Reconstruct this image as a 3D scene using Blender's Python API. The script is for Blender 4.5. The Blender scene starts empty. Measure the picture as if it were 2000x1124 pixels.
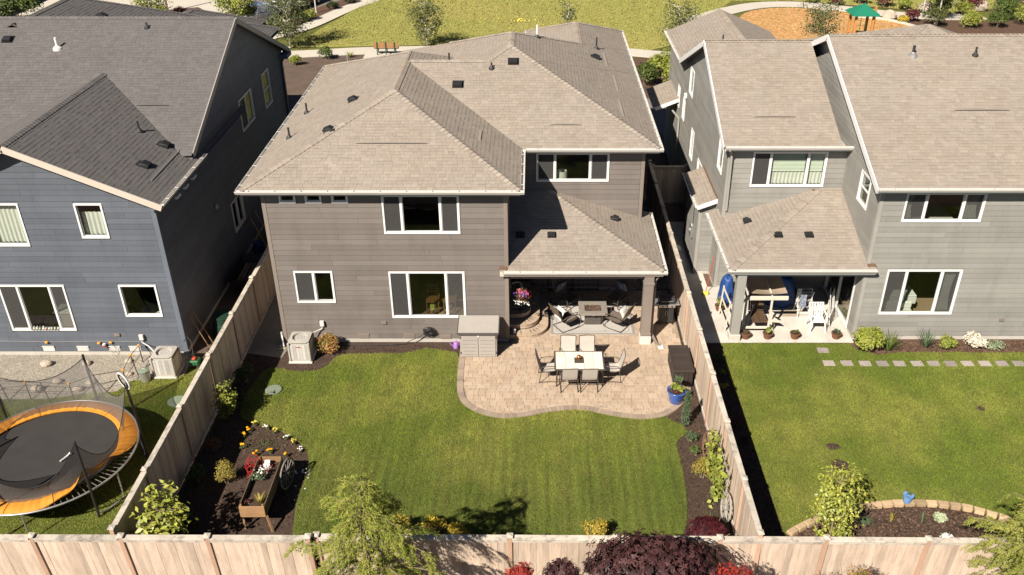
import bpy, math, random
import numpy as np
from mathutils import Vector, Matrix
random.seed(7); RNG = np.random.default_rng(7)
S = bpy.context.scene
COL = S.collection
R = math.radians

# ------------------------------------------------------------------ camera, sky, sun, exposure
cam = bpy.data.cameras.new('camera'); cam.sensor_width = 36; cam.lens = 1737/2000*36
cam.shift_x = -0.021; cam.clip_start = .1; cam.clip_end = 2000
camo = bpy.data.objects.new('camera', cam); COL.objects.link(camo)
camo.location = (0, 0, 17); camo.rotation_euler = (R(59.9), 0, 0); S.camera = camo
SD = Vector((.62, .94, -1.0)).normalized()                # direction the sunlight travels
SUN_EL = math.asin(-SD.z); SUN_AZ = math.atan2(-SD.x, -SD.y)
W = bpy.data.worlds.new('World'); S.world = W; W.use_nodes = True
wn = W.node_tree.nodes; bg = wn['Background']; bg.inputs[1].default_value = .05
sky = wn.new('ShaderNodeTexSky'); sky.sky_type = 'NISHITA'; sky.sun_disc = False
sky.sun_elevation = SUN_EL; sky.sun_rotation = SUN_AZ; sky.air_density = .4; sky.dust_density = .3
W.node_tree.links.new(sky.outputs[0], bg.inputs[0])
sun = bpy.data.lights.new('sun', 'SUN'); sun.energy = 5.0; sun.angle = R(.53); sun.color = (1, .93, .83)
suno = bpy.data.objects.new('sun', sun); COL.objects.link(suno)
suno.rotation_euler = SD.to_track_quat('-Z', 'Y').to_euler(); suno.location = (-20, -25, 40)
S.view_settings.view_transform = 'Standard'; S.view_settings.look = 'None'
S.view_settings.exposure = 0.58; S.view_settings.gamma = 1
S.render.engine = 'CYCLES'
S.cycles.max_bounces = 8; S.cycles.diffuse_bounces = 1; S.cycles.transparent_max_bounces = 16

# ------------------------------------------------------------------ materials
MATS = {}
def M(name, col, rough=.85, var=.12, scale=6., fine=.1, fscale=60., bump=0., bscale=120., tone=.25, metal=0.,
      spec=.25, nup=0., col2=None, mscale=1.5, mlo=.45, mhi=.6, stretch=None, emit=0, sheen=0, trans=0, coat=0, mdetail=3.):
    """procedural surface: colour x two noises x per-piece tone; optional second colour in noise patches; noise bump"""
    m = bpy.data.materials.new(name); m.use_nodes = True; nt = m.node_tree; N = nt.nodes; L = nt.links
    b = N['Principled BSDF']
    geo = N.new('ShaderNodeNewGeometry'); vec = geo.outputs['Position']
    if stretch:
        mp = N.new('ShaderNodeMapping'); mp.inputs['Scale'].default_value = stretch
        L.new(vec, mp.inputs[0]); vec2 = mp.outputs[0]
    else: vec2 = vec
    def noise(sc, v, det=3., rgh=.6):
        n = N.new('ShaderNodeTexNoise'); n.inputs['Scale'].default_value = sc; n.inputs['Detail'].default_value = det
        n.inputs['Roughness'].default_value = rgh; L.new(v, n.inputs['Vector']); return n.outputs[0]
    def rng(o, a, c, lo=.25, hi=.75):
        r = N.new('ShaderNodeMapRange'); r.inputs[1].default_value = lo; r.inputs[2].default_value = hi
        r.inputs[3].default_value = a; r.inputs[4].default_value = c; L.new(o, r.inputs[0]); return r.outputs[0]
    def mul(a, c):
        q = N.new('ShaderNodeMath'); q.operation = 'MULTIPLY'; L.new(a, q.inputs[0]); L.new(c, q.inputs[1]); return q.outputs[0]
    f = mul(rng(noise(scale, vec), 1-var, 1+var), rng(noise(fscale, vec2), 1-fine, 1+fine))
    at = N.new('ShaderNodeAttribute'); at.attribute_name = 'tone'
    ta = N.new('ShaderNodeMath'); ta.operation = 'MULTIPLY_ADD'; L.new(at.outputs['Fac'], ta.inputs[0])
    ta.inputs[1].default_value = tone; ta.inputs[2].default_value = 1
    f = mul(f, ta.outputs[0])
    if col2 is not None:
        mx = N.new('ShaderNodeMix'); mx.data_type = 'RGBA'
        mx.inputs[6].default_value = (*col, 1); mx.inputs[7].default_value = (*col2, 1)
        L.new(rng(noise(mscale, vec2, mdetail), 0, 1, mlo, mhi), mx.inputs[0]); csrc = mx.outputs[2]
    else:
        rgb = N.new('ShaderNodeRGB'); rgb.outputs[0].default_value = (*col, 1); csrc = rgb.outputs[0]
    sc = N.new('ShaderNodeVectorMath'); sc.operation = 'SCALE'; L.new(csrc, sc.inputs[0]); L.new(f, sc.inputs['Scale'])
    L.new(sc.outputs[0], b.inputs['Base Color'])
    b.inputs['Roughness'].default_value = rough; b.inputs['Metallic'].default_value = metal
    b.inputs['Specular IOR Level'].default_value = spec
    if coat: b.inputs['Coat Weight'].default_value = coat
    if sheen: b.inputs['Sheen Weight'].default_value = sheen
    if bump:
        bp = N.new('ShaderNodeBump'); bp.inputs['Strength'].default_value = 1; bp.inputs['Distance'].default_value = bump
        L.new(noise(bscale, vec2, 4., .65), bp.inputs['Height']); L.new(bp.outputs[0], b.inputs['Normal'])
    if nup:                                                # needles and blades too fine to shade one by one: lean their normals upward
        va = N.new('ShaderNodeVectorMath'); va.operation = 'SCALE'; va.inputs['Scale'].default_value = 1-nup; L.new(geo.outputs['Normal'], va.inputs[0])
        vb = N.new('ShaderNodeVectorMath'); vb.inputs[1].default_value = (-.2*nup, -.3*nup, nup); L.new(va.outputs[0], vb.inputs[0])
        vn = N.new('ShaderNodeVectorMath'); vn.operation = 'NORMALIZE'; L.new(vb.outputs[0], vn.inputs[0]); L.new(vn.outputs[0], b.inputs['Normal'])
    if trans:                                              # thin leaves let some light through
        tr = N.new('ShaderNodeBsdfTranslucent'); L.new(sc.outputs[0], tr.inputs[0])
        ms = N.new('ShaderNodeMixShader'); ms.inputs[0].default_value = trans
        L.new(b.outputs[0], ms.inputs[1]); L.new(tr.outputs[0], ms.inputs[2])
        L.new(ms.outputs[0], N['Material Output'].inputs[0])
    MATS[name] = m; return m

def glass_mat(name, tint, refl=1.0):
    m = bpy.data.materials.new(name); m.use_nodes = True; nt = m.node_tree; N = nt.nodes; L = nt.links
    N.remove(N['Principled BSDF'])
    t = N.new('ShaderNodeBsdfTransparent'); t.inputs[0].default_value = (*tint, 1)
    g = N.new('ShaderNodeBsdfGlossy'); g.inputs['Roughness'].default_value = .015
    fr = N.new('ShaderNodeLayerWeight'); pw = N.new('ShaderNodeMath'); pw.operation = 'POWER'; pw.inputs[1].default_value = 3.2; L.new(fr.outputs['Facing'], pw.inputs[0])
    k = N.new('ShaderNodeMath'); k.operation = 'MULTIPLY_ADD'; k.inputs[1].default_value = .6*refl; k.inputs[2].default_value = .09; L.new(pw.outputs[0], k.inputs[0])
    mx = N.new('ShaderNodeMixShader'); L.new(k.outputs[0], mx.inputs[0]); L.new(t.outputs[0], mx.inputs[1]); L.new(g.outputs[0], mx.inputs[2])
    L.new(mx.outputs[0], N['Material Output'].inputs[0]); MATS[name] = m; return m

def mesh_mat(name, col, open_frac, rough=.8):
    """woven net or insect screen: too fine to model thread by thread, so a share of it is open"""
    m = bpy.data.materials.new(name); m.use_nodes = True; nt = m.node_tree; N = nt.nodes; L = nt.links
    b = N['Principled BSDF']; b.inputs['Base Color'].default_value = (*col, 1); b.inputs['Roughness'].default_value = rough
    b.inputs['Specular IOR Level'].default_value = .1
    t = N.new('ShaderNodeBsdfTransparent'); mx = N.new('ShaderNodeMixShader')
    geo = N.new('ShaderNodeNewGeometry'); n = N.new('ShaderNodeTexNoise'); n.inputs['Scale'].default_value = 9
    L.new(geo.outputs['Position'], n.inputs['Vector'])
    r = N.new('ShaderNodeMapRange'); r.inputs[3].default_value = open_frac-.06; r.inputs[4].default_value = open_frac+.06
    L.new(n.outputs[0], r.inputs[0]); L.new(r.outputs[0], mx.inputs[0])
    L.new(b.outputs[0], mx.inputs[1]); L.new(t.outputs[0], mx.inputs[2])
    L.new(mx.outputs[0], N['Material Output'].inputs[0]); MATS[name] = m; return m

def lawn_mat(name, a, c, d, stripes=False, blade=True, patch=.35):
    """living grass: green a, yellower c, bleached or deep d in drifting patches; mower lines along y"""
    m = bpy.data.materials.new(name); m.use_nodes = True; nt = m.node_tree; N = nt.nodes; L = nt.links
    b = N['Principled BSDF']; b.inputs['Roughness'].default_value = .75; b.inputs['Specular IOR Level'].default_value = .2
    geo = N.new('ShaderNodeNewGeometry'); pos = geo.outputs['Position']
    def noise(sc, st=None, det=4.):
        v = pos
        if st:
            mp = N.new('ShaderNodeMapping'); mp.inputs['Scale'].default_value = st; L.new(pos, mp.inputs[0]); v = mp.outputs[0]
        n = N.new('ShaderNodeTexNoise'); n.inputs['Scale'].default_value = sc; n.inputs['Detail'].default_value = det
        L.new(v, n.inputs['Vector']); return n.outputs[0]
    def rng(o, x, y, lo, hi):
        r = N.new('ShaderNodeMapRange'); r.inputs[1].default_value = lo; r.inputs[2].default_value = hi
        r.inputs[3].default_value = x; r.inputs[4].default_value = y; L.new(o, r.inputs[0]); return r.outputs[0]
    m1 = N.new('ShaderNodeMix'); m1.data_type = 'RGBA'; m1.inputs[6].default_value = (*a, 1); m1.inputs[7].default_value = (*c, 1)
    L.new(rng(noise(patch), 0, 1, .40, .62), m1.inputs[0])
    m2 = N.new('ShaderNodeMix'); m2.data_type = 'RGBA'; m2.inputs[7].default_value = (*d, 1)
    L.new(m1.outputs[2], m2.inputs[6]); L.new(rng(noise(1.7), 0, .6, .5, .8), m2.inputs[0])
    f = rng(noise(14., None, 5.), .8, 1.2, .25, .75)
    if stripes:
        q = N.new('ShaderNodeMath'); q.operation = 'MULTIPLY'
        L.new(f, q.inputs[0]); sx = N.new('ShaderNodeSeparateXYZ'); L.new(pos, sx.inputs[0])
        wob = noise(1.2, None, 2.); ph = N.new('ShaderNodeMath'); ph.operation = 'MULTIPLY_ADD'; ph.inputs[1].default_value = .3; L.new(wob, ph.inputs[0]); L.new(sx.outputs[0], ph.inputs[2])
        fr = N.new('ShaderNodeMath'); fr.operation = 'MULTIPLY'; fr.inputs[1].default_value = 21.; L.new(ph.outputs[0], fr.inputs[0]); sn = N.new('ShaderNodeMath'); sn.operation = 'SINE'; L.new(fr.outputs[0], sn.inputs[0])
        wy = N.new('ShaderNodeMath'); wy.operation = 'MULTIPLY_ADD'; wy.inputs[1].default_value = 5.; L.new(noise(.5, None, 3.), wy.inputs[0]); L.new(sx.outputs[1], wy.inputs[2])
        far = rng(wy.outputs[0], 0, 1, 20.6, 23.4)              # the part nearest the rear fence is mown in lines and lusher, the rest paler
        s2 = N.new('ShaderNodeMath'); s2.operation = 'MULTIPLY_ADD'; s2.inputs[1].default_value = .38; L.new(sn.outputs[0], s2.inputs[0]); L.new(rng(noise(1., (8., .3, 1), 3.), -.9, .9, .28, .72), s2.inputs[2])
        am = N.new('ShaderNodeMath'); am.operation = 'MULTIPLY'; L.new(s2.outputs[0], am.inputs[0]); L.new(rng(far, .42, .12, 0, 1), am.inputs[1])
        ad = N.new('ShaderNodeMath'); ad.operation = 'ADD'; ad.inputs[1].default_value = 1.; L.new(am.outputs[0], ad.inputs[0]); L.new(ad.outputs[0], q.inputs[1]); f = q.outputs[0]
        m3 = N.new('ShaderNodeMix'); m3.data_type = 'RGBA'; m3.inputs[7].default_value = (d[0]*.86, d[1]*.92, d[2], 1); L.new(m2.outputs[2], m3.inputs[6]); L.new(rng(far, .72, 0, 0, 1), m3.inputs[0]); m2 = m3
    at = N.new('ShaderNodeAttribute'); at.attribute_name = 'tone'
    ta = N.new('ShaderNodeMath'); ta.operation = 'MULTIPLY_ADD'; ta.inputs[1].default_value = .35; ta.inputs[2].default_value = 1
    L.new(at.outputs['Fac'], ta.inputs[0]); q = N.new('ShaderNodeMath'); q.operation = 'MULTIPLY'
    L.new(f, q.inputs[0]); L.new(ta.outputs[0], q.inputs[1])
    sc = N.new('ShaderNodeVectorMath'); sc.operation = 'SCALE'; L.new(m2.outputs[2], sc.inputs[0]); L.new(q.outputs[0], sc.inputs['Scale'])
    L.new(sc.outputs[0], b.inputs['Base Color'])
    if blade:
        va = N.new('ShaderNodeVectorMath'); va.operation = 'SCALE'; va.inputs['Scale'].default_value = .4; L.new(geo.outputs['Normal'], va.inputs[0])
        vb = N.new('ShaderNodeVectorMath'); vb.inputs[1].default_value = (-.08, -.12, .7); L.new(va.outputs[0], vb.inputs[0])
        vn = N.new('ShaderNodeVectorMath'); vn.operation = 'NORMALIZE'; L.new(vb.outputs[0], vn.inputs[0]); L.new(vn.outputs[0], b.inputs['Normal'])
        tr = N.new('ShaderNodeBsdfTranslucent'); L.new(sc.outputs[0], tr.inputs[0]); ms = N.new('ShaderNodeMixShader')
        ms.inputs[0].default_value = .25; L.new(b.outputs[0], ms.inputs[1]); L.new(tr.outputs[0], ms.inputs[2])
        L.new(ms.outputs[0], N['Material Output'].inputs[0])
    else:
        bp = N.new('ShaderNodeBump'); bp.inputs['Distance'].default_value = .05; L.new(noise(22., None, 6.), bp.inputs['Height'])
        L.new(bp.outputs[0], b.inputs['Normal'])
    MATS[name] = m; return m

def siding(name, col): return M(name, col, .7, .08, .9, .06, 40, .0006, 90, .2, spec=.35, stretch=(1, 1, .22), col2=tuple(c*.87 for c in col), mscale=2.2, mlo=.48, mhi=.8)
siding('siding_taupe', (.192, .165, .144)); siding('siding_blue', (.116, .128, .150)); siding('siding_grey', (.29, .277, .247))
siding('trim_taupe', (.25, .205, .17)); siding('trim_grey', (.36, .34, .30)); siding('trim_blue', (.15, .17, .20))
M('shingle_tan', (.335, .285, .235), .95, .05, .9, .16, 90, .002, 260, .10, spec=.15, col2=(.332, .278, .226), mscale=.7)
M('shingle_grey', (.150, .138, .132), .95, .05, .9, .16, 90, .002, 260, .10, spec=.15, col2=(.145, .133, .127), mscale=.7)
M('gutter_white', (.72, .68, .62), .45, .06, 2, .03, 40, spec=.5)
M('gutter_dark', (.08, .08, .085), .5, .1, 2)
M('fascia_cream', (.62, .53, .44), .55, .05, 2, .04, 40, spec=.4)
M('vinyl_white', (.80, .79, .75), .4, .03, 3, .02, 30, spec=.5)
M('white_paint', (.78, .77, .74), .5, .05, 3, .04, 40, spec=.4)
M('concrete', (.66, .61, .53), .9, .12, .8, .08, 30, .001, 60, .1, col2=(.58, .53, .46), mscale=.9)
M('concrete_far', (.60, .54, .45), .9, .08, .5, .06, 10, tone=.1)
M('foundation', (.52, .48, .42), .9, .1, 1, .1, 30, .002, 60)
M('interior', (.42, .40, .36), .9, .05, 1, .02, 20); M('wood_floor', (.30, .21, .13), .5, .12, 2, .1, 12, stretch=(8, 1, 1))
glass_mat('glass', (.86, .90, .86)); mesh_mat('insect_screen', (.095, .09, .085), .36)
mesh_mat('trampoline_net', (.16, .15, .14), .46)
M('curtain', (.84, .83, .74), .9, .05, 2, .03, 30, trans=.2); M('blind', (.66, .70, .58), .7, .04, 2, .03, 30)
M('black_plastic', (.022, .022, .023), .5, .15, 4, .1, 40, spec=.4)
M('dark_metal', (.035, .033, .032), .45, .1, 6, spec=.5); M('steel', (.50, .49, .47), .35, .1, 4, .08, 60, metal=.7)
M('flashing_brown', (.20, .115, .075), .6, .08, 3)
M('fence_cedar', (.66, .515, .395), .9, .10, .8, .13, 26, .0012, 60, .15, stretch=(6, 6, .7), col2=(.565, .44, .335), mscale=2., spec=.12)
M('fence_cap', (.58, .51, .42), .9, .16, 2., .14, 30, .002, 60, .2, col2=(.34, .30, .255), mscale=5, mlo=.5, mhi=.68, spec=.12)
M('fence_post', (.52, .34, .235), .9, .10, 2, .12, 30, .001, 60, .2, stretch=(6, 6, .8), spec=.12)
M('paver', (.485, .375, .275), .9, .09, 3, .12, 70, .0015, 160, .11, spec=.15, col2=(.465, .345, .245), mscale=2.2)
M('paver_border', (.34, .262, .20), .9, .08, 3, .12, 70, .0015, 160, .15, spec=.15)
M('paver_joint', (.34, .275, .20), .95, .15, 8, .15, 90)
M('retaining_block', (.50, .36, .215), .9, .12, 5, .16, 60, .004, 70, .3)
M('mulch', (.070, .046, .033), .95, .25, 5, .5, 90, .02, 60, .8, col2=(.105, .068, .048), mscale=28, mlo=.45, mhi=.7)
M('mulch_red', (.115, .066, .044), .95, .25, 5, .5, 90, .02, 60, .8, col2=(.16, .10, .065), mscale=28, mlo=.45, mhi=.7)
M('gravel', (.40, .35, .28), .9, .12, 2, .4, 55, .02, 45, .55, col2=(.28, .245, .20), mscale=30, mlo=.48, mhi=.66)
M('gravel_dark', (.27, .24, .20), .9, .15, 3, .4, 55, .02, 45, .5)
M('soil', (.14, .10, .075), .95, .2, 1, .25, 20, .02, 30, .5)
M('wood_chip', (.52, .285, .105), .95, .12, .8, .22, 14, .03, 20, .3, col2=(.58, .34, .15), mscale=3)
M('asphalt', (.215, .180, .150), .95, .07, .4, .06, 8, tone=.1); M('asphalt_near', (.13, .125, .12), .95, .1, 1, .15, 60, .002, 120)
M('boulder', (.48, .40, .31), .9, .18, 4, .15, 40, .01, 30); M('stone_slab', (.34, .295, .26), .9, .12, 4, .12, 50, .002, 80, .3)
lawn_mat('lawn_near', (.215, .280, .036), (.365, .375, .070), (.125, .188, .024), True)
lawn_mat('lawn_right', (.172, .240, .028), (.310, .335, .058), (.100, .160, .020))
lawn_mat('lawn_soil', (.125, .135, .030), (.175, .170, .045), (.095, .110, .026), False, False)
lawn_mat('park_grass', (.330, .325, .085), (.390, .350, .105), (.290, .310, .075), False, False, .09)
lawn_mat('park_blade', (.340, .335, .088), (.400, .355, .108), (.30, .32, .078), False, True, .09)
def leafm(name, col, col2, trans=.3, rough=.55, tone=.45, spec=.35, mscale=2.5, nup=.45):
    return M(name, col, rough, .15, 3, .12, 30, tone=tone, spec=spec, col2=col2, mscale=mscale, mlo=.4, mhi=.62, trans=trans, nup=nup)
leafm('leaf_green', (.075, .115, .022), (.12, .15, .03)); leafm('leaf_dark', (.040, .062, .018), (.06, .08, .022))
leafm('leaf_lime', (.31, .33, .05), (.23, .27, .04)); leafm('leaf_gold', (.40, .31, .055), (.30, .25, .05))
leafm('leaf_yellow', (.56, .42, .045), (.44, .33, .05)); leafm('leaf_vine', (.23, .27, .04), (.32, .33, .06))
leafm('leaf_conifer', (.26, .30, .045), (.37, .37, .07), .3, .7, nup=.35); leafm('leaf_conifer_right', (.25, .275, .05), (.35, .35, .075), .3, .7, nup=.3)
leafm('leaf_maple', (.062, .024, .025), (.088, .038, .036), .22, .5, .6); leafm('leaf_maple_red', (.090, .014, .018), (.06, .012, .016), .25)
leafm('leaf_scarlet', (.42, .045, .028), (.30, .035, .03), .25); leafm('leaf_rust', (.30, .12, .045), (.20, .10, .04), .25)
leafm('leaf_orange', (.42, .20, .06), (.26, .22, .05), .25); leafm('leaf_birch', (.085, .105, .028), (.14, .15, .045))
leafm('leaf_pear', (.42, .42, .07), (.32, .36, .055), .3, .4, spec=.5); leafm('leaf_burgundy', (.15, .035, .035), (.10, .03, .03), .2); leafm('leaf_silver', (.30, .33, .20), (.22, .27, .15), .2)
leafm('leaf_bluegreen', (.075, .12, .055), (.11, .15, .07), .2); leafm('leaf_pale', (.42, .47, .30), (.36, .42, .24), .2)
M('bark', (.20, .145, .10), .95, .2, 6, .25, 40, .008, 40); M('bark_white', (.62, .57, .48), .85, .15, 6, .15, 30, col2=(.15, .12, .10), mscale=7, mlo=.62, mhi=.68)
M('twig', (.26, .20, .13), .9, .15, 8); M('flower_orange', (.82, .36, .01), .6, .08, 9, tone=.3); M('flower_yellow', (.80, .62, .10), .6, .08, 9, tone=.3)
M('flower_white', (.82, .81, .74), .6, .05, 9, tone=.2); M('flower_cream', (.74, .66, .50), .6, .08, 9, tone=.3)
M('flower_pink', (.62, .07, .22), .6, .1, 9, tone=.4); M('flower_red', (.72, .10, .03), .6, .1, 9); M('flower_violet', (.18, .09, .48), .6, .1, 9)
M('frame_bronze', (.085, .066, .052), .45, .08, 6, spec=.45); M('sling_tan', (.50, .45, .39), .8, .06, 9, .08, 200)
M('sling_brown', (.17, .135, .105), .85, .08, 9, .12, 200); M('tile_cream', (.78, .72, .62), .35, .05, 5, .04, 30, tone=.08, spec=.5)
M('cushion_white', (.70, .67, .60), .9, .04, 5, .05, 60, col2=(.56, .54, .48), mscale=24, mlo=.58, mhi=.64)
M('pillow_blue', (.14, .17, .24), .9, .05, 5, .05, 60, col2=(.48, .50, .52), mscale=22, mlo=.5, mhi=.6)
M('copper', (.62, .24, .09), .28, .08, 12, .05, 60, metal=.85); M('rug', (.52, .48, .43), .95, .05, 3, .12, 120, .002, 200, col2=(.45, .415, .37), mscale=18, stretch=(1, 9, 1))
M('rug_edge', (.30, .28, .25), .95, .05, 3, .1, 120); M('stone_top', (.27, .235, .195), .7, .08, 5, .1, 60); M('firebox', (.10, .085, .075), .8, .1, 5)
M('ember_glass', (.12, .075, .055), .2, .3, 40, .4, 90, tone=1.2, spec=.7); M('resin_grey', (.40, .36, .32), .65, .05, 4, .04, 60, tone=.1)
M('resin_trim', (.10, .09, .085), .6, .05, 4); M('resin_brown', (.052, .039, .033), .6, .08, 5, .08, 50, tone=.2)
M('glaze_blue', (.030, .105, .40), .18, .25, 5, .1, 30, spec=.6, coat=.5); M('pot_blue', (.17, .33, .62), .5, .1, 5)
M('terracotta', (.20, .085, .045), .85, .15, 6, .12, 30); M('lilac_plastic', (.42, .20, .58), .45, .05, 5)
M('ac_beige', (.46, .42, .365), .5, .05, 3, .04, 40, spec=.45); M('ac_coil', (.50, .48, .44), .5, .06, 3, .15, 70, stretch=(1, 1, 14), col2=(.55, .51, .44), mscale=5)
M('fan_black', (.030, .029, .028), .45, .1, 5, spec=.4); M('badge_red', (.42, .05, .03), .5); M('lid_green', (.205, .245, .175), .7, .1, 6, .1, 40)
M('wagon_wood', (.30, .175, .085), .8, .14, 3, .16, 30, .001, 60, .3, stretch=(1, 1, 7)); M('wagon_dark', (.135, .095, .062), .85, .16, 3, .16, 30, .001, 60, .3)
M('wheel_grey', (.20, .18, .155), .85, .15, 6, .15, 40); M('wheel_brown', (.20, .115, .075), .85, .15, 6); M('wheel_white', (.40, .36, .30), .8, .1, 6)
M('wire_red', (.45, .03, .025), .5); M('hose_black', (.022, .022, .021), .5, .1, 9)
M('pad_orange', (.72, .285, .035), .55, .08, 3, .06, 30, spec=.4, tone=.25); M('mat_black', (.050, .046, .043), .7, .12, 2, .12, 160)
M('galvanised', (.47, .45, .43), .4, .1, 6, metal=.6); M('pipe_black', (.030, .026, .025), .6, .12, 8); M('orange_cap', (.80, .36, .04), .5)
M('tarp_blue', (.022, .07, .24), .5, .15, 5, .12, 40, spec=.4); M('swing_tan', (.46, .355, .255), .85, .06, 3, .05, 60, trans=.15)
M('swing_frame', (.70, .62, .50), .5, .05, 5); M('slat_brown', (.115, .068, .038), .7, .1, 5, .1, 40); M('plastic_white', (.80, .78, .73), .4, .03, 5, spec=.5)
M('lattice_white', (.75, .72, .65), .5, .05, 5); M('mat_tan', (.42, .34, .25), .95, .1, 9, .2, 60); M('red_tool', (.55, .06, .03), .5); M('green_tool', (.03, .13, .05), .5)
M('lime_plastic', (.25, .42, .02), .45); M('navy_plastic', (.02, .04, .12), .5); M('compost_green', (.018, .045, .030), .5, .1, 6)
M('bench_wood', (.40, .20, .09), .6, .12, 6, .12, 20, tone=.2); M('bench_green', (.015, .085, .045), .5); M('play_roof', (.020, .21, .125), .4, .06, 3, tone=.15, spec=.5)
M('play_wood', (.52, .235, .07), .7, .1, 5, .1, 30, tone=.2); M('car_white', (.70, .71, .72), .25, .02, 2, spec=.6, coat=.6); M('car_blue', (.035, .045, .065), .22, .02, 2, spec=.6, coat=.8)
M('car_glass', (.012, .014, .018), .08, .02, 2, spec=.8); M('rubber', (.020, .020, .020), .8); M('post_wood', (.28, .19, .12), .85, .12, 5)
M('lamp_shade', (.62, .60, .52), .8, trans=.3); M('chair_wood', (.22, .10, .035), .55); M('granite', (.44, .41, .36), .4)
M('lettering_white', (.80, .80, .78), .6)

# ------------------------------------------------------------------ scene helpers
ORI = {}                                                   # world origin of each object, children are built relative to it
def link(o, parent=None):
    COL.objects.link(o)
    if parent is not None: o.parent = parent
def tag(o, label=None, cat=None, group=None, kind=None):
    if label: o['label'] = label
    if cat: o['category'] = cat
    if group: o['group'] = group
    if kind: o['kind'] = kind
    return o
def thing(name, label, cat, loc=(0, 0, 0), group=None):
    o = bpy.data.objects.new(name, None); o.empty_display_size = .2; o.location = loc
    link(o); ORI[o.name] = Vector(loc); return tag(o, label, cat, group)
def rot2(x, y, a): c, s = math.cos(a), math.sin(a); return x*c-y*s, x*s+y*c

class MB:
    def __init__(s): s.v = []; s.f = []; s.t = []
    def add(s, vs, fs, tone=0.):
        n = len(s.v); s.v += [tuple(p) for p in vs]; s.f += [tuple(i+n for i in q) for q in fs]; s.t += [tone]*len(fs); return s
    def box(s, x0, x1, y0, y1, z0, z1, tone=0.):
        return s.add([(x0,y0,z0),(x1,y0,z0),(x1,y1,z0),(x0,y1,z0),(x0,y0,z1),(x1,y0,z1),(x1,y1,z1),(x0,y1,z1)],
                     [(3,2,1,0),(4,5,6,7),(0,1,5,4),(1,2,6,5),(2,3,7,6),(3,0,4,7)], tone)
    def cbox(s, x0, x1, y0, y1, z0, z1, b=.01, tone=0., M_=None):
        xs, ys, zs = (x0, x1), (y0, y1), (z0, z1); V = {}; vs = []
        for i in (0, 1):
            for j in (0, 1):
                for k in (0, 1):
                    p = (xs[i], ys[j], zs[k]); d = (1-2*i, 1-2*j, 1-2*k)
                    for a in range(3):
                        q = [p[c]+(0 if c == a else d[c]*b) for c in range(3)]
                        V[i, j, k, a] = len(vs); vs.append(q)
        fs = []
        for a in range(3):
            u, w = [(1, 2), (2, 0), (0, 1)][a]
            for e in (0, 1):
                ring = []
                for (p, q) in ((0,0),(1,0),(1,1),(0,1)):
                    idx = [0]*3; idx[a] = e; idx[u] = p; idx[w] = q; ring.append(V[(*idx, a)])
                fs.append(tuple(ring if e else ring[::-1]))
        for a in range(3):                                 # edges along axis a
            u, w = [(1, 2), (2, 0), (0, 1)][a]
            for p in (0, 1):
                for q in (0, 1):
                    i0 = [0]*3; i0[u] = p; i0[w] = q; i1 = list(i0); i1[a] = 1
                    r = [V[(*i0, u)], V[(*i1, u)], V[(*i1, w)], V[(*i0, w)]]
                    fs.append(tuple(r if (p ^ q) else r[::-1]))
        for i in (0, 1):
            for j in (0, 1):
                for k in (0, 1):
                    r = [V[i,j,k,0], V[i,j,k,1], V[i,j,k,2]]; fs.append(tuple(r if (i+j+k) % 2 else r[::-1]))
        if M_ is not None: vs = [M_ @ Vector(p) for p in vs]
        return s.add(vs, fs, tone)
    def beam(s, p0, p1, w, h, up=(0, 0, 1), tone=0., b=0.):
        p0, p1 = Vector(p0), Vector(p1); d = (p1-p0); l = d.length; d.normalize(); up = Vector(up)
        if abs(d.dot(up)) > .98: up = Vector((0, 1, 0))
        x = d.cross(up).normalized(); z = x.cross(d)
        m = Matrix((x, d, z)).transposed().to_4x4(); m.translation = p0
        if b: return s.cbox(-w/2, w/2, 0, l, -h/2, h/2, b, tone, m)
        n = len(s.v); s.box(-w/2, w/2, 0, l, -h/2, h/2, tone); s.v[n:] = [tuple(m @ Vector(p)) for p in s.v[n:]]; return s
    def tube(s, pts, r, n=6, closed=False, tone=0., caps=True):
        pts = [Vector(p) for p in pts]; k = len(pts); rs = r if isinstance(r, (list, tuple)) else [r]*k
        ref = None; base = len(s.v); vs = []
        for i, p in enumerate(pts):
            a = pts[(i-1) % k] if (closed or i) else p; c = pts[(i+1) % k] if (closed or i < k-1) else p
            d = (c-a).normalized()
            if ref is None: ref = d.orthogonal().normalized()
            else:
                ref = (ref-d*ref.dot(d))
                ref = ref.normalized() if ref.length > 1e-5 else d.orthogonal().normalized()
            q = d.cross(ref)
            for j in range(n):
                a_ = 2*math.pi*j/n; vs.append(p+(ref*math.cos(a_)+q*math.sin(a_))*rs[i])
        fs = []
        for i in range(k if closed else k-1):
            for j in range(n):
                a = i*n+j; b_ = i*n+(j+1) % n; c = ((i+1) % k)*n+(j+1) % n; d = ((i+1) % k)*n+j; fs.append((a, b_, c, d))
        if caps and not closed: fs += [tuple(range(n))[::-1], tuple(range((k-1)*n, k*n))]
        return s.add(vs, fs, tone)
    def lathe(s, prof, c=(0, 0, 0), n=20, tone=0., cap=True):
        vs = []; fs = []
        for r, z in prof:
            for j in range(n):
                a = 2*math.pi*j/n; vs.append((c[0]+r*math.cos(a), c[1]+r*math.sin(a), c[2]+z))
        for i in range(len(prof)-1):
            for j in range(n): fs.append((i*n+j, i*n+(j+1) % n, (i+1)*n+(j+1) % n, (i+1)*n+j))
        if cap:
            fs.append(tuple(range(n))[::-1]); fs.append(tuple(range((len(prof)-1)*n, len(prof)*n)))
        return s.add(vs, fs, tone)
    def prism(s, poly, z0, z1, tone=0.):
        n = len(poly); vs = [(x, y, z0) for x, y in poly]+[(x, y, z1) for x, y in poly]
        return s.add(vs, [tuple(range(n))[::-1], tuple(range(n, 2*n))]+[(i, (i+1) % n, n+(i+1) % n, n+i) for i in range(n)], tone)
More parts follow.
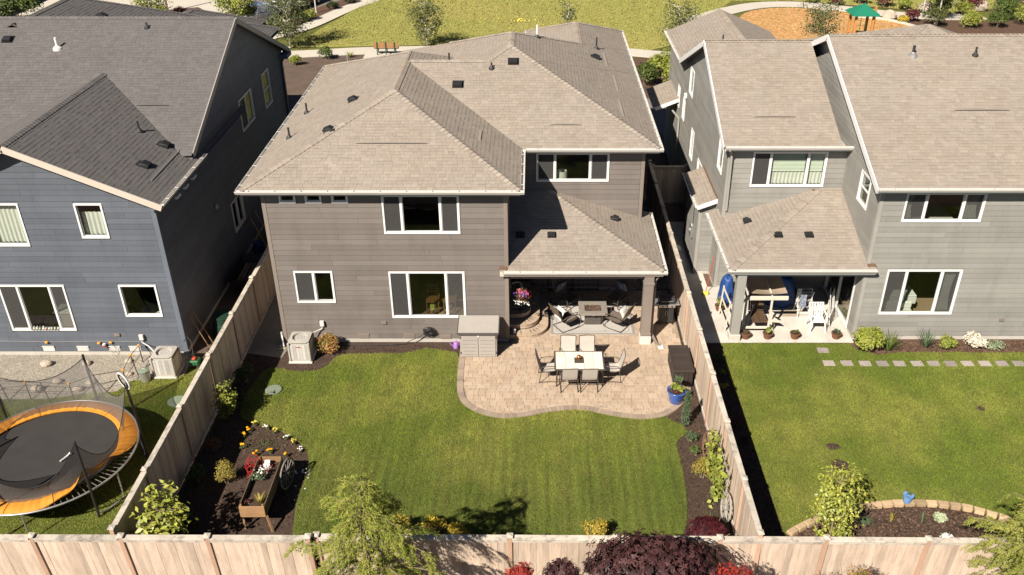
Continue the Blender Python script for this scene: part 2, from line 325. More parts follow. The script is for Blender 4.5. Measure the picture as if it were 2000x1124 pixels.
    def quad(s, a, b, c, d, tone=0.): return s.add([a, b, c, d], [(0, 1, 2, 3)], tone)
    def ball(s, c, rx, ry=None, rz=None, n=10, m=6, tone=0., jit=0.):
        ry = ry or rx; rz = rz or rx; vs = []; fs = []
        for i in range(m+1):
            th = math.pi*i/m
            for j in range(n):
                ph = 2*math.pi*j/n; k = 1+random.uniform(-jit, jit)
                vs.append((c[0]+rx*k*math.sin(th)*math.cos(ph), c[1]+ry*k*math.sin(th)*math.sin(ph), c[2]+rz*k*math.cos(th)))
        for i in range(m):
            for j in range(n): fs.append((i*n+j, (i+1)*n+j, (i+1)*n+(j+1) % n, i*n+(j+1) % n))
        return s.add(vs, fs, tone)
    def xf(s, m, n0=0):
        s.v[n0:] = [tuple(m @ Vector(p)) for p in s.v[n0:]]; return s
    def mesh(s, name, mat, org=(0, 0, 0), smooth=False):
        me = bpy.data.meshes.new(name); o = Vector(org)
        me.from_pydata([(p[0]-o[0], p[1]-o[1], p[2]-o[2]) for p in s.v], [], s.f)
        at = me.attributes.new('tone', 'FLOAT', 'FACE'); at.data.foreach_set('value', s.t)
        me.materials.append(MATS[mat] if isinstance(mat, str) else mat)
        if smooth: me.polygons.foreach_set('use_smooth', [True]*len(me.polygons))
        me.update(); return me
    def build(s, name, mat, parent=None, at=None, smooth=False, local=False):
        org = Vector(at) if at is not None else (Vector((0, 0, 0)) if (parent is None or local) else ORI[parent.name])
        o = bpy.data.objects.new(name, s.mesh(name, mat, org, smooth)); link(o, parent)
        if parent is None: o.location = org
        ORI[o.name] = ORI[parent.name] if (parent is not None) else org
        return o
def piece(name, me, loc, parent, rz=0., scale=None, rot=None):
    """one more object on shared mesh data, child of parent (loc in world)"""
    o = bpy.data.objects.new(name, me); link(o, parent)
    o.location = Vector(loc)-(ORI[parent.name] if parent is not None else Vector((0, 0, 0)))
    o.rotation_euler = rot if rot is not None else (0, 0, rz)
    if scale: o.scale = scale
    ORI[o.name] = Vector(loc); return o
def copy_tree(o, parent=None):
    c = o.copy(); COL.objects.link(c)
    if parent is not None: c.parent = parent
    for ch in [x for x in bpy.data.objects if x.parent == o]: copy_tree(ch, c)
    return c
def np_mesh(name, V, F, mat, tone=None, parent=None, kind=None, smooth=False):
    """V (n,3), F (m,k) with k 3 or 4, tone (m,)"""
    me = bpy.data.meshes.new(name); V = np.asarray(V, np.float32); F = np.asarray(F, np.int32); k = F.shape[1]
    if parent is not None: V = V-np.array(ORI[parent.name], np.float32)
    me.vertices.add(len(V)); me.vertices.foreach_set('co', V.ravel())
    me.loops.add(F.size); me.loops.foreach_set('vertex_index', F.ravel())
    me.polygons.add(len(F)); me.polygons.foreach_set('loop_start', np.arange(0, F.size, k, dtype=np.int32))
    if tone is not None:
        at = me.attributes.new('tone', 'FLOAT', 'FACE'); at.data.foreach_set('value', np.asarray(tone, np.float32))
    me.materials.append(MATS[mat] if isinstance(mat, str) else mat)
    me.update(calc_edges=True); me.validate()
    o = bpy.data.objects.new(name, me); link(o, parent)
    if kind: o['kind'] = kind
    ORI[o.name] = ORI[parent.name] if parent is not None else Vector((0, 0, 0))
    return o
def inpoly(P, poly):
    poly = np.asarray(poly); x, y = P[:, 0], P[:, 1]; ins = np.zeros(len(P), bool); j = len(poly)-1
    for i in range(len(poly)):
        xi, yi = poly[i]; xj, yj = poly[j]
        c = ((yi > y) != (yj > y)) & (x < (xj-xi)*(y-yi)/(yj-yi+1e-12)+xi); ins ^= c; j = i
    return ins
def smooth_poly(pts, n=6, closed=True):
    """Catmull-Rom through the points"""
    P = [np.array(p, float) for p in pts]; k = len(P); out = []
    for i in range(k if closed else k-1):
        if closed: a, b, c, d = P[(i-1) % k], P[i], P[(i+1) % k], P[(i+2) % k]
        else: a, b, c, d = P[max(i-1, 0)], P[i], P[i+1], P[min(i+2, k-1)]
        for t in np.arange(n)/n:
            out.append(tuple(.5*((2*b)+(-a+c)*t+(2*a-5*b+4*c-d)*t*t+(-a+3*b-3*c+d)*t**3)))
    if not closed: out.append(tuple(P[-1]))
    return out
def sample_poly(poly, dens):
    poly = np.asarray(poly); lo = poly.min(0); hi = poly.max(0); n = int((hi-lo).prod()*dens)
    P = RNG.random((n, 2))*(hi-lo)+lo; return P[inpoly(P, poly)]
def sheet(name, poly, z, mat, kind='structure', label=None, cat=None, thick=.03):
    o = MB().prism(list(poly), z-thick, z).build(name, mat)
    return tag(o, label, cat, None, kind)
def fbm2(x, y, seed=0):
    """cheap smooth noise, about -1..1"""
    r = np.random.default_rng(seed); v = 0
    for k in range(6):
        a = r.random()*6.28; fq = .5*1.7**k; v = v+np.sin((x*np.cos(a)+y*np.sin(a))*fq*2+r.random()*6.28)/1.35**k
    return v/3.5
def blades(name, poly, dens, mat, label, h=(.035, .06), w=.011, z=0., holes=(), seed=0, cat='grass'):
    P = sample_poly(poly, dens)
    for q in holes: P = P[~inpoly(P, q)]
    P = P+RNG.normal(0, .014, P.shape); n = len(P); a = RNG.random(n)*6.283; hh = RNG.uniform(*h, n)*(1+.22*fbm2(P[:, 0]*2, P[:, 1]*2, 5)); lean = RNG.normal(0, .55, (n, 2))*hh[:, None]
    lean[:, 1] += .25*hh*np.sin(P[:, 0]*5.8)
    V = np.zeros((n, 3, 3)); dx = np.cos(a)*w/2; dy = np.sin(a)*w/2
    V[:, 0] = np.stack([P[:, 0]-dx, P[:, 1]-dy, np.full(n, z)], 1); V[:, 1] = np.stack([P[:, 0]+dx, P[:, 1]+dy, np.full(n, z)], 1)
    V[:, 2] = np.stack([P[:, 0]+lean[:, 0], P[:, 1]+lean[:, 1], z+hh], 1)
    o = np_mesh(name, V.reshape(-1, 3), np.arange(n*3).reshape(-1, 3), mat, RNG.uniform(-1, 1, n), kind='stuff')
    return tag(o, label, cat)
def chips(name, poly, dens, size, mat, label, cat, z=0., flat=.35, holes=()):
    """loose pieces lying on a bed: small tilted boxes' top wedges"""
    P = sample_poly(poly, dens)
    for q in holes: P = P[~inpoly(P, q)]
    n = len(P); a = RNG.random(n)*6.283; l = RNG.uniform(.5, 1.2, n)*size; w = l*RNG.uniform(.3, .8, n); hh = l*flat*RNG.uniform(.4, 1, n)
    c, s_ = np.cos(a), np.sin(a); V = np.zeros((n, 5, 3))
    for i, (u, v) in enumerate(((-1, -1), (1, -1), (1, 1), (-1, 1))):
        V[:, i, 0] = P[:, 0]+(u*l*c-v*w*s_)/2; V[:, i, 1] = P[:, 1]+(u*l*s_+v*w*c)/2; V[:, i, 2] = z+RNG.uniform(-.2, .5, n)*hh
    V[:, 4, 0] = P[:, 0]; V[:, 4, 1] = P[:, 1]; V[:, 4, 2] = z+hh
    F = np.array([[0, 1, 4], [1, 2, 4], [2, 3, 4], [3, 0, 4]])[None]+np.arange(n)[:, None, None]*5
    o = np_mesh(name, V.reshape(-1, 3), F.reshape(-1, 3), mat, np.repeat(RNG.uniform(-1, 1, n), 4), kind='stuff')
    return tag(o, label, cat)
def leaves(name, P, size, mat, parent, N=None, asp=.5, up=.4, spread=1., tone=None, bend=.25, kind='stuff', lobes=0, jit=.35):
    """leaf-sized faces at points P; N preferred outward direction"""
    P = np.asarray(P, float); n = len(P)
    d = RNG.normal(0, spread, (n, 3))
    if N is not None: d = d+np.asarray(N)*1.3
    d[:, 2] += up; d /= np.linalg.norm(d, axis=1)[:, None]+1e-9          # leaf normal
    t = np.cross(d, RNG.normal(0, 1, (n, 3))); t /= np.linalg.norm(t, axis=1)[:, None]+1e-9
    b = np.cross(d, t); L = size*RNG.uniform(1-jit, 1+jit, n)[:, None]; Wd = L*asp
    tn = RNG.uniform(-1, 1, n) if tone is None else tone
    if lobes:                                              # palmate leaf: a star of narrow lobes
        k = lobes; A = np.linspace(-2.0, 2.0, k); vs = [P-t*L*.1]; F = []
        for i, a in enumerate(A):
            ll = L*(.62 if abs(a) > 1.2 else 1.)*.62; e = t*np.cos(a)+b*np.sin(a); q = b*np.cos(a)-t*np.sin(a)
            vs += [P+e*ll*.45-q*Wd*.22, P+e*ll-d*bend*L*.4, P+e*ll*.45+q*Wd*.22]
            F.append([0, 1+3*i, 2+3*i, 3+3*i])
        V = np.stack(vs, 1); m = V.shape[1]; F = np.array(F)[None]+np.arange(n)[:, None, None]*m
        return np_mesh(name, V.reshape(-1, 3), F.reshape(-1, 4), mat, np.repeat(tn, k), parent, kind)
    V = np.stack([P-t*L*.5, P-b*Wd*.5+t*L*.05-d*0, P+t*L*.5-d*L*bend, P+b*Wd*.5+t*L*.05], 1)
    V[:, 1] -= d*Wd*bend*.6; V[:, 3] -= d*Wd*bend*.6
    F = np.array([[0, 1, 2], [0, 2, 3]])[None]+np.arange(n)[:, None, None]*4
    return np_mesh(name, V.reshape(-1, 3), F.reshape(-1, 3), mat, np.repeat(tn, 2), parent, kind)
def blob_points(n, c, rx, ry, rz, lumps=9, shell=.55, seed=None):
    """points through an uneven crown made of lumps, with outward directions"""
    r = np.random.default_rng(seed if seed is not None else int(RNG.integers(1e9)))
    u = r.normal(0, 1, (lumps, 3)); u /= np.linalg.norm(u, axis=1)[:, None]; u[:, 2] = np.abs(u[:, 2])*.9-.25
    cen = u*r.uniform(.35, .62, (lumps, 1)); rad = r.uniform(.38, .6, lumps)
    k = r.integers(0, lumps, n); v = r.normal(0, 1, (n, 3)); v /= np.linalg.norm(v, axis=1)[:, None]
    q = cen[k]+v*(rad[k]*(shell+(1-shell)*r.random(n)))[:, None]
    P = np.array(c)+q*np.array([rx, ry, rz]); nn = q/(np.linalg.norm(q, axis=1)[:, None]+1e-9)
    return P, (nn+v*.6)
def shrub(name, label, cat, loc, rx, ry, rz, n, size, mat, group=None, asp=.55, lumps=9, stems=5, lift=0., up=.4, shell=.5, lobes=0, stem_mat='twig', bend=.25):
    t = thing(name, label, cat, loc, group); c = (loc[0], loc[1], loc[2]+lift+rz*.85)
    P, Nn = blob_points(n, c, rx, ry, rz, lumps, shell); P[:, 2] = np.maximum(P[:, 2], loc[2]+.02)
    m = MB()
    for i in range(stems):
        a = random.random()*6.28; e = (c[0]+rx*.6*math.cos(a), c[1]+ry*.6*math.sin(a), c[2]+rz*random.uniform(-.1, .5))
        mid = (loc[0]+rx*.2*math.cos(a), loc[1]+ry*.2*math.sin(a), loc[2]+(lift+rz)*.5)
        m.tube([(loc[0]+.03*math.cos(a), loc[1]+.03*math.sin(a), loc[2]-.03), mid, e], [.014*(1+rz), .010*(1+rz), .004], 5)
    m.build('stem', stem_mat, t)
    leaves('foliage', P, size, mat, t, Nn, asp, up, lobes=lobes, bend=bend); return t
def blade_tuft(name, label, cat, loc, n, h, mat, spread=.5, w=.02, group=None, droop=.6):
    """arching strap leaves from one crown"""
    t = thing(name, label, cat, loc, group); V = []; F = []; T = []
    for i in range(n):
        a = random.random()*6.283; r = random.uniform(.4, 1)*spread; hh = h*random.uniform(.65, 1.1); c, s_ = math.cos(a), math.sin(a); k = 4; tn = random.uniform(-1, 1)
        b0 = len(V)
        for j in range(k+1):
            u = j/k; rr = r*u; zz = hh*(u*1.6-droop*u*u*1.0); ww = w*(1-u)**.6*.5+.001
            V += [(loc[0]+rr*c-ww*s_, loc[1]+rr*s_+ww*c, loc[2]+zz), (loc[0]+rr*c+ww*s_, loc[1]+rr*s_-ww*c, loc[2]+zz)]
        for j in range(k): F.append((b0+2*j, b0+2*j+1, b0+2*j+3, b0+2*j+2)); T.append(tn)
    np_mesh('blade_leaves', V, F, mat, T, t, 'stuff'); return t
# ------------------------------------------------------------------ ground, paths, beds, lawns
sheet('ground', [(-700, -200), (700, -200), (700, 900), (-700, 900)], -.06, 'lawn_soil')
sheet('outer_bed', [(-30, -12), (30, -12), (30, 14.6), (-30, 14.6)], -.02, 'mulch_red')
sheet('garden_bed', [(-9.72, 14.6), (5.2, 14.6), (5.2, 30), (-9.72, 30)], 0., 'mulch')
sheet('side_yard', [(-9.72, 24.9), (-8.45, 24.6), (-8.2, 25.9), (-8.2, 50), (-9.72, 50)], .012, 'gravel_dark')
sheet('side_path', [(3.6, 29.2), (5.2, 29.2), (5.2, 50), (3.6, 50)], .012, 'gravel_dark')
LAWN = smooth_poly([(-2.62, 24.9), (-4.4, 24.87), (-6.15, 24.82), (-6.64, 24.6), (-6.81, 24.16), (-7.09, 23.87), (-7.75, 23.82), (-8.38, 23.98), (-8.8, 23.87),
    (-9.05, 22.6), (-8.85, 21.4), (-7.68, 20.87), (-6.86, 20.26), (-6.48, 19.7), (-6.34, 18.94), (-6.35, 17.74), (-6.2, 16.6), (-6.1, 15.75), (-3, 15.95), (0, 15.85), (2.6, 15.9), (3.5, 16.05),
    (3.95, 16.9), (4.11, 17.74), (4.19, 18.84), (4.15, 20.15), (4.05, 21.4)], 5)
PEDGE = smooth_poly([(-2.49, 24.6), (-2.47, 23.44), (-2.37, 22.49), (-2.06, 21.91), (-1.52, 21.53), (-0.89, 21.36), (-0.19, 21.46), (0.52, 21.68), (1.23, 21.78), (1.7, 21.73),
    (2.31, 21.51), (2.92, 21.36), (3.46, 21.33), (4.03, 21.48), (4.56, 21.96), (4.93, 22.6), (5.06, 23.2)], 6, False)
PATIO = [(-2.49, 25.5)]+PEDGE+[(5.08, 29.1), (-.8, 29.1), (-.8, 25.5)]
lawn_poly = LAWN+[(4.0, 21.5)]+[p for p in reversed(PEDGE) if p[0] < 4.02]
sheet('lawn', lawn_poly, .022, 'lawn_soil')
LID = [(-8.245+.30*math.cos(a*.3927), 22.78+.29*math.sin(a*.3927)) for a in range(16)]
blades('lawn_grass', lawn_poly, 2700, 'lawn_near', 'short mown grass of the fenced middle back yard', z=.02, holes=[LID])
chips('bark_mulch', [(-9.6, 15), (5.1, 15), (5.1, 25.4), (-9.6, 25.4)], 220, .05, 'mulch', 'dark bark mulch in the beds around the middle lawn', 'mulch', .002, holes=[lawn_poly, PATIO])

# right-hand yard
sheet('garden_bed', [(5.2, 14.6), (24, 14.6), (24, 26), (5.2, 26)], .002, 'mulch')
sheet('foundation_bed', [(10.9, 24.5), (24, 24.5), (24, 25.9), (10.9, 25.9)], .010, 'mulch_red')
RING = smooth_poly([(6.55, 16.60), (6.93, 16.85), (7.8, 17.3), (8.69, 17.58), (9.4, 17.68), (9.95, 17.72), (10.51, 17.72), (11.04, 17.65), (11.54, 17.54), (11.94, 17.38), (12.6, 16.95), (13.2, 16.0)], 6, False)
RL = [(6.45, 25.45), (6.36, 23.4), (6.45, 21.8), (6.43, 20.4), (6.44, 18.6), (6.46, 16.7)]+RING+[(13.4, 15), (24, 15), (24, 24.85), (12.5, 24.92), (11.6, 24.75), (10.95, 25.1), (10.85, 25.45)]
sheet('lawn', RL, .022, 'lawn_soil')
STEPS = [(9.82, 25.03), (9.80, 24.27), (10.40, 24.27), (11.0, 24.25), (11.57, 24.25), (12.13, 24.25), (12.72, 24.25), (13.27, 24.25), (13.83, 24.25), (14.39, 24.25), (14.97, 24.25), (15.53, 24.25), (16.09, 24.25)]
sq = [[(x-.2, y-.16), (x+.2, y-.16), (x+.2, y+.16), (x-.2, y+.16)] for x, y in STEPS]
MOLE = [[(8.72+.2*math.cos(a), 20.06+.16*math.sin(a)) for a in np.arange(0, 6.28, .6)], [(8.68+.24*math.cos(a), 19.26+.24*math.sin(a)) for a in np.arange(0, 6.28, .6)],
        [(13.78+.12*math.cos(a), 21.84+.1*math.sin(a)) for a in np.arange(0, 6.28, .6)]]
blades('lawn_grass', [(min(p[0], 19), p[1]) for p in RL], 2300, 'lawn_right', 'longer green grass of the right-hand back yard', (.04, .075), z=.02, holes=sq+MOLE)
chips('bark_mulch', [(6.5, 14.9), (13.2, 14.9), (13.2, 17.7), (6.5, 17.7)], 420, .06, 'mulch_red', 'brown bark mulch in the stone-edged bed by the rear fence', 'mulch', .004, holes=[RL])
chips('bark_mulch', [(10.9, 24.6), (18, 24.6), (18, 25.6), (10.9, 25.6)], 420, .06, 'mulch_red', 'reddish bark mulch along the foot of the right-hand house', 'mulch', .012, holes=[RL])
chips('bark_mulch', [(5.4, 16), (6.6, 16), (6.6, 25.4), (5.4, 25.4)], 260, .05, 'mulch', 'dark mulch strip between the fence and the right-hand lawn', 'mulch', .004, holes=[RL])
for i, q in enumerate(MOLE):
    cx = sum(p[0] for p in q)/len(q); cy = sum(p[1] for p in q)/len(q)
    o = chips('mole_hill', q, 2600, .05, 'mulch', ['smaller patch of bare soil in the right lawn, nearer the house', 'larger patch of bare soil in the right lawn', 'tiny bare patch in the right lawn at the right edge'][i], 'soil patch', .03)
# left-hand yard
GR = [(-26, 22.3), (-15.27, 22.35), (-14.27, 22.6), (-13.2, 22.75), (-12.97, 23.3), (-12.4, 23.45), (-11.4, 23.6), (-11.4, 24.9), (-26, 24.9)]
sheet('gravel_bed', GR, .006, 'gravel')
chips('gravel_stones', [p if p[0] > -19 else (-19, p[1]) for p in GR], 700, .035, 'gravel', 'pale gravel strip under the blue house wall', 'gravel', .006, .6)
LL = [(-26, 15), (-9.85, 15), (-9.85, 24.1), (-11.4, 23.6), (-12.4, 23.45), (-12.97, 23.3), (-13.2, 22.75), (-14.27, 22.6), (-15.27, 22.35), (-26, 22.3)]
sheet('lawn', LL, .0, 'lawn_soil')
blades('lawn_grass', [p if p[0] > -17.5 else (-17.5, p[1]) for p in LL], 2000, 'lawn_right', 'grass of the left-hand back yard around the trampoline', (.04, .07), z=0.)
sheet('side_yard', [(-11.7, 24.1), (-9.85, 24.1), (-9.85, 50), (-11.7, 50)], .004, 'soil')
tag(MB().lathe([(.26, .0), (.26, .04), (.24, .05), (.0001, .053)], (-8.245, 22.78, .02), 24, cap=False).build('access_lid', 'lid_green', at=(-8.245, 22.78, .02)),
    'round green plastic access lid set in the lawn near the left fence', 'utility lid')
tag(MB().prism([(-11.1+.3*math.cos(a), 22.2+.27*math.sin(a)) for a in np.arange(0, 6.28, .4)], .0, .05).build('access_lid', 'lid_green', at=(-11.1, 22.2, 0)),
    'green access lid in the shaded grass beside the trampoline', 'utility lid')
# park, street and far paths
PF = [(-17.4, 63.6), (-14, 63.75), (-8, 64.2), (0, 65), (4, 64.2), (7.5, 62.3), (9.2, 63.5), (14, 68), (15.2, 74.6), (17, 78.4), (22, 78.6), (30, 75.6), (34, 74), (40, 76), (60, 120), (-13, 120), (-11.2, 84), (-14.2, 78)]
sheet('field', PF, .0, 'park_grass')
def ribbon(name, pts, w, z, mat, th=.05):
    P = [np.array(p) for p in smooth_poly(pts, 6, False)]; L_, R_ = [], []
    for i, p in enumerate(P):
        d = P[min(i+1, len(P)-1)]-P[max(i-1, 0)]; d /= np.linalg.norm(d); n = np.array((-d[1], d[0])); ww = w/2
        L_.append(tuple(p+n*ww)); R_.append(tuple(p-n*ww))
    m = MB(); k = len(P)
    for i in range(k-1):
        q = [L_[i], R_[i], R_[i+1], L_[i+1]]
        m.prism([(x, y) for x, y in q[::-1]], z-th, z, random.uniform(-.3, .3) if i % 3 == 0 else 0)
    return tag(m.build(name, mat), None, None, None, 'structure')
ribbon('park_path', [(-22, 61.4), (-17, 61.6), (-12.4, 62.5), (-7.8, 62.9), (-2, 63.4), (4, 62.9), (8, 61.8), (13, 60)], 1.75, .03, 'concrete_far')
ribbon('park_path', [(-19.6, 66.3), (-17.6, 69.2), (-15.4, 75.6), (-13.4, 80), (-10, 90)], 1.5, .034, 'concrete_far')
ribbon('park_path', [(12.2, 70.8), (15.2, 74.0), (18.9, 76.7), (22.5, 77.0), (26, 75.3), (29.5, 73.4), (33, 72.6), (36, 72.8)], 1.9, .03, 'concrete_far')
CH = smooth_poly([(15.4, 64), (15.9, 70), (17.3, 74), (20, 75.6), (23, 75.4), (27, 73), (29, 70), (29.8, 66), (28, 61), (18, 60)], 5)
sheet('playground_bark', CH, .02, 'wood_chip')
tag(chips('playground_chips', CH, 45, .16, 'wood_chip', 'orange bark chips covering the playground', 'bark chips', .02), kind='stuff')
m = MB()
KP = smooth_poly([(25.6, 72.6), (27.6, 71.6), (29.1, 69.6), (29.9, 66.5), (29.4, 63)], 6, False)
for a, b in zip(KP[:-1], KP[1:]): m.beam((*a, .08), (*b, .08), .2, .2)
tag(m.build('playground_kerb', 'concrete_far'), None, None, None, 'structure')
sheet('planting_bed', [(-30, 45), (-7.5, 45), (-7.5, 62), (-12.2, 61.5), (-16.8, 60.8), (-30, 60)], -.004, 'soil')
sheet('planting_bed', [(28.6, 60), (45, 60), (45, 72), (36, 71.4), (31, 71.6), (27.2, 73.2)], -.004, 'mulch_red')
sheet('planting_bed', [(20, 78.6), (26, 77), (31, 75.2), (36, 74.6), (47, 76), (47, 96), (20, 96)], -.002, 'mulch_red')
sheet('planting_bed', [(-19.8, 66.5), (-16.2, 75.3), (-13.9, 81), (-15.2, 81.4), (-18.3, 75.4), (-21.6, 67.8)], .004, 'mulch_red')
sheet('street', [(-60, 66), (-22, 66), (-18.6, 74.6), (-15, 82), (-12, 90), (-14, 130), (-60, 130)], -.01, 'asphalt')
sheet('driveway', [(-42, 73.2), (-25.2, 73.4), (-24.2, 77), (-24, 92), (-42, 92)], .004, 'concrete_far')
sheet('street', [(41, 60), (80, 60), (80, 72.4), (44, 72.6), (41.5, 70)], .002, 'asphalt'); sheet('driveway', [(42.5, 73), (80, 72.8), (80, 96), (42.5, 96)], .004, 'concrete_far')
sheet('driveway', [(5.3, 37.5), (9.5, 37.5), (9.5, 52), (5.3, 52)], .006, 'asphalt'); sheet('planting_bed', [(4, 52), (16, 52), (16, 60.8), (4, 60.8)], .006, 'mulch_red')
sheet('side_yard', [(5.2, 25.5), (7, 25.5), (7, 46), (5.2, 46)], .008, 'soil'); sheet('walkway', [(5.7, 25.5), (6.62, 25.5), (6.62, 35), (5.7, 35)], .03, 'concrete'); sheet('rear_terrace', [(6.62, 25.5), (11.0, 25.5), (11.0, 29.3), (6.62, 29.3)], .05, 'concrete')
# ------------------------------------------------------------------ house builders
CAMP = np.array([0, 0, 17.])
class Roof:
    """roof = highest of several elements, each the lowest of its planes z=a x+b y+c over a rectangle"""
    def __init__(s): s.el = []
    def hip(s, x0, x1, y0, y1, z, k=.4167, sides='NSEW'):
        P = []
        if 'S' in sides: P.append((0, k, z-k*y0))
        if 'N' in sides: P.append((0, -k, z+k*y1))
        if 'W' in sides: P.append((k, 0, z-k*x0))
        if 'E' in sides: P.append((-k, 0, z+k*x1))
        s.el.append(((x0, x1, y0, y1), P))
    def he(s, e, x, y):
        r, P = s.el[e]; z = np.min([a*x+b*y+c for a, b, c in P], 0)
        return np.where((x >= r[0]-1e-6) & (x <= r[1]+1e-6) & (y >= r[2]-1e-6) & (y <= r[3]+1e-6), z, -99.)
    def H(s, x, y): return np.max([s.he(e, np.asarray(x, float), np.asarray(y, float)) for e in range(len(s.el))], 0)
    def active(s, e, p, x, y):
        a, b, c = s.el[e][1][p]; z = a*x+b*y+c; he = s.he(e, x, y); ok = (he > -50) & (z <= he+1e-6)
        for e2 in range(len(s.el)):
            if e2 != e:
                h2 = s.he(e2, x, y); c_ = h2 < z-1e-4
                if e2 > e: c_ |= np.abs(h2-z) <= 1e-4
                ok &= c_
        return ok
def intervals(mask, t):
    d = np.diff(np.concatenate([[0], mask.astype(int), [0]])); a = np.where(d == 1)[0]; b = np.where(d == -1)[0]-1
    return [(t[i], t[j]) for i, j in zip(a, b) if t[j]-t[i] > .03]
def near(iv, lst):
    best = None
    for q in lst:
        if min(iv[1], q[1])-max(iv[0], q[0]) > 0 and (best is None or abs(q[0]-iv[0])+abs(q[1]-iv[1]) < abs(best[0]-iv[0])+abs(best[1]-iv[1])): best = q
    return best or iv
def roof_build(house, rf, mat, label_stuff, thick=.13, singles=280, names=('roof', 'shingle'), holes=None):
    tabs = []; deck = MB(); EXP = .143
    for e, (r, P) in enumerate(rf.el):
        for p, (a, b, c) in enumerate(P):
            k = abs(a+b); cs = 1/math.sqrt(1+k*k); st = EXP*cs; axx = a != 0
            lo, hi = (r[0], r[1]) if axx else (r[2], r[3]); t0, t1 = (r[2], r[3]) if axx else (r[0], r[1])
            up = (a+b) > 0; n = int((hi-lo)/st)+1; t = np.arange(t0, t1+.011, .02)
            def ev(s_, tt):
                q = lo+s_ if up else hi-s_
                return (np.full_like(tt, q), tt) if axx else (tt, np.full_like(tt, q))
            for i in range(n):
                s0, s1 = i*st, min((i+1)*st, hi-lo-1e-4)
                if s1-s0 < .02: break
                mid = intervals(rf.active(e, p, *ev((s0+s1)/2, t)), t)
                if not mid: continue
                A = intervals(rf.active(e, p, *ev(s0+1e-4, t)), t); B = intervals(rf.active(e, p, *ev(s1-1e-4, t)), t)
                for iv in mid:
                    ia, ib = near(iv, A), near(iv, B)
                    ia = (ia[0] if abs(ia[0]-iv[0]) < .35 else iv[0], ia[1] if abs(ia[1]-iv[1]) < .35 else iv[1])
                    ib = (ib[0] if abs(ib[0]-iv[0]) < .35 else iv[0], ib[1] if abs(ib[1]-iv[1]) < .35 else iv[1])
                    def pt(s_, tt, dz):
                        q = lo+s_ if up else hi-s_; x, y = (q, tt) if axx else (tt, q); return (x, y, a*x+b*y+c+dz)
                    fl = (up != axx)                        # winding
                    q4 = [pt(s0, ia[0], 0), pt(s0, ia[1], 0), pt(s1, ib[1], 0), pt(s1, ib[0], 0)]
                    deck.quad(*(q4 if fl else q4[::-1])); ql = [(x, y, z-thick) for x, y, z in q4]; deck.quad(*(ql[::-1] if fl else ql))
                    u = max(ia[0], ib[0])+random.uniform(.05, .3); cuts = []
                    while u < min(ia[1], ib[1])-.06: cuts.append(u); u += random.choice((.11, .14, .17, .20, .24, .29))
                    ea = [ia[0]]+cuts+[ia[1]]; eb = [ib[0]]+cuts+[ib[1]]; g = .002
                    for j in range(len(ea)-1):
                        l = random.choice((.009, .010, .014, .016)); x0, x1, y0, y1 = ea[j]+g, ea[j+1]-g, eb[j]+g, eb[j+1]-g
                        if x1-x0 < .01: x1 = x0+.01
                        if y1-y0 < .01: y1 = y0+.01
                        sm = s0+(s1-s0)*random.choice((.62, .7, .78)); xm0, xm1 = x0+(y0-x0)*.7, x1+(y1-x1)*.7; vs = [pt(s0-.004, x0, l), pt(s0-.004, x1, l), pt(s1+.004, y1, .007), pt(s1+.004, y0, .007), pt(s0-.004, x0, -.004), pt(s0-.004, x1, -.004), pt(s1, y1, -.004), pt(s1, y0, -.004), pt(sm, xm0, .3*l+.0049), pt(sm, xm1, .3*l+.0049)]
                        fs = [(0, 1, 9, 8), (8, 9, 2, 3), (4, 5, 1, 0), (5, 6, 2, 9, 1), (7, 4, 0, 8, 3)]
                        if not fl: fs = [f[::-1] for f in fs]
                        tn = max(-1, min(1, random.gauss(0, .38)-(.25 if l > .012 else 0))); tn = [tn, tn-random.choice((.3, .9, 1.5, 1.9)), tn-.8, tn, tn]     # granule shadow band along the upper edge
                        cc = np.mean(vs[:4], 0); nrm = np.array([-a, -b, 1.]); face = (CAMP-cc) @ nrm
                        tabs.append((np.linalg.norm(CAMP-cc) if face > 0 else 999, vs, fs, tn))
    ro = deck.build(names[0], mat, house)
    tabs.sort(key=lambda q: q[0]); fld = MB()
    for i, (d, vs, fs, tn) in enumerate(tabs):
        mb = MB() if i < singles else fld; k0 = len(mb.t); mb.add(vs, fs); mb.t[k0:] = tn
        if i < singles: mb.build(names[1], mat, ro)
    if fld.v: fld.build('shingle_field', mat, ro)['kind'] = 'stuff'
    return ro
def caps(ro, rf, mat, lines, w=.135, step=.165):
    for p0, p1 in lines:                                   # plan points, low to high
        p0, p1 = np.array(p0, float), np.array(p1, float); L = np.linalg.norm(p1-p0); d = (p1-p0)/L; n = np.array((-d[1], d[0])); k = max(1, int(L/step))
        for i in range(k):
            a = p0+d*(i*L/k); b = p0+d*min(L, (i+1)*L/k+.03)
            def z(q): return float(rf.H(q[0], q[1]))
            V = []
            for q, lift in ((a, .048), (b, .018)):
                e = .03 if L > .3 else 0
                for o in (-w, 0, w):
                    r = q+n*o; zz = z(q+n*o*.98) if o else z(q)
                    if zz < -50: zz = z(q)-abs(o)*.3
                    V.append((r[0], r[1], zz+lift*(1 if o == 0 else .8)))
            V += [(x, y, zz-.03) for x, y, zz in V[:3]]
            MB().add(V, [(0, 3, 4, 1), (1, 4, 5, 2), (0, 1, 7, 6), (1, 2, 8, 7)], max(-1.2, min(2.0, random.gauss(.45, .85)))).build('ridge_cap', mat, ro)
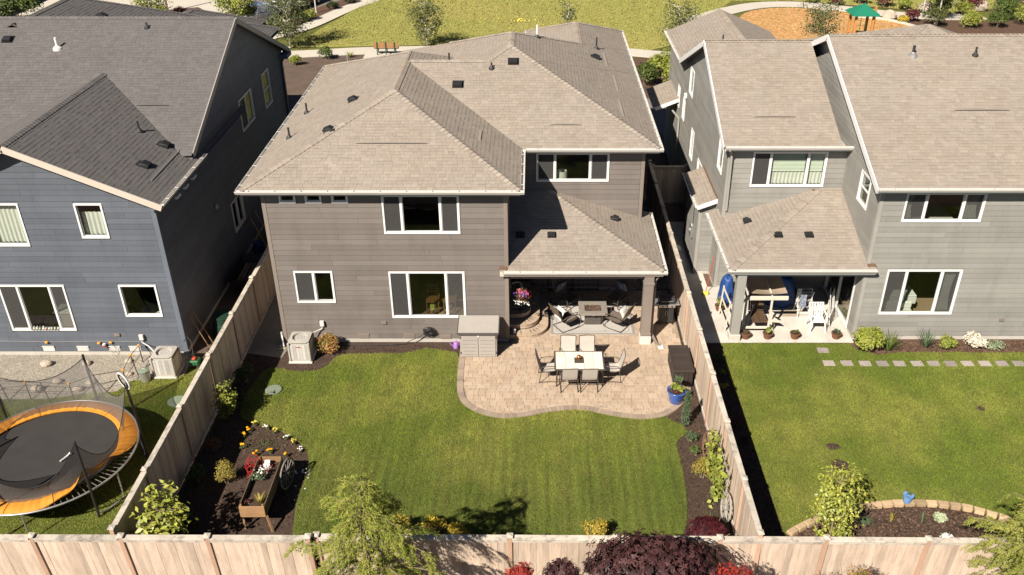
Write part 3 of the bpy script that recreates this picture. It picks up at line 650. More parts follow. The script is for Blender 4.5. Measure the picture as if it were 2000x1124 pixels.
def gutter(house, p0, p1, out, z, mat='gutter_white', hang=True, step=.78):
    """open trough: p0-p1 plan line of the fascia face, out = unit outward"""
    (x0, y0), (x1, y1) = p0, p1; ox, oy = out; w = .125; m = MB()
    def P(q, d, zz): return (q[0]+ox*d, q[1]+oy*d, zz)
    prof = [(0, z), (0, z-.115), (.075, z-.115), (.105, z-.06), (w, z-.03), (w, z), (w-.012, z), (w-.012, z-.028), (.092, z-.06), (.068, z-.104), (.008, z-.104), (.008, z)]
    A = [P(p0, d, zz) for d, zz in prof]; B = [P(p1, d, zz) for d, zz in prof]; n = len(prof)
    m.add(A+B, [(i, (i+1) % n, n+(i+1) % n, n+i) for i in range(n)])
    m.add(A, [(0, 1, 10, 11), (1, 2, 9, 10), (2, 3, 8, 9), (3, 4, 7, 8), (4, 5, 6, 7)]); m.add(B, [(0, 1, 10, 11), (1, 2, 9, 10), (2, 3, 8, 9), (3, 4, 7, 8), (4, 5, 6, 7)])
    for q, s_ in ((p0, 1), (p1, -1)):
        m.add([P(q, d, zz) for d, zz in prof[:6]], [(0, 1, 2, 3, 4, 5)])
    g = m.build('gutter', mat, house)
    if hang:
        L = math.hypot(x1-x0, y1-y0); k = int(L/step); dx, dy = (x1-x0)/L, (y1-y0)/L
        for i in range(k):
            t = (i+.5)*L/k; q = (x0+dx*t, y0+dy*t)
            MB().beam(P(q, .004, z-.004), P(q, w-.003, z+.004), .022, .012).build('gutter_hanger', mat, g)
    return g
class Wall:
    def __init__(s, p0, p1, z0, z1, top=None):
        s.p0, s.p1 = Vector((*p0, 0)), Vector((*p1, 0)); d = s.p1-s.p0; s.L = d.length; s.d = d/s.L
        s.n = Vector((s.d.y, -s.d.x, 0)); s.z0, s.z1 = z0, z1; s.top = top; s.op = []
    def at(s, u, z, o=0.): q = s.p0+s.d*u+s.n*o; return (q.x, q.y, z)
    def box(s, m, u0, u1, z0, z1, o0, o1, tone=0.):
        v = [s.at(u, z, o) for z in (z0, z1) for u, o in ((u0, o1), (u1, o1), (u1, o0), (u0, o0))]
        return m.add(v, [(3, 2, 1, 0), (4, 5, 6, 7), (0, 1, 5, 4), (1, 2, 6, 5), (2, 3, 7, 6), (3, 0, 4, 7)], tone)
    def topz(s, u): return np.full_like(u, s.z1) if s.top is None else np.minimum(s.top(u), s.z1)
def wall_build(house, w, mat, trim, boards=True, exp=.19, corner=(True, True), found=.16, piece_len=3.6):
    m = MB(); us = sorted({0., w.L, *[q for o in w.op for q in (o[0], o[1])], *(list(np.arange(.2, w.L, .2)) if w.top else [])})
    for a, b in zip(us[:-1], us[1:]):
        if b-a < 1e-4: continue
        ops = sorted([(o[2], o[3]) for o in w.op if o[0] <= a+1e-5 and o[1] >= b-1e-5]); z = w.z0; ta, tb = (float(q) for q in w.topz(np.array([a+1e-4, b-1e-4])))
        for o0, o1 in ops:
            if o0 > z: m.quad(w.at(a, z), w.at(b, z), w.at(b, o0), w.at(a, o0))
            z = o1
        if min(ta, tb) > z: m.quad(w.at(a, z), w.at(b, z), w.at(b, tb), w.at(a, ta))
    for o in w.op:                                         # reveals
        u0, u1, z0, z1 = o
        for q in (((u0, z0), (u1, z0)), ((u1, z0), (u1, z1)), ((u1, z1), (u0, z1)), ((u0, z1), (u0, z0))):
            (a, za), (b, zb) = q; m.quad(w.at(a, za), w.at(b, zb), w.at(b, zb, -.14), w.at(a, za, -.14))
    wo = m.build('wall', mat, house)
    if found: MB_ = MB(); w.box(MB_, -.0, w.L, w.z0-.3, w.z0+found-.02, -.05, .008); MB_.build('foundation', 'foundation', wo)
    if boards:
        z = w.z0+found; c0 = .105 if corner[0] else 0; c1 = w.L-.105 if corner[1] else w.L; u = np.arange(c0, c1+.0101, .02)
        while z < w.z1-.03:
            zt = min(z+exp, w.z1)
            def iv(zz):
                mk = w.topz(u) >= zz-1e-4
                for o in w.op:
                    if o[2] < z+exp*.75 and o[3] > z+exp*.25: mk &= ~((u > o[0]-.04) & (u < o[1]+.04))
                return intervals(mk, u)
            lo = iv(z+.002)
            for a, b in lo:
                hi = near((a, b), iv(zt-.002)) if w.top else (a, b)
                cuts = [a]; q = a+random.uniform(.6, piece_len)
                while q < b-.5: cuts.append(q); q += piece_len
                cuts.append(b)
                for i in range(len(cuts)-1):
                    b0, b1 = cuts[i]+.0025, cuts[i+1]-.0025; t0 = max(b0, hi[0]) if i == 0 and w.top else b0; t1 = min(b1, hi[1]) if i == len(cuts)-2 and w.top else b1
                    if t1 <= t0: t0 = t1 = min(max((t0+t1)/2, b0), b1); t1 += .01
                    V = [w.at(b0, z, .020), w.at(b1, z, .020), w.at(t1, zt-.001, .008), w.at(t0, zt-.001, .008), w.at(b0, z, .001), w.at(b1, z, .001), w.at(t1, zt, .001), w.at(t0, zt, .001)]
                    MB().add(V, [(0, 1, 2, 3), (4, 5, 1, 0), (5, 6, 2, 1), (6, 7, 3, 2), (7, 4, 0, 3)], random.uniform(-.5, .5)).build('siding_board', mat, wo)
            z += exp
    for k, (c, uu) in enumerate(((corner[0], 0), (corner[1], w.L))):
        if c:
            b = MB(); tz = float(w.topz(np.array([min(max(uu, .05), w.L-.05)]))[0]); w.box(b, uu-(.025 if k == 0 else .1), uu+(.1 if k == 0 else .025), w.z0+.1, tz, .0, .027); b.build('corner_board', trim, wo)
    return wo
def window(house, w, u0, u1, z0, z1, split='o', blind=None, screens='', trim='vinyl_white', fw=.036, rows=None):
    """white vinyl window: split e.g. [.25,.75] vertical mullions; screens = indices of screened lights"""
    w.op.append((u0, u1, z0, z1)); m = MB(); t = fw
    w.box(m, u0-.038, u1+.038, z0-.045, z0+t*.5, -.06, .045); w.box(m, u0-.038, u1+.038, z1-t*.5, z1+.038, -.06, .038)
    w.box(m, u0-.038, u0+t*.5, z0+t*.5, z1-t*.5, -.06, .041); w.box(m, u1-t*.5, u1+.038, z0+t*.5, z1-t*.5, -.06, .041)
    xs = [u0+t*.5]+[u0+(u1-u0)*f for f in (split if split != 'o' else [])]+[u1-t*.5]
    for q in xs[1:-1]: w.box(m, q-.03, q+.03, z0+t*.5, z1-t*.5, -.055, .03)
    fo = m.build('window', trim, house)
    for i in range(len(xs)-1):
        a, b = xs[i]+(.03 if i else 0), xs[i+1]-(.03 if i < len(xs)-2 else 0); za, zb = z0+t*.5, z1-t*.5
        s_ = MB(); k = .022                                 # sash
        w.box(s_, a, b, za, za+k, -.045, .008); w.box(s_, a, b, zb-k, zb, -.045, .008); w.box(s_, a, a+k, za+k, zb-k, -.045, .006); w.box(s_, b-k, b, za+k, zb-k, -.045, .006)
        if rows and i in rows: w.box(s_, a+k, b-k, (za+zb)/2-.025, (za+zb)/2+.025, -.045, .004)
        s_.build('sash', trim, fo)
        g = MB(); g.quad(w.at(a+k*.5, za+k*.5, -.02), w.at(b-k*.5, za+k*.5, -.02), w.at(b-k*.5, zb-k*.5, -.02), w.at(a+k*.5, zb-k*.5, -.02)); g.build('pane', 'glass', fo)
        if str(i) in screens:
            g = MB(); g.quad(w.at(a+k*.5, za+k*.5, .0), w.at(b-k*.5, za+k*.5, .0), w.at(b-k*.5, zb-k*.5, .0), w.at(a+k*.5, zb-k*.5, .0)); g.build('screen', 'insect_screen', fo)
    return fo
def drape(fo, w, u0, u1, z0, z1, mat='curtain', depth=-.16, folds=9, gather=.0):
    """hanging curtain with folds"""
    m = MB(); n = folds*6; V = []; k = 7
    for j in range(k+1):
        f = j/k
        for i in range(n+1):
            x = u0+(u1-u0)*(i/n)*(1-gather*math.sin(f*math.pi)); V.append(w.at(x, z1+(z0-z1)*f, depth+.025*math.sin(i/n*folds*6.283+f*.8)*(.5+.5*f)))
    F = [(j*(n+1)+i, (j+1)*(n+1)+i, (j+1)*(n+1)+i+1, j*(n+1)+i+1) for j in range(k) for i in range(n)]
    m.add(V, F); return m.build('curtain', mat, fo, smooth=True)
def blinds(fo, w, u0, u1, z0, z1, depth=-.12):
    k = int((z1-z0)/.05)
    for i in range(k):
        z = z0+(i+.5)*(z1-z0)/k; m = MB(); m.quad(w.at(u0, z-.02, depth+.012), w.at(u1, z-.02, depth+.012), w.at(u1, z+.02, depth-.012), w.at(u0, z+.02, depth-.012)); m.build('blind_slat', 'blind', fo)
def roof_vent(house, x, y, rf, size=.34, rz=0., mat='black_plastic'):
    """low-profile hooded roof vent aligned with the slope"""
    z = float(rf.H(x, y)); e = .05; gx = float(rf.H(x+e, y)-rf.H(x-e, y))/(2*e); gy = float(rf.H(x, y+e)-rf.H(x, y-e))/(2*e)
    n = Vector((-gx, -gy, 1)).normalized(); up = Vector((gx, gy, gx*gx+gy*gy)).normalized(); sd = up.cross(n)
    mt = Matrix((sd, up, n)).transposed().to_4x4(); mt.translation = Vector((x, y, z)); s = size/2; m = MB()
    m.box(-s*1.15, s*1.15, -s*1.05, s*1.2, .016, .022)
    m.add([(-s*.85, -s*.9, .02), (s*.85, -s*.9, .02), (s*.85, s*.9, .02), (-s*.85, s*.9, .02), (-s*.8, -s*.95, .13), (s*.8, -s*.95, .13), (s*.72, s*.35, .14), (-s*.72, s*.35, .14), (s*.6, s*.85, .06), (-s*.6, s*.85, .06)],
          [(0, 1, 5, 4), (4, 5, 6, 7), (7, 6, 8, 9), (9, 8, 2, 3), (1, 2, 8, 6, 5), (0, 4, 7, 9, 3)])
    m.xf(mt); return m.build('roof_vent', mat, house)
def pipe_vent(house, x, y, rf, h=.38, r=.035, mat='dark_metal', base='dark_metal'):
    z = float(rf.H(x, y)); m = MB(); m.tube([(x, y, z-.02), (x, y, z+h)], r, 10); o = m.build('vent_pipe', mat, house, smooth=False)
    MB().lathe([(r*3.6, -.06), (r*3.2, .03), (r*1.5, .10), (r*1.1, .13)], (x, y, z), 12, cap=False).build('pipe_flashing', base, o); return o
def downspout(house, pts, mat='gutter_white', w=.075, d=.055):
    m = MB()
    for a, b in zip(pts[:-1], pts[1:]): m.beam(a, b, w, d, tone=0)
    return m.build('downspout', mat, house)
# ------------------------------------------------------------------ middle house
def soffit(house, x0, x1, y0, y1, z, mat): MB().box(x0, x1, y0, y1, z-.015, z).build('soffit', mat, house)
def fascia(house, p0, p1, z0, z1, mat, w=.03):
    MB().beam((*p0, (z0+z1)/2), (*p1, (z0+z1)/2), w, z1-z0).build('fascia', mat, house)
def rooms(house, x0, x1, y0, y1, floors, walls=()):
    m = MB()
    for z in floors: m.box(x0+.16, x1-.16, y0+.16, y1-.16, z-.12, z)
    m.build('floor', 'wood_floor', house); m = MB()
    for q in walls: m.box(*q)
    if m.v: m.build('partition', 'interior', house)

mh = thing('house', 'taupe two-storey house with tan shingled hip roof and covered patio in the middle', 'house', (-3, 34, 0), 'houses in a row')
RF = Roof()
RF.hip(-9.06, -.40, 25.16, 38.6, 5.86); RF.hip(-9.06, 4.33, 28.69, 37.35, 5.86); RF.hip(-6.06, 4.33, 28.69, 40.98, 5.86); RF.hip(-.36, 4.33, 36.5, 44.7, 5.86, sides='NEW')
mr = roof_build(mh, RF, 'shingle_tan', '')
caps(mr, RF, 'shingle_tan', [((-9.06, 25.16), (-4.73, 29.49)), ((-.40, 25.16), (-4.73, 29.49)), ((-4.73, 29.49), (-4.73, 33.1)), ((-9.06, 38.6), (-4.73, 34.27)),
     ((-4.6, 33.02), (-1.75, 33.02)), ((-1.73, 33.02), (-.865, 33.885)), ((4.33, 28.69), (-.865, 33.885)), ((-.865, 33.885), (-.865, 35.785)), ((-3.6, 38.52), (-.865, 35.785)),
     ((1.95, 38.6), (-.865, 35.785)), ((1.985, 38.64), (1.985, 42.355)), ((-.36, 44.7), (1.985, 42.355)), ((4.33, 44.7), (1.985, 42.355))])
for p0, p1, o in (((-9.06, 25.16), (-.4, 25.16), (0, -1)), ((-.4, 28.69), (4.33, 28.69), (0, -1)), ((-.4, 25.16), (-.4, 28.56), (1, 0)), ((4.33, 28.69), (4.33, 44.7), (1, 0)), ((-9.06, 25.16), (-9.06, 38.6), (-1, 0))):
    a = Vector(p0); b = Vector(p1); d = (b-a).normalized(); ext = .128
    e0 = p0; e1 = p1
    if o == (0, -1): e0 = (p0[0]-(.12 if p0[0] < -1 else -.14), p0[1]); e1 = (p1[0]+.12, p1[1])
    gutter(mh, e0, e1, o, 5.872)
    f0 = (p0[0]-o[0]*.018, p0[1]-o[1]*.018); f1 = (p1[0]-o[0]*.018, p1[1]-o[1]*.018); fascia(mh, f0, f1, 5.68, 5.85, 'fascia_cream')
gutter(mh, (-.36, 41.1), (-.36, 44.7), (-1, 0), 5.872)
SZ = 5.70
soffit(mh, -9.03, -.43, 25.19, 25.62, SZ, 'trim_taupe'); soffit(mh, -.88, -.43, 25.62, 28.6, SZ, 'trim_taupe'); soffit(mh, -.43, 4.3, 28.72, 29.2, SZ, 'trim_taupe')
soffit(mh, 3.85, 4.3, 29.2, 44.6, SZ, 'trim_taupe'); soffit(mh, -9.03, -8.5, 25.62, 38.5, SZ, 'trim_taupe')
ws = Wall((-8.55, 25.59), (-.85, 25.59), 0, SZ)
X = lambda x: x+8.55
f_up = window(mh, ws, X(-4.75), X(-2.38), 4.22, 5.50, [.24, .76], screens='02')
for x in (-7.97, -7.15, -6.32): window(mh, ws, X(x), X(x+.45), 5.30, 5.60)
window(mh, ws, X(-7.87), X(-6.66), 1.64, 2.76, [.5], screens='0'); window(mh, ws, X(-4.74), X(-2.31), 1.04, 2.74, [.24, .76], screens='02')
wo = wall_build(mh, ws, 'siding_taupe', 'trim_taupe')
for x, z in ((-5.82, .26), (-4.26, .26), (-3.01, .24)):    # crawl-space vents
    m = MB(); ws.box(m, X(x)-.19, X(x)+.19, z-.09, z+.09, .02, .034)
    v = m.build('foundation_vent', 'trim_taupe', wo); m = MB()
    for k in range(4): ws.box(m, X(x)-.16, X(x)+.16, z-.065+k*.036, z-.05+k*.036, .034, .046)
    m.build('vent_louvre', 'trim_taupe', v)
m = MB(); ws.box(m, X(-5.16), X(-5.0), .76, .86, .02, .06); m.build('dryer_vent', 'trim_taupe', wo)
we = Wall((-.85, 25.59), (-.85, 29.15), 0, SZ); we.op.append((1.0, 1.92, .62, 2.62)); wall_build(mh, we, 'siding_taupe', 'trim_taupe', corner=(True, False))
m = MB(); we.box(m, 1.02, 1.90, .64, 2.6, -.08, -.04); dr = m.build('door', 'trim_taupe', mh); m = MB(); we.box(m, 1.12, 1.80, 1.5, 2.45, -.042, -.03); m.build('pane', 'car_glass', dr)
MB().ball((-.80, 26.72, 1.55), .03, n=8, m=5).build('handle', 'steel', dr)
wr = Wall((-.85, 29.15), (3.88, 29.15), 0, SZ); fr = window(mh, wr, .98, 3.47, 4.50, 5.50, [.25, .75], screens='02')
wall_build(mh, wr, 'siding_taupe', 'trim_taupe', corner=(False, True))
for q0, q1 in (((3.88, 29.15), (3.88, 44.2)), ((-8.55, 38.2), (-8.55, 25.59)), ((3.88, 44.2), (-8.55, 38.2))): wall_build(mh, Wall(q0, q1, 0, SZ), 'siding_taupe', 'trim_taupe', boards=False, corner=(False, False))
rooms(mh, -8.5, -.9, 25.6, 33, (.45, 3.05), [(-8.4, -.95, 30.2, 30.3, .45, 5.6), (-5.4, -5.3, 25.8, 30.2, .45, 5.6)]); rooms(mh, -.85, 3.8, 29.2, 34, (.45, 3.05), [(-.8, 3.7, 33, 33.1, .45, 5.6)])
MB().box(-8.5, -.9, 25.66, 30, 5.62, 5.68).build('ceiling', 'interior', mh); MB().box(-.85, 3.8, 29.22, 34, 5.62, 5.68).build('ceiling', 'interior', mh)
# patio roof
RP = Roof(); k3 = .333
RP.el.append(((-.87, 4.27, 25.39, 29.85), [(0, k3, 2.9-k3*25.39), (-k3, 0, 2.9+k3*4.27)])); RP.el.append(((-1.1, -.87, 25.39, 25.565), [(0, k3, 2.9-k3*25.39)]))
pr = roof_build(mh, RP, 'shingle_tan', '', .1, 20, ('patio_roof', 'shingle')); caps(pr, RP, 'shingle_tan', [((4.27, 25.39), (.52, 29.14))])
gutter(mh, (-1.0, 25.39), (4.38, 25.39), (0, -1), 2.905, step=.9); gutter(mh, (4.27, 25.39), (4.27, 29.85), (1, 0), 2.905)
fascia(mh, (-1.1, 25.405), (4.25, 25.405), 2.70, 2.885, 'fascia_cream'); fascia(mh, (4.252, 25.4), (4.252, 29.85), 2.70, 2.885, 'fascia_cream')
MB().box(-1.12, -.86, 25.42, 25.56, 2.93, 2.98).build('flashing', 'flashing_brown', mh)
MB().box(-.84, 4.22, 25.44, 29.13, 2.70, 2.715).build('patio_ceiling', 'trim_taupe', mh)
MB().cbox(-.82, 4.06, 25.63, 25.83, 2.48, 2.70, .006).build('beam', 'trim_taupe', mh); MB().cbox(3.72, 3.98, 25.84, 29.12, 2.482, 2.70, .006).build('beam', 'trim_taupe', mh)
m = MB().cbox(3.66, 3.98, 25.44, 25.76, .32, 2.70, .008); po = m.build('post', 'trim_taupe', mh)
for z in (.36, 2.33): MB().cbox(3.64, 4.0, 25.42, 25.78, z, z+.1, .006).build('post_collar', 'trim_taupe', po)
MB().cbox(3.63, 4.01, 25.37, 25.75, .0, .32, .01).build('footing', 'concrete', po)
downspout(mh, [(4.2, 25.5, 2.75), (4.04, 25.62, 2.4), (4.04, 25.62, .32), (4.2, 25.3, .12), (4.32, 25.2, .09)], 'trim_taupe')
MB().cbox(4.25, 4.42, 25.08, 25.26, .03, .10, .01).build('splash_end', 'vinyl_white', mh)
for x, y in ((-.45, 26.95), (.62, 26.95)): roof_vent(mh, x, y, RP, .26)
roof_vent(mh, 2.55+.3, 28.3, RP, .26)
for x, y in ((-6.68, 27.75), (-2.75, 31.75), (-.75, 32.95)): roof_vent(mh, x, y, RF, .36)
roof_vent(mh, -6.35, 30.45, RF, .34); roof_vent(mh, 2.6, 37.3, RF, .36)
for x, y, h, mt in ((-8.35, 28.9, .38, 'dark_metal'), (-8.3, 31.4, .38, 'dark_metal'), (-1.55, 32.6, .22, 'dark_metal'), (.15, 36.6, .52, 'vinyl_white'), (2.75, 38.9, .5, 'dark_metal'), (-3.3, 34.6, .45, 'dark_metal')):
    pipe_vent(mh, x, y, RF, h, .035, mt)
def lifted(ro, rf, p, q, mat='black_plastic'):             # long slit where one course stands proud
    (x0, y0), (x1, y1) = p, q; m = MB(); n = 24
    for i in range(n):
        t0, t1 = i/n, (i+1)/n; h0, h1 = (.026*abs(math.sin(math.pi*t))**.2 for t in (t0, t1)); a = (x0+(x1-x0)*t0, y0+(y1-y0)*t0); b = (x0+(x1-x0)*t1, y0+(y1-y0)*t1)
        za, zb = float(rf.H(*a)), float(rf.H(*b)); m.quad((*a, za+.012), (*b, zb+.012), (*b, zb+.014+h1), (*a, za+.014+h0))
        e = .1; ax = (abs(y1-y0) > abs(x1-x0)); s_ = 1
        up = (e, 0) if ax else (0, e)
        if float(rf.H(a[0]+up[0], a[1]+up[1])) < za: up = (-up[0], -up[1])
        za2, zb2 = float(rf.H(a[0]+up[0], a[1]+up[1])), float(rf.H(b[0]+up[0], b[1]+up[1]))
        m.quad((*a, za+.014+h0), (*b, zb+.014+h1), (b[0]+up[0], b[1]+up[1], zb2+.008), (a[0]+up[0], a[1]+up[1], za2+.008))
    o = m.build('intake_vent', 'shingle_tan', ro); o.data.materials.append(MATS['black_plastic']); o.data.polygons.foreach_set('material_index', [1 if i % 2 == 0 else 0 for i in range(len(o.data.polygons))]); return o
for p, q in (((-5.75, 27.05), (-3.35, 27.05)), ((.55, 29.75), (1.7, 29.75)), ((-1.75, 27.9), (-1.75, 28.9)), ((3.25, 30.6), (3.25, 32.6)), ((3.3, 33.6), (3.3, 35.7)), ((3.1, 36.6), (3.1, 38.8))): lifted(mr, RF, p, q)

# ------------------------------------------------------------------ left house
lh = thing('house', 'slate blue two-storey house with dark grey gabled roof at the left', 'house', (-17, 33, 0), 'houses in a row')
KL = .44; RL_ = Roof()
RL_.hip(-27, -11.4, 27.85, 41.3, 5.93, KL, 'NS'); RL_.hip(-19.75, -11.25, 24.42, 33.5, 5.72, KL, 'EW'); RL_.hip(-26.5, -12.9, 34, 45.7, 5.75, KL, 'NEW'); RL_.hip(-19.5, -14, 40, 47.3, 5.75, KL, 'NEW')
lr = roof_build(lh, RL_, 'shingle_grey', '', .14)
caps(lr, RL_, 'shingle_grey', [((-26.5, 34.575), (-11.42, 34.575)), ((-15.5, 24.45), (-15.5, 31.6)), ((-12.9, 45.7), (-19.7, 38.9)), ((-19.7, 35.2), (-19.7, 38.9)), ((-16.75, 42.4), (-16.75, 44.55)), ((-14, 47.3), (-16.75, 44.55))])
def rake(house, pts, w, h, mat, dz=-.09):
    for a, b in zip(pts[:-1], pts[1:]): MB().beam((a[0], a[1], a[2]+dz), (b[0], b[1], b[2]+dz), w, h, up=(0, 0, 1)).build('rake_board', mat, house)
rake(lh, [(-11.22, 24.405, 5.70), (-15.5, 24.405, 7.59)], .035, .2, 'fascia_cream'); rake(lh, [(-15.5, 24.405, 7.59), (-19.75, 24.405, 5.72)], .035, .2, 'fascia_cream')
rake(lh, [(-11.385, 28.0, 5.99), (-11.385, 34.57, 8.88)], .035, .2, 'trim_grey'); rake(lh, [(-11.385, 34.57, 8.88), (-11.385, 41.3, 5.93)], .035, .2, 'trim_grey')
gutter(lh, (-11.25, 24.45), (-11.25, 28.55), (1, 0), 5.735); gutter(lh, (-14, 41.3), (-11.3, 41.3), (0, 1), 5.94)
MB().cbox(-11.64, -11.27, 40.5, 41.28, 5.62, 5.80, .005).build('eave_return', 'trim_blue', lh)
fascia(lh, (-11.27, 24.45), (-11.27, 28.5), 5.53, 5.72, 'trim_grey'); soffit(lh, -11.7, -11.28, 24.5, 28.4, 5.53, 'trim_blue')
for y in (25.6, 26.35, 27.1): MB().cbox(-11.22, -11.12, y-.16, y+.16, 5.44, 5.52, .004).build('eave_vent', 'gutter_white', lh)
def gtop(u): x = -20+u; return np.minimum(5.72+KL*(-11.25-x), 5.72+KL*(x+19.75))-.15
wl = Wall((-20, 24.8), (-11.65, 24.8), 0, 8, gtop); XL = lambda x: x+20
fa = window(lh, wl, XL(-14.03), XL(-13.24), 4.46, 5.56); fb = window(lh, wl, XL(-18.0), XL(-15.80), 4.18, 5.56, [.5])
fc = window(lh, wl, XL(-17.2), XL(-15.15), 1.04, 2.69, [.27, .77], screens='02'); fd = window(lh, wl, XL(-13.33), XL(-12.19), 1.58, 2.69)
lo = wall_build(lh, wl, 'siding_blue', 'trim_blue')
drape(fa, wl, XL(-14.0), XL(-13.27), 4.47, 5.24, folds=5); drape(fb, wl, XL(-17.2), XL(-15.85), 4.2, 5.5, folds=10)
for x in (-16.25, -15.1, -14.05, -13.35):
    m = MB(); wl.box(m, XL(x)-.19, XL(x)+.19, .18, .36, .02, .032); v = m.build('foundation_vent', 'gutter_white', lo); m = MB()
    wl.box(m, XL(x)-.2, XL(x)+.2, .36, .375, .02, .06)
    for k in range(4 if x > -16 else 0): wl.box(m, XL(x)-.17, XL(x)+.17, .205+k*.036, .22+k*.036, .034, .048)
    m.build('vent_louvre', 'gutter_white', v)
m = MB(); wl.box(m, XL(-13.92), XL(-13.74), .78, .88, .02, .06); m.build('dryer_vent', 'trim_taupe', lo)
def etop(u): y = 24.8+u; return np.where(y < 28.35, 5.55, np.minimum(5.93+KL*(y-27.85), 5.93+KL*(41.3-y))-.15)
wle = Wall((-11.65, 24.8), (-11.65, 40.9), 0, 9, etop)
window(lh, wle, 9.2, 10.85, 4.55, 5.75, [.5], screens='0'); window(lh, wle, 12.6, 13.6, 4.35, 5.78, rows=[0]); window(lh, wle, 6.4, 7.65, 1.45, 2.6, [.5])
leo = wall_build(lh, wle, 'siding_blue', 'trim_blue', exp=.19)
wall_build(lh, Wall((-11.65, 40.9), (-26, 40.9), 0, 5.7), 'siding_blue', 'trim_blue', boards=False, corner=(False, False)); wall_build(lh, Wall((-20, 36), (-20, 24.8), 0, 5.6), 'siding_blue', 'trim_blue', boards=False, corner=(False, False))
rooms(lh, -20, -11.7, 24.85, 40, (.45, 3.05), [(-19.9, -11.8, 29, 29.1, .45, 5.5), (-14.6, -14.5, 25, 29, 3.05, 5.5), (-14.6, -14.5, 25, 29, .45, 3), (-19.9, -11.8, 29.2, 29.22, .45, 5.5)])
MB().box(-19.8, -11.75, 24.9, 40, 5.56, 5.6).build('ceiling', 'interior', lh)
downspout(lh, [(-11.3, 24.6, 5.6), (-11.6, 24.72, 5.35), (-11.6, 24.74, .25), (-11.5, 24.55, .1)], 'trim_blue'); downspout(lh, [(-11.45, 41.2, 5.8), (-11.58, 40.5, 5.45), (-11.58, 40.5, .2)], 'gutter_dark')
MB().lathe([(.0001, 0), (.09, .0), (.11, .05), (.06, .1), (.0001, .1)], (0, 0, 0), 10, cap=False).xf(Matrix.Translation((-11.63, 29.6, 3.25)) @ Matrix.Rotation(R(90), 4, 'Y')).build('wall_vent', 'trim_grey', leo)
for x, y in ((-12.35, 26.35), (-12.35, 28.1)): roof_vent(lh, x, y, RL_, .34)
roof_vent(lh, -19.6, 33.35, RL_, .36); roof_vent(lh, -18.2, 38.2, RL_, .36)
pipe_vent(lh, -13.2, 28.4, RL_, .36); pipe_vent(lh, -17.6, 32.9, RL_, .4, .05, 'vinyl_white', 'gutter_white'); pipe_vent(lh, -20.6, 34.0, RL_, .2); pipe_vent(lh, -14.6, 34.0, RL_, .2)
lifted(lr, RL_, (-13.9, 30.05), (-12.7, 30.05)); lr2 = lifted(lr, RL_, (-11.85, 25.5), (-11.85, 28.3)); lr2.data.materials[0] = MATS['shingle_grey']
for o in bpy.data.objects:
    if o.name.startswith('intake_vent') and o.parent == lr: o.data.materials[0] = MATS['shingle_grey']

# ------------------------------------------------------------------ right house
rh = thing('house', 'light grey two-storey house with tan side-gabled roof and cluttered rear patio at the right', 'house', (13, 33, 0), 'houses in a row')
RR = Roof(); RR.hip(10.65, 26, 25.3, 39.5, 5.87, .41, 'NS'); RR.hip(6.55, 11.2, 28.85, 39.55, 5.87, .4167, 'NS'); RR.hip(6.6, 11.7, 35, 44.6, 5.87, .4167, 'EW'); RR.hip(10.9, 21.5, 31.6, 42.2, 5.87, .4167)
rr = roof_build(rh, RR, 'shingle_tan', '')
caps(rr, RR, 'shingle_tan', [((10.7, 32.4), (25, 32.4)), ((6.6, 34.2), (10.6, 34.2)), ((9.15, 37), (9.15, 44.55))])
gutter(rh, (10.65, 25.3), (26, 25.3), (0, -1), 5.885, step=1.0); gutter(rh, (6.6, 28.85), (10.98, 28.85), (0, -1), 5.885); gutter(rh, (6.6, 39.6), (6.6, 44.6), (-1, 0), 5.885)
fascia(rh, (10.66, 25.318), (26, 25.318), 5.70, 5.865, 'white_paint'); fascia(rh, (6.6, 28.868), (10.98, 28.868), 5.70, 5.865, 'white_paint'); fascia(rh, (6.618, 39.6), (6.618, 44.6), 5.70, 5.865, 'white_paint')
rake(rh, [(10.635, 25.28, 5.87), (10.635, 32.4, 8.78)], .035, .2, 'white_paint'); rake(rh, [(10.635, 32.4, 8.78), (10.635, 35.5, 7.5)], .035, .2, 'white_paint')
rake(rh, [(6.535, 28.85, 5.87), (6.535, 34.2, 8.1)], .035, .2, 'white_paint'); rake(rh, [(6.535, 34.2, 8.1), (6.535, 39.55, 5.87)], .035, .2, 'white_paint')
soffit(rh, 10.7, 26, 25.33, 25.78, 5.70, 'trim_grey'); soffit(rh, 6.6, 10.98, 28.88, 29.28, 5.70, 'trim_grey')
w1 = Wall((11.0, 25.75), (26, 25.75), 0, 5.71); X1 = lambda x: x-11
g1 = window(rh, w1, X1(11.82), X1(14.28), 4.56, 5.50, [.26, .75], screens='02'); g2 = window(rh, w1, X1(11.76), X1(14.17), 1.08, 2.72, [.26, .75], screens='02')
w1o = wall_build(rh, w1, 'siding_grey', 'trim_grey')
drape(g1, w1, X1(11.85), X1(12.15), 4.57, 5.48, folds=4, gather=.25); drape(g1, w1, X1(13.8), X1(14.25), 4.57, 5.48, folds=5, gather=.2); drape(g2, w1, X1(13.75), X1(14.14), 1.1, 2.7, folds=5, gather=.25)
m = MB(); w1.box(m, X1(15.9), X1(16.07), .78, .87, .02, .06); m.build('dryer_vent', 'trim_taupe', w1o)
def itop(u): y = 39-u; return 5.87+.41*(np.minimum(y, 64.8-y)-25.3)-.14
w2 = Wall((11.0, 39.0), (11.0, 25.75), 0, 9, itop); window(rh, w2, 39-27.62, 39-26.75, 4.5, 5.5, rows=[0])
dw = window(rh, w2, 39-29.05, 39-26.35, .14, 2.25, [.5], fw=.09); wall_build(rh, w2, 'siding_grey', 'trim_grey', corner=(False, True))
w3 = Wall((6.85, 29.25), (11.0, 29.25), 0, 5.71); g3 = window(rh, w3, .88, 3.42, 4.25, 5.50, [.24, .76], screens='0'); wall_build(rh, w3, 'siding_grey', 'trim_grey', corner=(True, False))
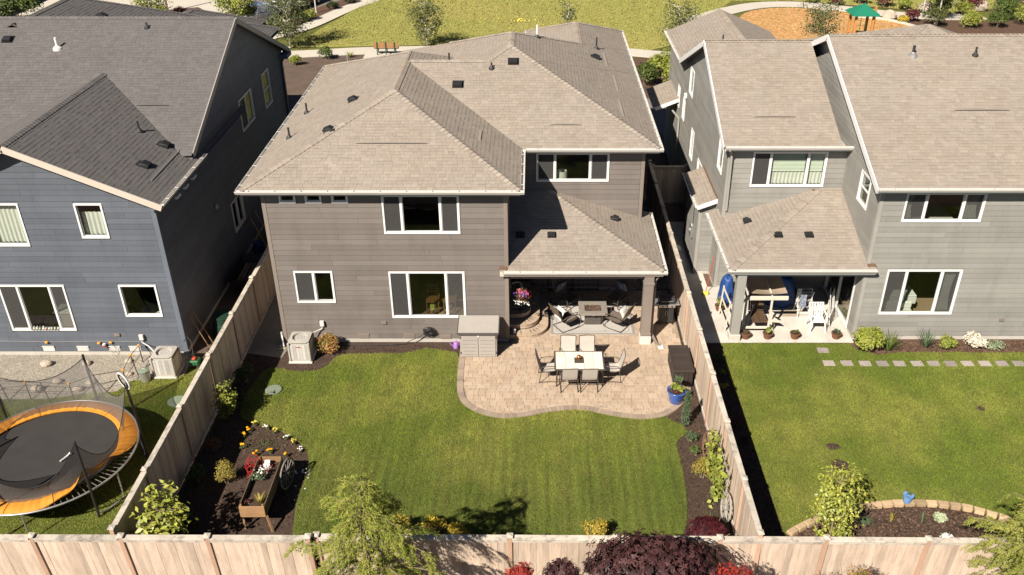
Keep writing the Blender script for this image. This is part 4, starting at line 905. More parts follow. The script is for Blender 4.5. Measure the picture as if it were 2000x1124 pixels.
blinds(g3, w3, 1.55, 2.75, 4.75, 5.48); blinds(g3, w3, 2.86, 3.38, 4.75, 5.48); drape(g3, w3, 1.5, 3.4, 4.27, 4.76, folds=14)
def wtop(u): y = 44.2-u; return np.where(y < 39.5, np.minimum(5.87+.4167*(y-28.85), 5.87+.4167*(39.55-y))-.14, 5.72)
w4 = Wall((6.85, 44.2), (6.85, 29.25), 0, 9, wtop)
for y0, y1, z0, z1 in ((37.2, 38.05, 4.9, 5.95), (30.1, 30.85, 4.35, 5.6), (40.4, 40.9, 3.4, 4.3), (38.8, 39.3, 3.3, 4.2), (36.0, 36.6, 2.5, 3.7), (33.6, 34.6, 1.7, 3.1)): window(rh, w4, 44.2-y1, 44.2-y0, z0, z1)
w4o = wall_build(rh, w4, 'siding_grey', 'trim_grey', corner=(False, True), exp=.19)
MB().cbox(6.72, 6.84, 38.5, 38.7, 4.4, 4.62, .02).build('wall_lamp', 'vinyl_white', w4o)
for q0, q1 in (((6.25, 33.2), (6.25, 30.4)), ((6.25, 30.4), (6.85, 30.4))): wall_build(rh, Wall(q0, q1, 0, 3.02), 'siding_grey', 'trim_grey', corner=(False, True) if q0[1] > 33 else (True, False))
RBp = Roof(); RBp.el.append(((6.12, 6.86, 30.2, 33.35), [(.4, 0, 3.0-.4*6.12)])); roof_build(rh, RBp, 'shingle_tan', '', .08, 0, ('bay_roof', 'shingle'))
gutter(rh, (6.12, 30.2), (6.12, 33.35), (-1, 0), 3.01); MB().beam((6.1, 30.185, 2.92), (6.86, 30.185, 3.22), .03, .16).build('fascia', 'white_paint', rh); MB().box(6.80, 6.86, 30.2, 33.3, 3.29, 3.36).build('flashing', 'flashing_brown', rh)
gm = MB().cbox(6.12, 6.24, 31.1, 31.4, 1.2, 1.75, .02).build('electric_meter', 'steel', rh); MB().tube([(6.18, 31.25, 1.75), (6.18, 31.25, 2.9)], .03, 8).build('conduit', 'steel', gm); MB().lathe([(.09, 0), (.09, .05), (.05, .08)], (0, 0, 0), 12).xf(Matrix.Translation((6.12, 31.25, 1.5)) @ Matrix.Rotation(R(-90), 4, 'Y')).build('dial', 'steel', gm)
wall_build(rh, Wall((26, 39), (6.85, 44.2), 0, 5.7), 'siding_grey', 'trim_grey', boards=False, corner=(False, False))
rooms(rh, 11.05, 25, 25.8, 36, (.4, 3.05), [(11.1, 25, 30.5, 30.6, .4, 5.6), (15.5, 15.6, 25.9, 30.5, .4, 5.6)]); rooms(rh, 6.9, 11, 29.3, 34, (.4, 3.05), [(6.95, 10.9, 32, 32.1, .4, 5.6)])
MB().box(11.1, 25, 25.85, 33, 5.62, 5.68).build('ceiling', 'interior', rh); MB().box(6.9, 10.95, 29.3, 34, 5.62, 5.68).build('ceiling', 'interior', rh)
RQ = Roof(); RQ.el.append(((6.47, 11.01, 25.5, 29.9), [(0, k3, 2.9-k3*25.5), (k3, 0, 2.9-k3*6.47)])); RQ.el.append(((11.01, 11.25, 25.5, 25.73), [(0, k3, 2.9-k3*25.5)]))
rq = roof_build(rh, RQ, 'shingle_tan', '', .1, 20, ('patio_roof', 'shingle')); caps(rq, RQ, 'shingle_tan', [((6.47, 25.5), (10.2, 29.23))])
gutter(rh, (6.36, 25.5), (11.25, 25.5), (0, -1), 2.905, step=.95); gutter(rh, (6.47, 25.5), (6.47, 29.8), (-1, 0), 2.905)
fascia(rh, (6.48, 25.515), (11.25, 25.515), 2.70, 2.885, 'white_paint'); fascia(rh, (6.488, 25.5), (6.488, 29.8), 2.70, 2.885, 'white_paint'); MB().box(9.95, 11.0, 29.12, 29.22, 4.02, 4.12).build('flashing', 'flashing_brown', rh); MB().box(10.98, 11.25, 25.6, 25.72, 2.95, 3.0).build('flashing', 'flashing_brown', rh)
MB().box(6.5, 11, 25.55, 29.2, 2.70, 2.715).build('patio_ceiling', 'trim_grey', rh); MB().cbox(6.7, 10.97, 25.78, 25.96, 2.48, 2.70, .006).build('beam', 'trim_grey', rh); MB().cbox(6.72, 6.98, 25.97, 29.2, 2.482, 2.70, .006).build('beam', 'white_paint', rh)
rp = MB().cbox(6.76, 7.06, 25.58, 25.88, .3, 2.70, .008).build('post', 'trim_grey', rh); MB().cbox(6.72, 7.10, 25.54, 25.92, .05, .3, .01).build('footing', 'concrete', rp)
for x, y in ((8.3, 27.0), (9.35, 27.0)): roof_vent(rh, x, y, RQ, .26)
roof_vent(rh, 7.55, 28.35, RQ, .26)
pipe_vent(rh, 13.4, 31.3, RR, .35, .05, 'dark_metal', 'galvanised'); pipe_vent(rh, 15.6, 31.3, RR, .3); pipe_vent(rh, 8.35, 39.4, RR, .4)
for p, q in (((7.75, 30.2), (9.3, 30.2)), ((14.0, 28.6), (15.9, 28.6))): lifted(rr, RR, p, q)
downspout(rh, [(6.75, 28.8, 5.75), (6.9, 29.1, 5.5), (6.95, 29.18, 3.3)], 'trim_grey'); downspout(rh, [(6.45, 39.9, 3.4), (6.75, 39.7, 3.1), (6.75, 39.7, .3)], 'trim_grey')
RNp = Roof(); RNp.el.append(((5.75, 6.9, 40.6, 43.5), [(.4, 0, 3.3-.4*5.75)])); roof_build(rh, RNp, 'shingle_tan', '', .12, 0, ('porch_roof', 'shingle')); MB().beam((5.75, 40.585, 3.22), (6.9, 40.585, 3.68), .03, .16).build('fascia', 'white_paint', rh); gutter(rh, (5.75, 40.6), (5.75, 43.5), (-1, 0), 3.31)
# ------------------------------------------------------------------ fences
def fence(label, p0, p1, posts, top=1.88, lean=0., side=1, boards=300, bw=.14):
    """cedar board fence from p0 to p1: posts with caps, flat cap rail, trim, each board its own piece. side: which face shows the trim"""
    a, b = Vector((*p0, 0)), Vector((*p1, 0)); L = (b-a).length; ang = math.atan2(b.y-a.y, b.x-a.x)
    t = thing('board_fence', label, 'fence', (a.x, a.y, 0)); t.rotation_euler = (0, 0, ang)
    if lean: t.rotation_euler = (Matrix.Rotation(ang, 3, 'Z') @ Matrix.Rotation(lean, 3, 'X')).to_euler()
    ORI[t.name] = Vector((0, 0, 0))
    def mesh_box(nm, x0, x1, y0, y1, z0, z1, mat, tone, bev=.004): return MB().cbox(x0, x1, y0, y1, z0, z1, bev, tone).mesh(nm, mat)
    bm = [mesh_box('fence_board', 0, 1, -.009, .009, 0, 1, 'fence_cedar', q, .0) if False else MB().box(0, 1, -.009, .009, 0, 1, q).mesh('fence_board', 'fence_cedar') for q in (-1.5, -.8, -.5, -.2, 0, .2, .4, .7)]
    pm = [mesh_box('fence_post', -.05, .05, -.05, .05, -.3, top+.03, 'fence_post', q) for q in (-.4, .1, .5)]
    cm = MB().cbox(-.075, .075, -.075, .075, 0, .035, .006).add([(-.06, -.06, .035), (.06, -.06, .035), (.06, .06, .035), (-.06, .06, .035), (0, 0, .06)], [(0, 1, 4), (1, 2, 4), (2, 3, 4), (3, 0, 4)]).mesh('post_cap', 'fence_cap')
    for i, q in enumerate(posts):
        po = piece('post', random.choice(pm), (q, 0, 0), t); piece('post_cap', cm, (q, 0, top+.03), po)
        po.children[0].location = (0, 0, top+.03)
    n = 0; rest = MB()
    for q0, q1 in zip(posts[:-1], posts[1:]):
        x0, x1 = q0+.052, q1-.052; tn = random.uniform(-.6, .6)
        MB().cbox(x0, x1, -.072, .072, top-.035, top, .004, tn).build('cap_rail', 'fence_cap', t, local=True)
        MB().box(x0, x1, side*.032-.011, side*.032+.011, top-.135, top-.037, tn).build('top_trim', 'fence_cap', t, local=True)
        MB().box(x0, x1, side*-.032-.011, side*-.032+.011, top-.135, top-.037, tn).build('top_trim', 'fence_cap', t, local=True)
        MB().box(x0, x1, side*.032-.014, side*.032+.014, .05, .17, tn).build('bottom_rail', 'fence_cap', t, local=True)
        x = x0
        while x < x1-.02:
            w = min(bw+random.uniform(-.003, .003), x1-x); z0 = .06+random.uniform(-.01, .01)
            if n < boards:
                piece('fence_board', random.choice(bm), (x+.0015, random.uniform(-.004, .004), z0), t, scale=(w-.003, 1, top-.06-z0), rot=(0, random.uniform(-.002, .002), 0)); n += 1
            else: rest.box(x+.0015, x+w-.0015, -.009, .009, z0, top-.06, random.uniform(-1, 1))
            x += w
    if rest.v: rest.build('fence_boards', 'fence_cedar', t, local=True)['kind'] = 'stuff'
    return t
fence('weathered cedar fence at the bottom left, ending at a post beside the conifer', (-15.9, 14.89), (-5.14, 14.85), [0, 2.2, 4.43, 6.47, 8.45, 10.75], 1.89, R(4.5), -1)
fence('pale cedar fence running along the bottom right behind the maple', (-5.0, 14.98), (13.6, 14.82), [.0, 2.15, 4.46, 6.9, 9.28, 11.72, 14.05, 16.4, 18.5], 1.80, R(4.5), -1)
fence('shaded cedar fence between the trampoline yard and the middle lawn', (-9.72, 14.95), (-9.72, 37), [0, 2.0, 4.55, 7.05, 9.4, 11.75, 14.1, 16.5, 19, 21.5], 1.9, 0, -1)
fence('sunlit cedar fence between the patio and the right-hand lawn', (5.2, 14.8), (5.2, 38), [0, 1.8, 4.05, 6.25, 8.6, 10.85, 13.1, 15.3, 17.7, 20.1, 22.5], 1.9, 0, 1)
fence('short dark fence closing the gap beside the right-hand house', (5.3, 36.9), (6.8, 36.9), [0, 1.5], 1.85, 0, -1)
# ------------------------------------------------------------------ patio floor
pt = tag(MB().prism([(x, y) for x, y in PATIO], -.05, .028).build('patio', 'paver_joint'), None, None, None, 'structure')
def inset(P, d):
    out = []; n = len(P)
    for i in range(n):
        a, b, c = (np.array(P[j % n]) for j in (i-1, i, i+1)); u = (b-a)/(np.linalg.norm(b-a)+1e-9); v = (c-b)/(np.linalg.norm(c-b)+1e-9)
        m = np.array((-(u+v)[1], (u+v)[0])); m /= np.linalg.norm(m)+1e-9; out.append(tuple(b+m*d))
    return out
INN = inset(PATIO, .12); pav = []; y = 21.25
while y < 29.05:
    hgt = random.choice((.15, .15, .225)); x = -2.6-random.random()*.2
    while x < 5.1:
        w = random.choice((.15, .225, .225, .30)) if hgt > .2 else random.choice((.15, .225, .30)); c = np.array([(x, y), (x+w, y), (x+w, y+hgt), (x, y+hgt), (x+w/2, y+hgt/2)])
        if inpoly(c, PATIO).all() and inpoly(c, INN).any() and not (-1.1 < c[4][0] < .3 and c[4][1] > 26.2) and not (c[4][0] < -.82 and c[4][1] > 25.45): pav.append((x, y, w, hgt))
        x += w
    y += hgt
pav.sort(key=lambda q: q[1]); rest = MB(); PMS = {}
def pav_mesh(w, h, tn, mat='paver'):
    k = (w, h, tn, mat)
    if k not in PMS: PMS[k] = MB().cbox(.003, w-.003, .003, h-.003, 0, .022, .004, tn).mesh('paver', mat)
    return PMS[k]
for i, (x, y, w, h) in enumerate(pav):
    tn = random.choice((-1, -.6, -.3, 0, .15, .3, .5, .8)); z = .022+random.uniform(-.002, .002)
    if i < 295: piece('paver', pav_mesh(w, h, tn), (x, y, z), pt)
    else: rest.cbox(x+.003, x+w-.003, y+.003, y+h-.003, z, z+.022, .004, tn)
rest.build('paver_field', 'paver', pt)['kind'] = 'stuff'
L_ = 0; q0 = np.array(PEDGE[0]); dst = [0]
for a, b in zip(PEDGE[:-1], PEDGE[1:]): dst.append(dst[-1]+math.dist(a, b))
sdd = 0
while sdd < dst[-1]-.06:                                      # soldier course along the curved edge
    def at_(s_): i = min(np.searchsorted(dst, s_, 'right')-1, len(PEDGE)-2); f = (s_-dst[i])/(dst[i+1]-dst[i]); return np.array(PEDGE[i])*(1-f)+np.array(PEDGE[i+1])*f
    a, b = at_(sdd), at_(min(sdd+.125, dst[-1])); d = (b-a)/np.linalg.norm(b-a); n = np.array((-d[1], d[0])); tn = random.uniform(-1, 1); g = .003
    a2, b2 = a+d*g, b-d*g; P4 = [a2, b2, b2+n*.2, a2+n*.2]
    MB().prism([tuple(p) for p in P4], .02, .058, tn).build('border_paver', 'paver_border', pt); sdd += .125

# ------------------------------------------------------------------ steps to the back door
st = thing('patio_steps', 'three curved tan paver steps rising to the side door under the patio roof', 'steps', (-.3, 27, 0))
def qpoly(x1, y0, r, x0=-.83, y1=28.9):
    return [(x0, y0)]+[(x1-r+r*math.cos(a), y0+r+r*math.sin(a)) for a in np.linspace(-math.pi/2, 0, 9)]+[(x1, y1), (x0, y1)]
for i, (x1, y0, r) in enumerate(((.50, 25.72, .75), (.20, 26.12, .62), (-.10, 26.52, .5))):
    z0 = .03+i*.17; P = qpoly(x1, y0, r); bo = MB().prism(P, z0, z0+.12).build('step', 'paver', st)
    E_ = [p for p in P[:-2]]+[(x1, 28.9)]; ds = [0]
    for a, b in zip(E_[:-1], E_[1:]): ds.append(ds[-1]+math.dist(a, b))
    s_ = 0
    def ate(q): j = min(np.searchsorted(ds, q, 'right')-1, len(E_)-2); f = (q-ds[j])/(ds[j+1]-ds[j]); return np.array(E_[j])*(1-f)+np.array(E_[j+1])*f
    while s_ < ds[-1]-.05:
        a, b = ate(s_), ate(min(s_+.2, ds[-1])); d = (b-a)/(np.linalg.norm(b-a)+1e-9); n = np.array((-d[1], d[0])); a2, b2 = a+d*.002, b-d*.002
        MB().prism([tuple(a2-n*.02), tuple(b2-n*.02), tuple(b2+n*.3-d*.02), tuple(a2+n*.3+d*.02)], z0+.121+random.uniform(0, .002), z0+.168, random.uniform(-.5, .6)).build('tread_stone', 'paver', bo); s_ += .2
MB().box(-.83, -.42, 27.0, 28.9, .5, .54).build('landing', 'paver', st)

# ------------------------------------------------------------------ dining table and chairs
dt = thing('dining_table', 'rectangular patio table with cream tile top and dark bronze frame', 'table', (1.46, 23.4, .04))
x0, x1, y0, y1, zt = .66, 2.26, 22.87, 23.93, .755
m = MB(); m.cbox(x0, x1, y0, y0+.05, zt-.045, zt, .006); m.cbox(x0, x1, y1-.05, y1, zt-.045, zt, .006); m.cbox(x0, x0+.05, y0+.05, y1-.05, zt-.045, zt, .006); m.cbox(x1-.05, x1, y0+.05, y1-.05, zt-.045, zt, .006)
tf = m.build('table_frame', 'frame_bronze', dt); tw, th = (x1-x0-.1)/5, (y1-y0-.1)/3
MB().box(x0+.05, x1-.05, y0+.05, y1-.05, zt-.04, zt-.016).build('tile_bed', 'sling_brown', dt)
tms = [MB().cbox(.003, tw-.003, .003, th-.003, 0, .018, .003, q).mesh('tile', 'tile_cream') for q in (-1, 0, 1)]
for i in range(5):
    for j in range(3):
        if (i, j) != (2, 1): piece('tile', random.choice(tms), (x0+.05+i*tw, y0+.05+j*th, zt-.017), dt)
m = MB()
for k in range(7):
    f = x0+.05+2*tw+.02+k*(tw-.04)/6; m.beam((f, y0+.06+th, zt-.004), (f, y0+.04+2*th, zt-.004), .012, .01)
    f = y0+.07+th+k*(th-.04)/6; m.beam((x0+.06+2*tw, f, zt-.003), (x0+.04+3*tw, f, zt-.003), .012, .01)
m.build('umbrella_grate', 'frame_bronze', dt)
for sx in (x0+.07, x1-.07):
    for sy in (y0+.08, y1-.08): MB().tube([(sx, sy, .045), (sx, sy, .4), (sx-(sx-1.46)*.06, sy, zt-.04)], .022, 8).build('leg', 'frame_bronze', dt)
MB().tube([(x0+.07, y0+.08, .3), (1.46, 23.4, .33), (x1-.07, y1-.08, .3)], .014, 6).build('brace', 'frame_bronze', dt)
gb = thing('globe_ornament', 'small copper globe lantern on the centre of the tiled table', 'ornament', (1.45, 23.47, .76))
MB().ball((1.45, 23.47, .835), .075, n=18, m=12).build('globe', 'copper', gb, smooth=True); MB().lathe([(.05, 0), (.045, .015), (.02, .02)], (1.45, 23.47, .757), 14).build('foot', 'copper', gb)
def make_chair():
    """sling dining chair, faces +y, base at z 0"""
    t = thing('dining_chair', 'x', 'chair', (0, 0, 0), 'sling chairs round the patio table'); w = .27
    for s in (-1, 1):
        x = s*w
        MB().tube([(x, .26, .0), (x, .27, .3), (x, .27, .56), (x, .22, .63), (x, .0, .64), (x, -.2, .62), (x, -.26, .55)], .013, 7).build('arm_frame', 'frame_bronze', t, smooth=True)
        MB().tube([(x*.92, -.40, .98), (x*.92, -.33, .70), (x*.92, -.25, .45), (x*.92, -.12, .41), (x*.92, .26, .44)], .014, 7).build('side_rail', 'frame_bronze', t, smooth=True)
        MB().tube([(x, -.26, .55), (x, -.25, .40), (x, -.31, .0)], .013, 7).build('rear_leg', 'frame_bronze', t, smooth=True)
        MB().tube([(x, .26, .03), (x, .0, .055), (x, -.30, .03)], .010, 6).build('foot_rail', 'frame_bronze', t, smooth=True)
    for y, z in ((-.40, .98), (.26, .43), (-.25, .40)): MB().tube([(-w*.95, y, z), (0, y-(.02 if z > .9 else 0), z+(.015 if z > .9 else 0)), (w*.95, y, z)], .012, 6).build('cross_bar', 'frame_bronze', t)
    P = [(-.40, .97), (-.365, .84), (-.33, .70), (-.285, .56), (-.25, .46), (-.20, .42), (-.10, .405), (.05, .405), (.18, .42), (.26, .445)]; m = MB(); V = []
    for y, z in P:
        for i in range(7): u = i/6*2-1; V.append((u*.235, y, z-.012*(1-u*u)))
    m.add(V, [(j*7+i, j*7+i+1, (j+1)*7+i+1, (j+1)*7+i) for j in range(len(P)-1) for i in range(6)])
    n = len(V); m.add([(x, y+.003, z-.006) for x, y, z in V], [(j*7+i, (j+1)*7+i, (j+1)*7+i+1, j*7+i+1) for j in range(len(P)-1) for i in range(6)])
    m.build('sling', 'sling_tan', t, smooth=True); return t
ch0 = make_chair()
CH_ = [((1.115, 22.93), 0, 'tan sling chair on the lawn side of the tiled table, left of the pair'), ((1.745, 22.93), 0, 'tan sling chair on the lawn side of the tiled table, right of the pair'),
       ((1.13, 24.02), 180, 'tan sling chair on the house side of the tiled table, left, with white cushion'), ((1.77, 24.02), 180, 'tan sling chair on the house side of the tiled table, right, with white cushion'),
       ((.48, 23.42), -90, 'tan sling chair at the left end of the tiled table'), ((2.50, 23.42), 90, 'tan sling chair at the right end of the tiled table')]
for i, ((x, y), a, lb) in enumerate(CH_):
    c = ch0 if i == 0 else copy_tree(ch0); c.location = (x, y, .045); c.rotation_euler = (0, 0, R(a+random.uniform(-3, 3))); c['label'] = lb
def pillow(name, label, loc, w, h, d, rot, mat, cat='cushion'):
    m = MB(); n = 8; V = []; F = []
    for sgn in (1, -1):
        b = len(V)
        for j in range(n+1):
            for i in range(n+1):
                u, v = i/n*2-1, j/n*2-1; k = (1-u**4)*(1-v**4); sx = 1-.08*(1-abs(v))*0; pin = 1-.07*(1-u*u if abs(v) > .99 else 0)
                V.append((u*w/2*(1-.06*(1-v*v)*0), v*h/2, sgn*d/2*k**.6))
        F += [tuple(q if sgn > 0 else q[::-1]) for q in ((b+j*(n+1)+i, b+j*(n+1)+i+1, b+(j+1)*(n+1)+i+1, b+(j+1)*(n+1)+i) for j in range(n) for i in range(n))]
    m.add(V, F); o = m.build(name, mat, at=(0, 0, 0), smooth=True); o.location = loc; o.rotation_euler = rot; return tag(o, label, cat)
pillow('seat_cushion', 'white patterned cushion on the left chair behind the table', (1.13, 24.03, .50), .46, .44, .08, (R(4), 0, 0), 'cushion_white')
pillow('seat_cushion', 'white patterned cushion on the right chair behind the table', (1.77, 24.03, .50), .46, .44, .08, (R(4), 0, 0), 'cushion_white')

# ------------------------------------------------------------------ fire table, rocking chairs, rug
rg = thing('outdoor_rug', 'pale grey woven outdoor rug under the fire table', 'rug', (2.07, 27.2, .05))
MB().box(.62, 3.53, 25.98, 28.4, .047, .055).build('rug_field', 'rug', rg); m = MB()
for q in ((.62, 3.53, 25.98, 26.06), (.62, 3.53, 28.32, 28.4), (.62, .70, 26.06, 28.32), (3.45, 3.53, 26.06, 28.32), (.82, 3.33, 26.17, 26.19), (.80, .82, 26.17, 28.2), (3.33, 3.35, 26.17, 28.2)): m.box(q[0], q[1], q[2], q[3], .0555, .058)
m.build('rug_border', 'rug_edge', rg)
ft = thing('fire_table', 'square taupe fire table with brown fire glass', 'fire table', (2.1, 26.85, .06))
MB().cbox(1.83, 2.39, 26.6, 27.12, .06, .52, .012).build('pedestal', 'firebox', ft); m = MB()
for q in ((1.60, 2.60, 26.42, 26.62), (1.60, 2.60, 27.08, 27.28), (1.60, 1.81, 26.62, 27.08), (2.39, 2.60, 26.62, 27.08)): m.cbox(*q, .54, .62, .006)
m.build('table_top', 'stone_top', ft); MB().box(1.80, 2.40, 26.61, 27.09, .50, .57).build('burner_tray', 'firebox', ft)
m = MB()
for i in range(330):
    x, y = random.uniform(1.83, 2.37), random.uniform(26.64, 27.06); m.ball((x, y, .585+random.uniform(-.01, .018)), random.uniform(.012, .022), n=5, m=3, tone=random.uniform(-.7, 1.2), jit=.3)
m.build('fire_glass', 'ember_glass', ft)['kind'] = 'stuff'; MB().tube([(2.05, 26.415, .56), (2.15, 26.415, .56)], .018, 8).build('knob', 'steel', ft)
def make_rocker():
    """spring-base sling armchair, faces +y"""
    t = thing('spring_armchair', 'x', 'armchair', (0, 0, 0), 'spring armchairs round the fire table'); w = .31
    for s in (-1, 1):
        x = s*w
        MB().tube([(x, -.36, .02), (x, .12, .02), (x, .32, .06), (x, .40, .20), (x, .40, .38), (x, .36, .50), (x, .22, .58), (x, -.02, .60), (x, -.22, .57), (x, -.34, .5)], .017, 8).build('spring_frame', 'frame_bronze', t, smooth=True)
        MB().tube([(x*.88, -.58, 1.0), (x*.88, -.47, .74), (x*.88, -.33, .42), (x*.88, -.22, .34), (x*.88, .08, .36), (x*.88, .30, .40)], .016, 7).build('side_rail', 'frame_bronze', t, smooth=True)
    MB().tube([(-w, -.36, .02), (w, -.36, .02)], .016, 7).build('base_bar', 'frame_bronze', t); MB().tube([(-w, .38, .30), (w, .38, .30)], .014, 7).build('front_bar', 'frame_bronze', t)
    MB().tube([(-w*.9, -.58, 1.0), (0, -.60, 1.02), (w*.9, -.58, 1.0)], .014, 7).build('top_bar', 'frame_bronze', t)
    P = [(-.58, .99), (-.53, .88), (-.47, .74), (-.40, .58), (-.34, .45), (-.28, .38), (-.20, .345), (-.05, .345), (.12, .355), (.30, .40)]; m = MB(); V = []
    for y, z in P:
        for i in range(7): u = i/6*2-1; V.append((u*.265, y, z-.014*(1-u*u)))
    n = len(V); m.add(V, [(j*7+i, j*7+i+1, (j+1)*7+i+1, (j+1)*7+i) for j in range(len(P)-1) for i in range(6)]); m.add([(x, y+.006, z-.012) for x, y, z in V], [(j*7+i, (j+1)*7+i, (j+1)*7+i+1, j*7+i+1) for j in range(len(P)-1) for i in range(6)])
    m.build('sling', 'sling_brown', t, smooth=True); return t
rk0 = make_rocker()
for i, (x, y, a, lb, pm_, pl) in enumerate(((1.16, 26.50, -58, 'brown sling armchair at the sunny left of the fire table', 'cushion_white', 'white patterned pillow on the front left armchair'),
    (2.92, 26.52, 56, 'brown sling armchair at the sunny right of the fire table', 'cushion_white', 'white patterned pillow on the front right armchair'),
    (1.20, 27.95, -140, 'brown sling armchair in the shade at the back left of the fire table', 'pillow_blue', 'blue patterned pillow on the back left armchair'),
    (3.05, 27.95, 140, 'brown sling armchair in the shade at the back right of the fire table', 'pillow_blue', 'blue patterned pillow on the back right armchair'))):
    c = rk0 if i == 0 else copy_tree(rk0); c.location = (x, y, .06); c.rotation_euler = (0, 0, R(a)); c['label'] = lb
    dx, dy = rot2(0, -.30, R(a)); pillow('pillow', pl, (x+dx, y+dy, .70), .42, .42, .13, (R(66), 0, R(a)), pm_, 'pillow')

# ------------------------------------------------------------------ storage, grill, pots
sh = thing('storage_shed', 'low grey resin storage shed with two doors against the taupe wall', 'storage shed', (-1.83, 24.95, .04))
MB().cbox(-2.44, -1.22, 24.60, 25.36, .04, .98, .01).build('body', 'resin_grey', sh)
for x in (-2.40, -1.825):
    d = MB().cbox(x, x+.56, 24.575, 24.60, .09, .94, .006).build('door', 'resin_grey', sh); m = MB()
    for k in range(5): m.box(x+.06, x+.5, 24.57, 24.576, .16+k*.14, .165+k*.14)
    m.build('panel_groove', 'resin_trim', d)
MB().cbox(-1.86, -1.79, 24.555, 24.58, .86, .92, .005).build('latch', 'gutter_white', sh)
m = MB().add([(-2.5, 24.54, .99), (-1.16, 24.54, .99), (-1.16, 25.42, 1.13), (-2.5, 25.42, 1.13), (-2.5, 24.54, 1.03), (-1.16, 24.54, 1.03), (-1.16, 25.42, 1.18), (-2.5, 25.42, 1.18)], [(3, 2, 1, 0), (4, 5, 6, 7), (0, 1, 5, 4), (1, 2, 6, 5), (2, 3, 7, 6), (3, 0, 4, 7)])
ld = m.build('lid', 'resin_grey', sh); m = MB(); m.beam((-2.5, 24.53, 1.01), (-1.16, 24.53, 1.01), .04, .07); m.beam((-1.15, 24.54, 1.01), (-1.15, 25.42, 1.155), .03, .06); m.beam((-2.51, 24.54, 1.01), (-2.51, 25.42, 1.155), .03, .06); m.build('lid_trim', 'resin_trim', ld)
for x in (-2.42, -1.24):
    for z in (.2, .8): MB().cbox(x-.02, x+.02, 24.56, 24.60, z, z+.07, .004).build('hinge', 'resin_trim', sh)
wc = thing('watering_can', 'lilac plastic watering can on the mulch beside the grey shed', 'watering can', (-2.66, 25.2, 0))
MB().lathe([(.085, 0), (.09, .02), (.075, .2), (.055, .25), (.05, .25), (.05, .2)], (-2.64, 25.2, .01), 16).build('body', 'lilac_plastic', wc, smooth=True); MB().tube([(-2.70, 25.2, .07), (-2.80, 25.18, .16), (-2.85, 25.17, .26)], [.028, .018, .014], 8).build('spout', 'lilac_plastic', wc)
MB().tube([(-2.58, 25.2, .06), (-2.52, 25.21, .16), (-2.57, 25.2, .3), (-2.64, 25.2, .3), (-2.66, 25.2, .23)], .012, 7).build('handle', 'lilac_plastic', wc)
db = thing('deck_box', 'dark brown slatted deck box against the sunny fence', 'deck box', (4.77, 23.7, .04))
MB().cbox(4.47, 5.06, 22.98, 24.38, .05, .58, .015).build('body', 'resin_brown', db)
for i in range(9): MB().cbox(4.455, 4.47, 23.08+i*.143, 23.205+i*.143, .08, .56, .004, random.uniform(-1, 1)).build('side_plank', 'resin_brown', db)
for i in range(4): MB().cbox(4.50+i*.14, 4.625+i*.14, 22.962, 22.98, .08, .56, .004, random.uniform(-1, 1)).build('end_plank', 'resin_brown', db)
ld = MB().cbox(4.43, 5.09, 22.94, 24.42, .58, .66, .015).build('lid', 'resin_brown', db)
for i in range(11): MB().cbox(4.50, 5.02, 23.10+i*.113, 23.195+i*.113, .658, .675, .004, random.uniform(-.6, 1)).build('lid_slat', 'resin_brown', ld)
MB().cbox(4.42, 4.435, 23.6, 23.8, .50, .58, .004).build('latch', 'resin_trim', db)
gr = thing('gas_grill', 'black gas grill with steel control panel by the fence', 'grill', (4.68, 26.85, .04))
MB().cbox(4.42, 4.94, 26.62, 27.05, .12, .78, .015).build('cabinet', 'black_plastic', gr)
for x in (4.44, 4.685): d = MB().cbox(x, x+.235, 26.605, 26.62, .15, .72, .004).build('door', 'dark_metal', gr); MB().tube([(x+(.2 if x < 4.5 else .035), 26.59, .45), (x+(.2 if x < 4.5 else .035), 26.59, .65)], .008, 6).build('handle', 'steel', d)
MB().cbox(4.40, 4.96, 26.55, 26.64, .78, .90, .01).build('control_panel', 'steel', gr)
for i in range(3): MB().lathe([(.025, 0), (.02, .03)], (0, 0, 0), 10).xf(Matrix.Translation((4.52+i*.16, 26.55, .84)) @ Matrix.Rotation(R(90), 4, 'X')).build('knob', 'black_plastic', gr)
m = MB(); V = []
for x in (4.41, 4.95):
    for i in range(8): a = math.pi*i/7; V.append((x, 26.86-.24*math.cos(a), .90+.24*math.sin(a)))
m.add(V, [(i, i+1, 9+i, 8+i) for i in range(7)]+[tuple(range(8)), tuple(range(8, 16))]); lid = m.build('hood', 'black_plastic', gr, smooth=False); MB().tube([(4.47, 26.58, 1.02), (4.89, 26.58, 1.02)], .012, 7).build('handle', 'steel', lid)
for x in (4.12, 4.96): MB().cbox(x, x+.28-(.12 if x > 4.5 else 0), 26.62, 27.05, .84, .88, .008).build('side_shelf', 'steel', gr)
for x in (4.45, 4.91):
    for y in (26.65, 27.02): MB().lathe([(.035, -.012), (.035, .012)], (0, 0, 0), 10).xf(Matrix.Translation((x, y, .085)) @ Matrix.Rotation(R(90), 4, 'Y')).build('wheel', 'rubber', gr)
bp = thing('glazed_pot', 'cobalt blue glazed pot of leafy plants on the patio edge by the deck box', 'pot', (4.42, 22.16, .04))
MB().lathe([(.17, 0), (.20, .03), (.255, .30), (.28, .40), (.30, .42), (.30, .46), (.265, .46), (.25, .40), (.0001, .38)], (4.42, 22.16, .045), 28, cap=False).build('pot', 'glaze_blue', bp, smooth=True)
MB().lathe([(.25, .40), (.0001, .42)], (4.42, 22.16, .045), 16, cap=False).build('potting_soil', 'mulch', bp)
P, N_ = blob_points(130, (4.45, 22.20, .60), .26, .24, .16, 6); leaves('lime_leaves', P, .15, 'leaf_lime', bp, N_, .6); P, N_ = blob_points(60, (4.44, 22.33, .78), .19, .14, .16, 5); leaves('grey_green_leaves', P, .18, 'leaf_bluegreen', bp, N_, .38)
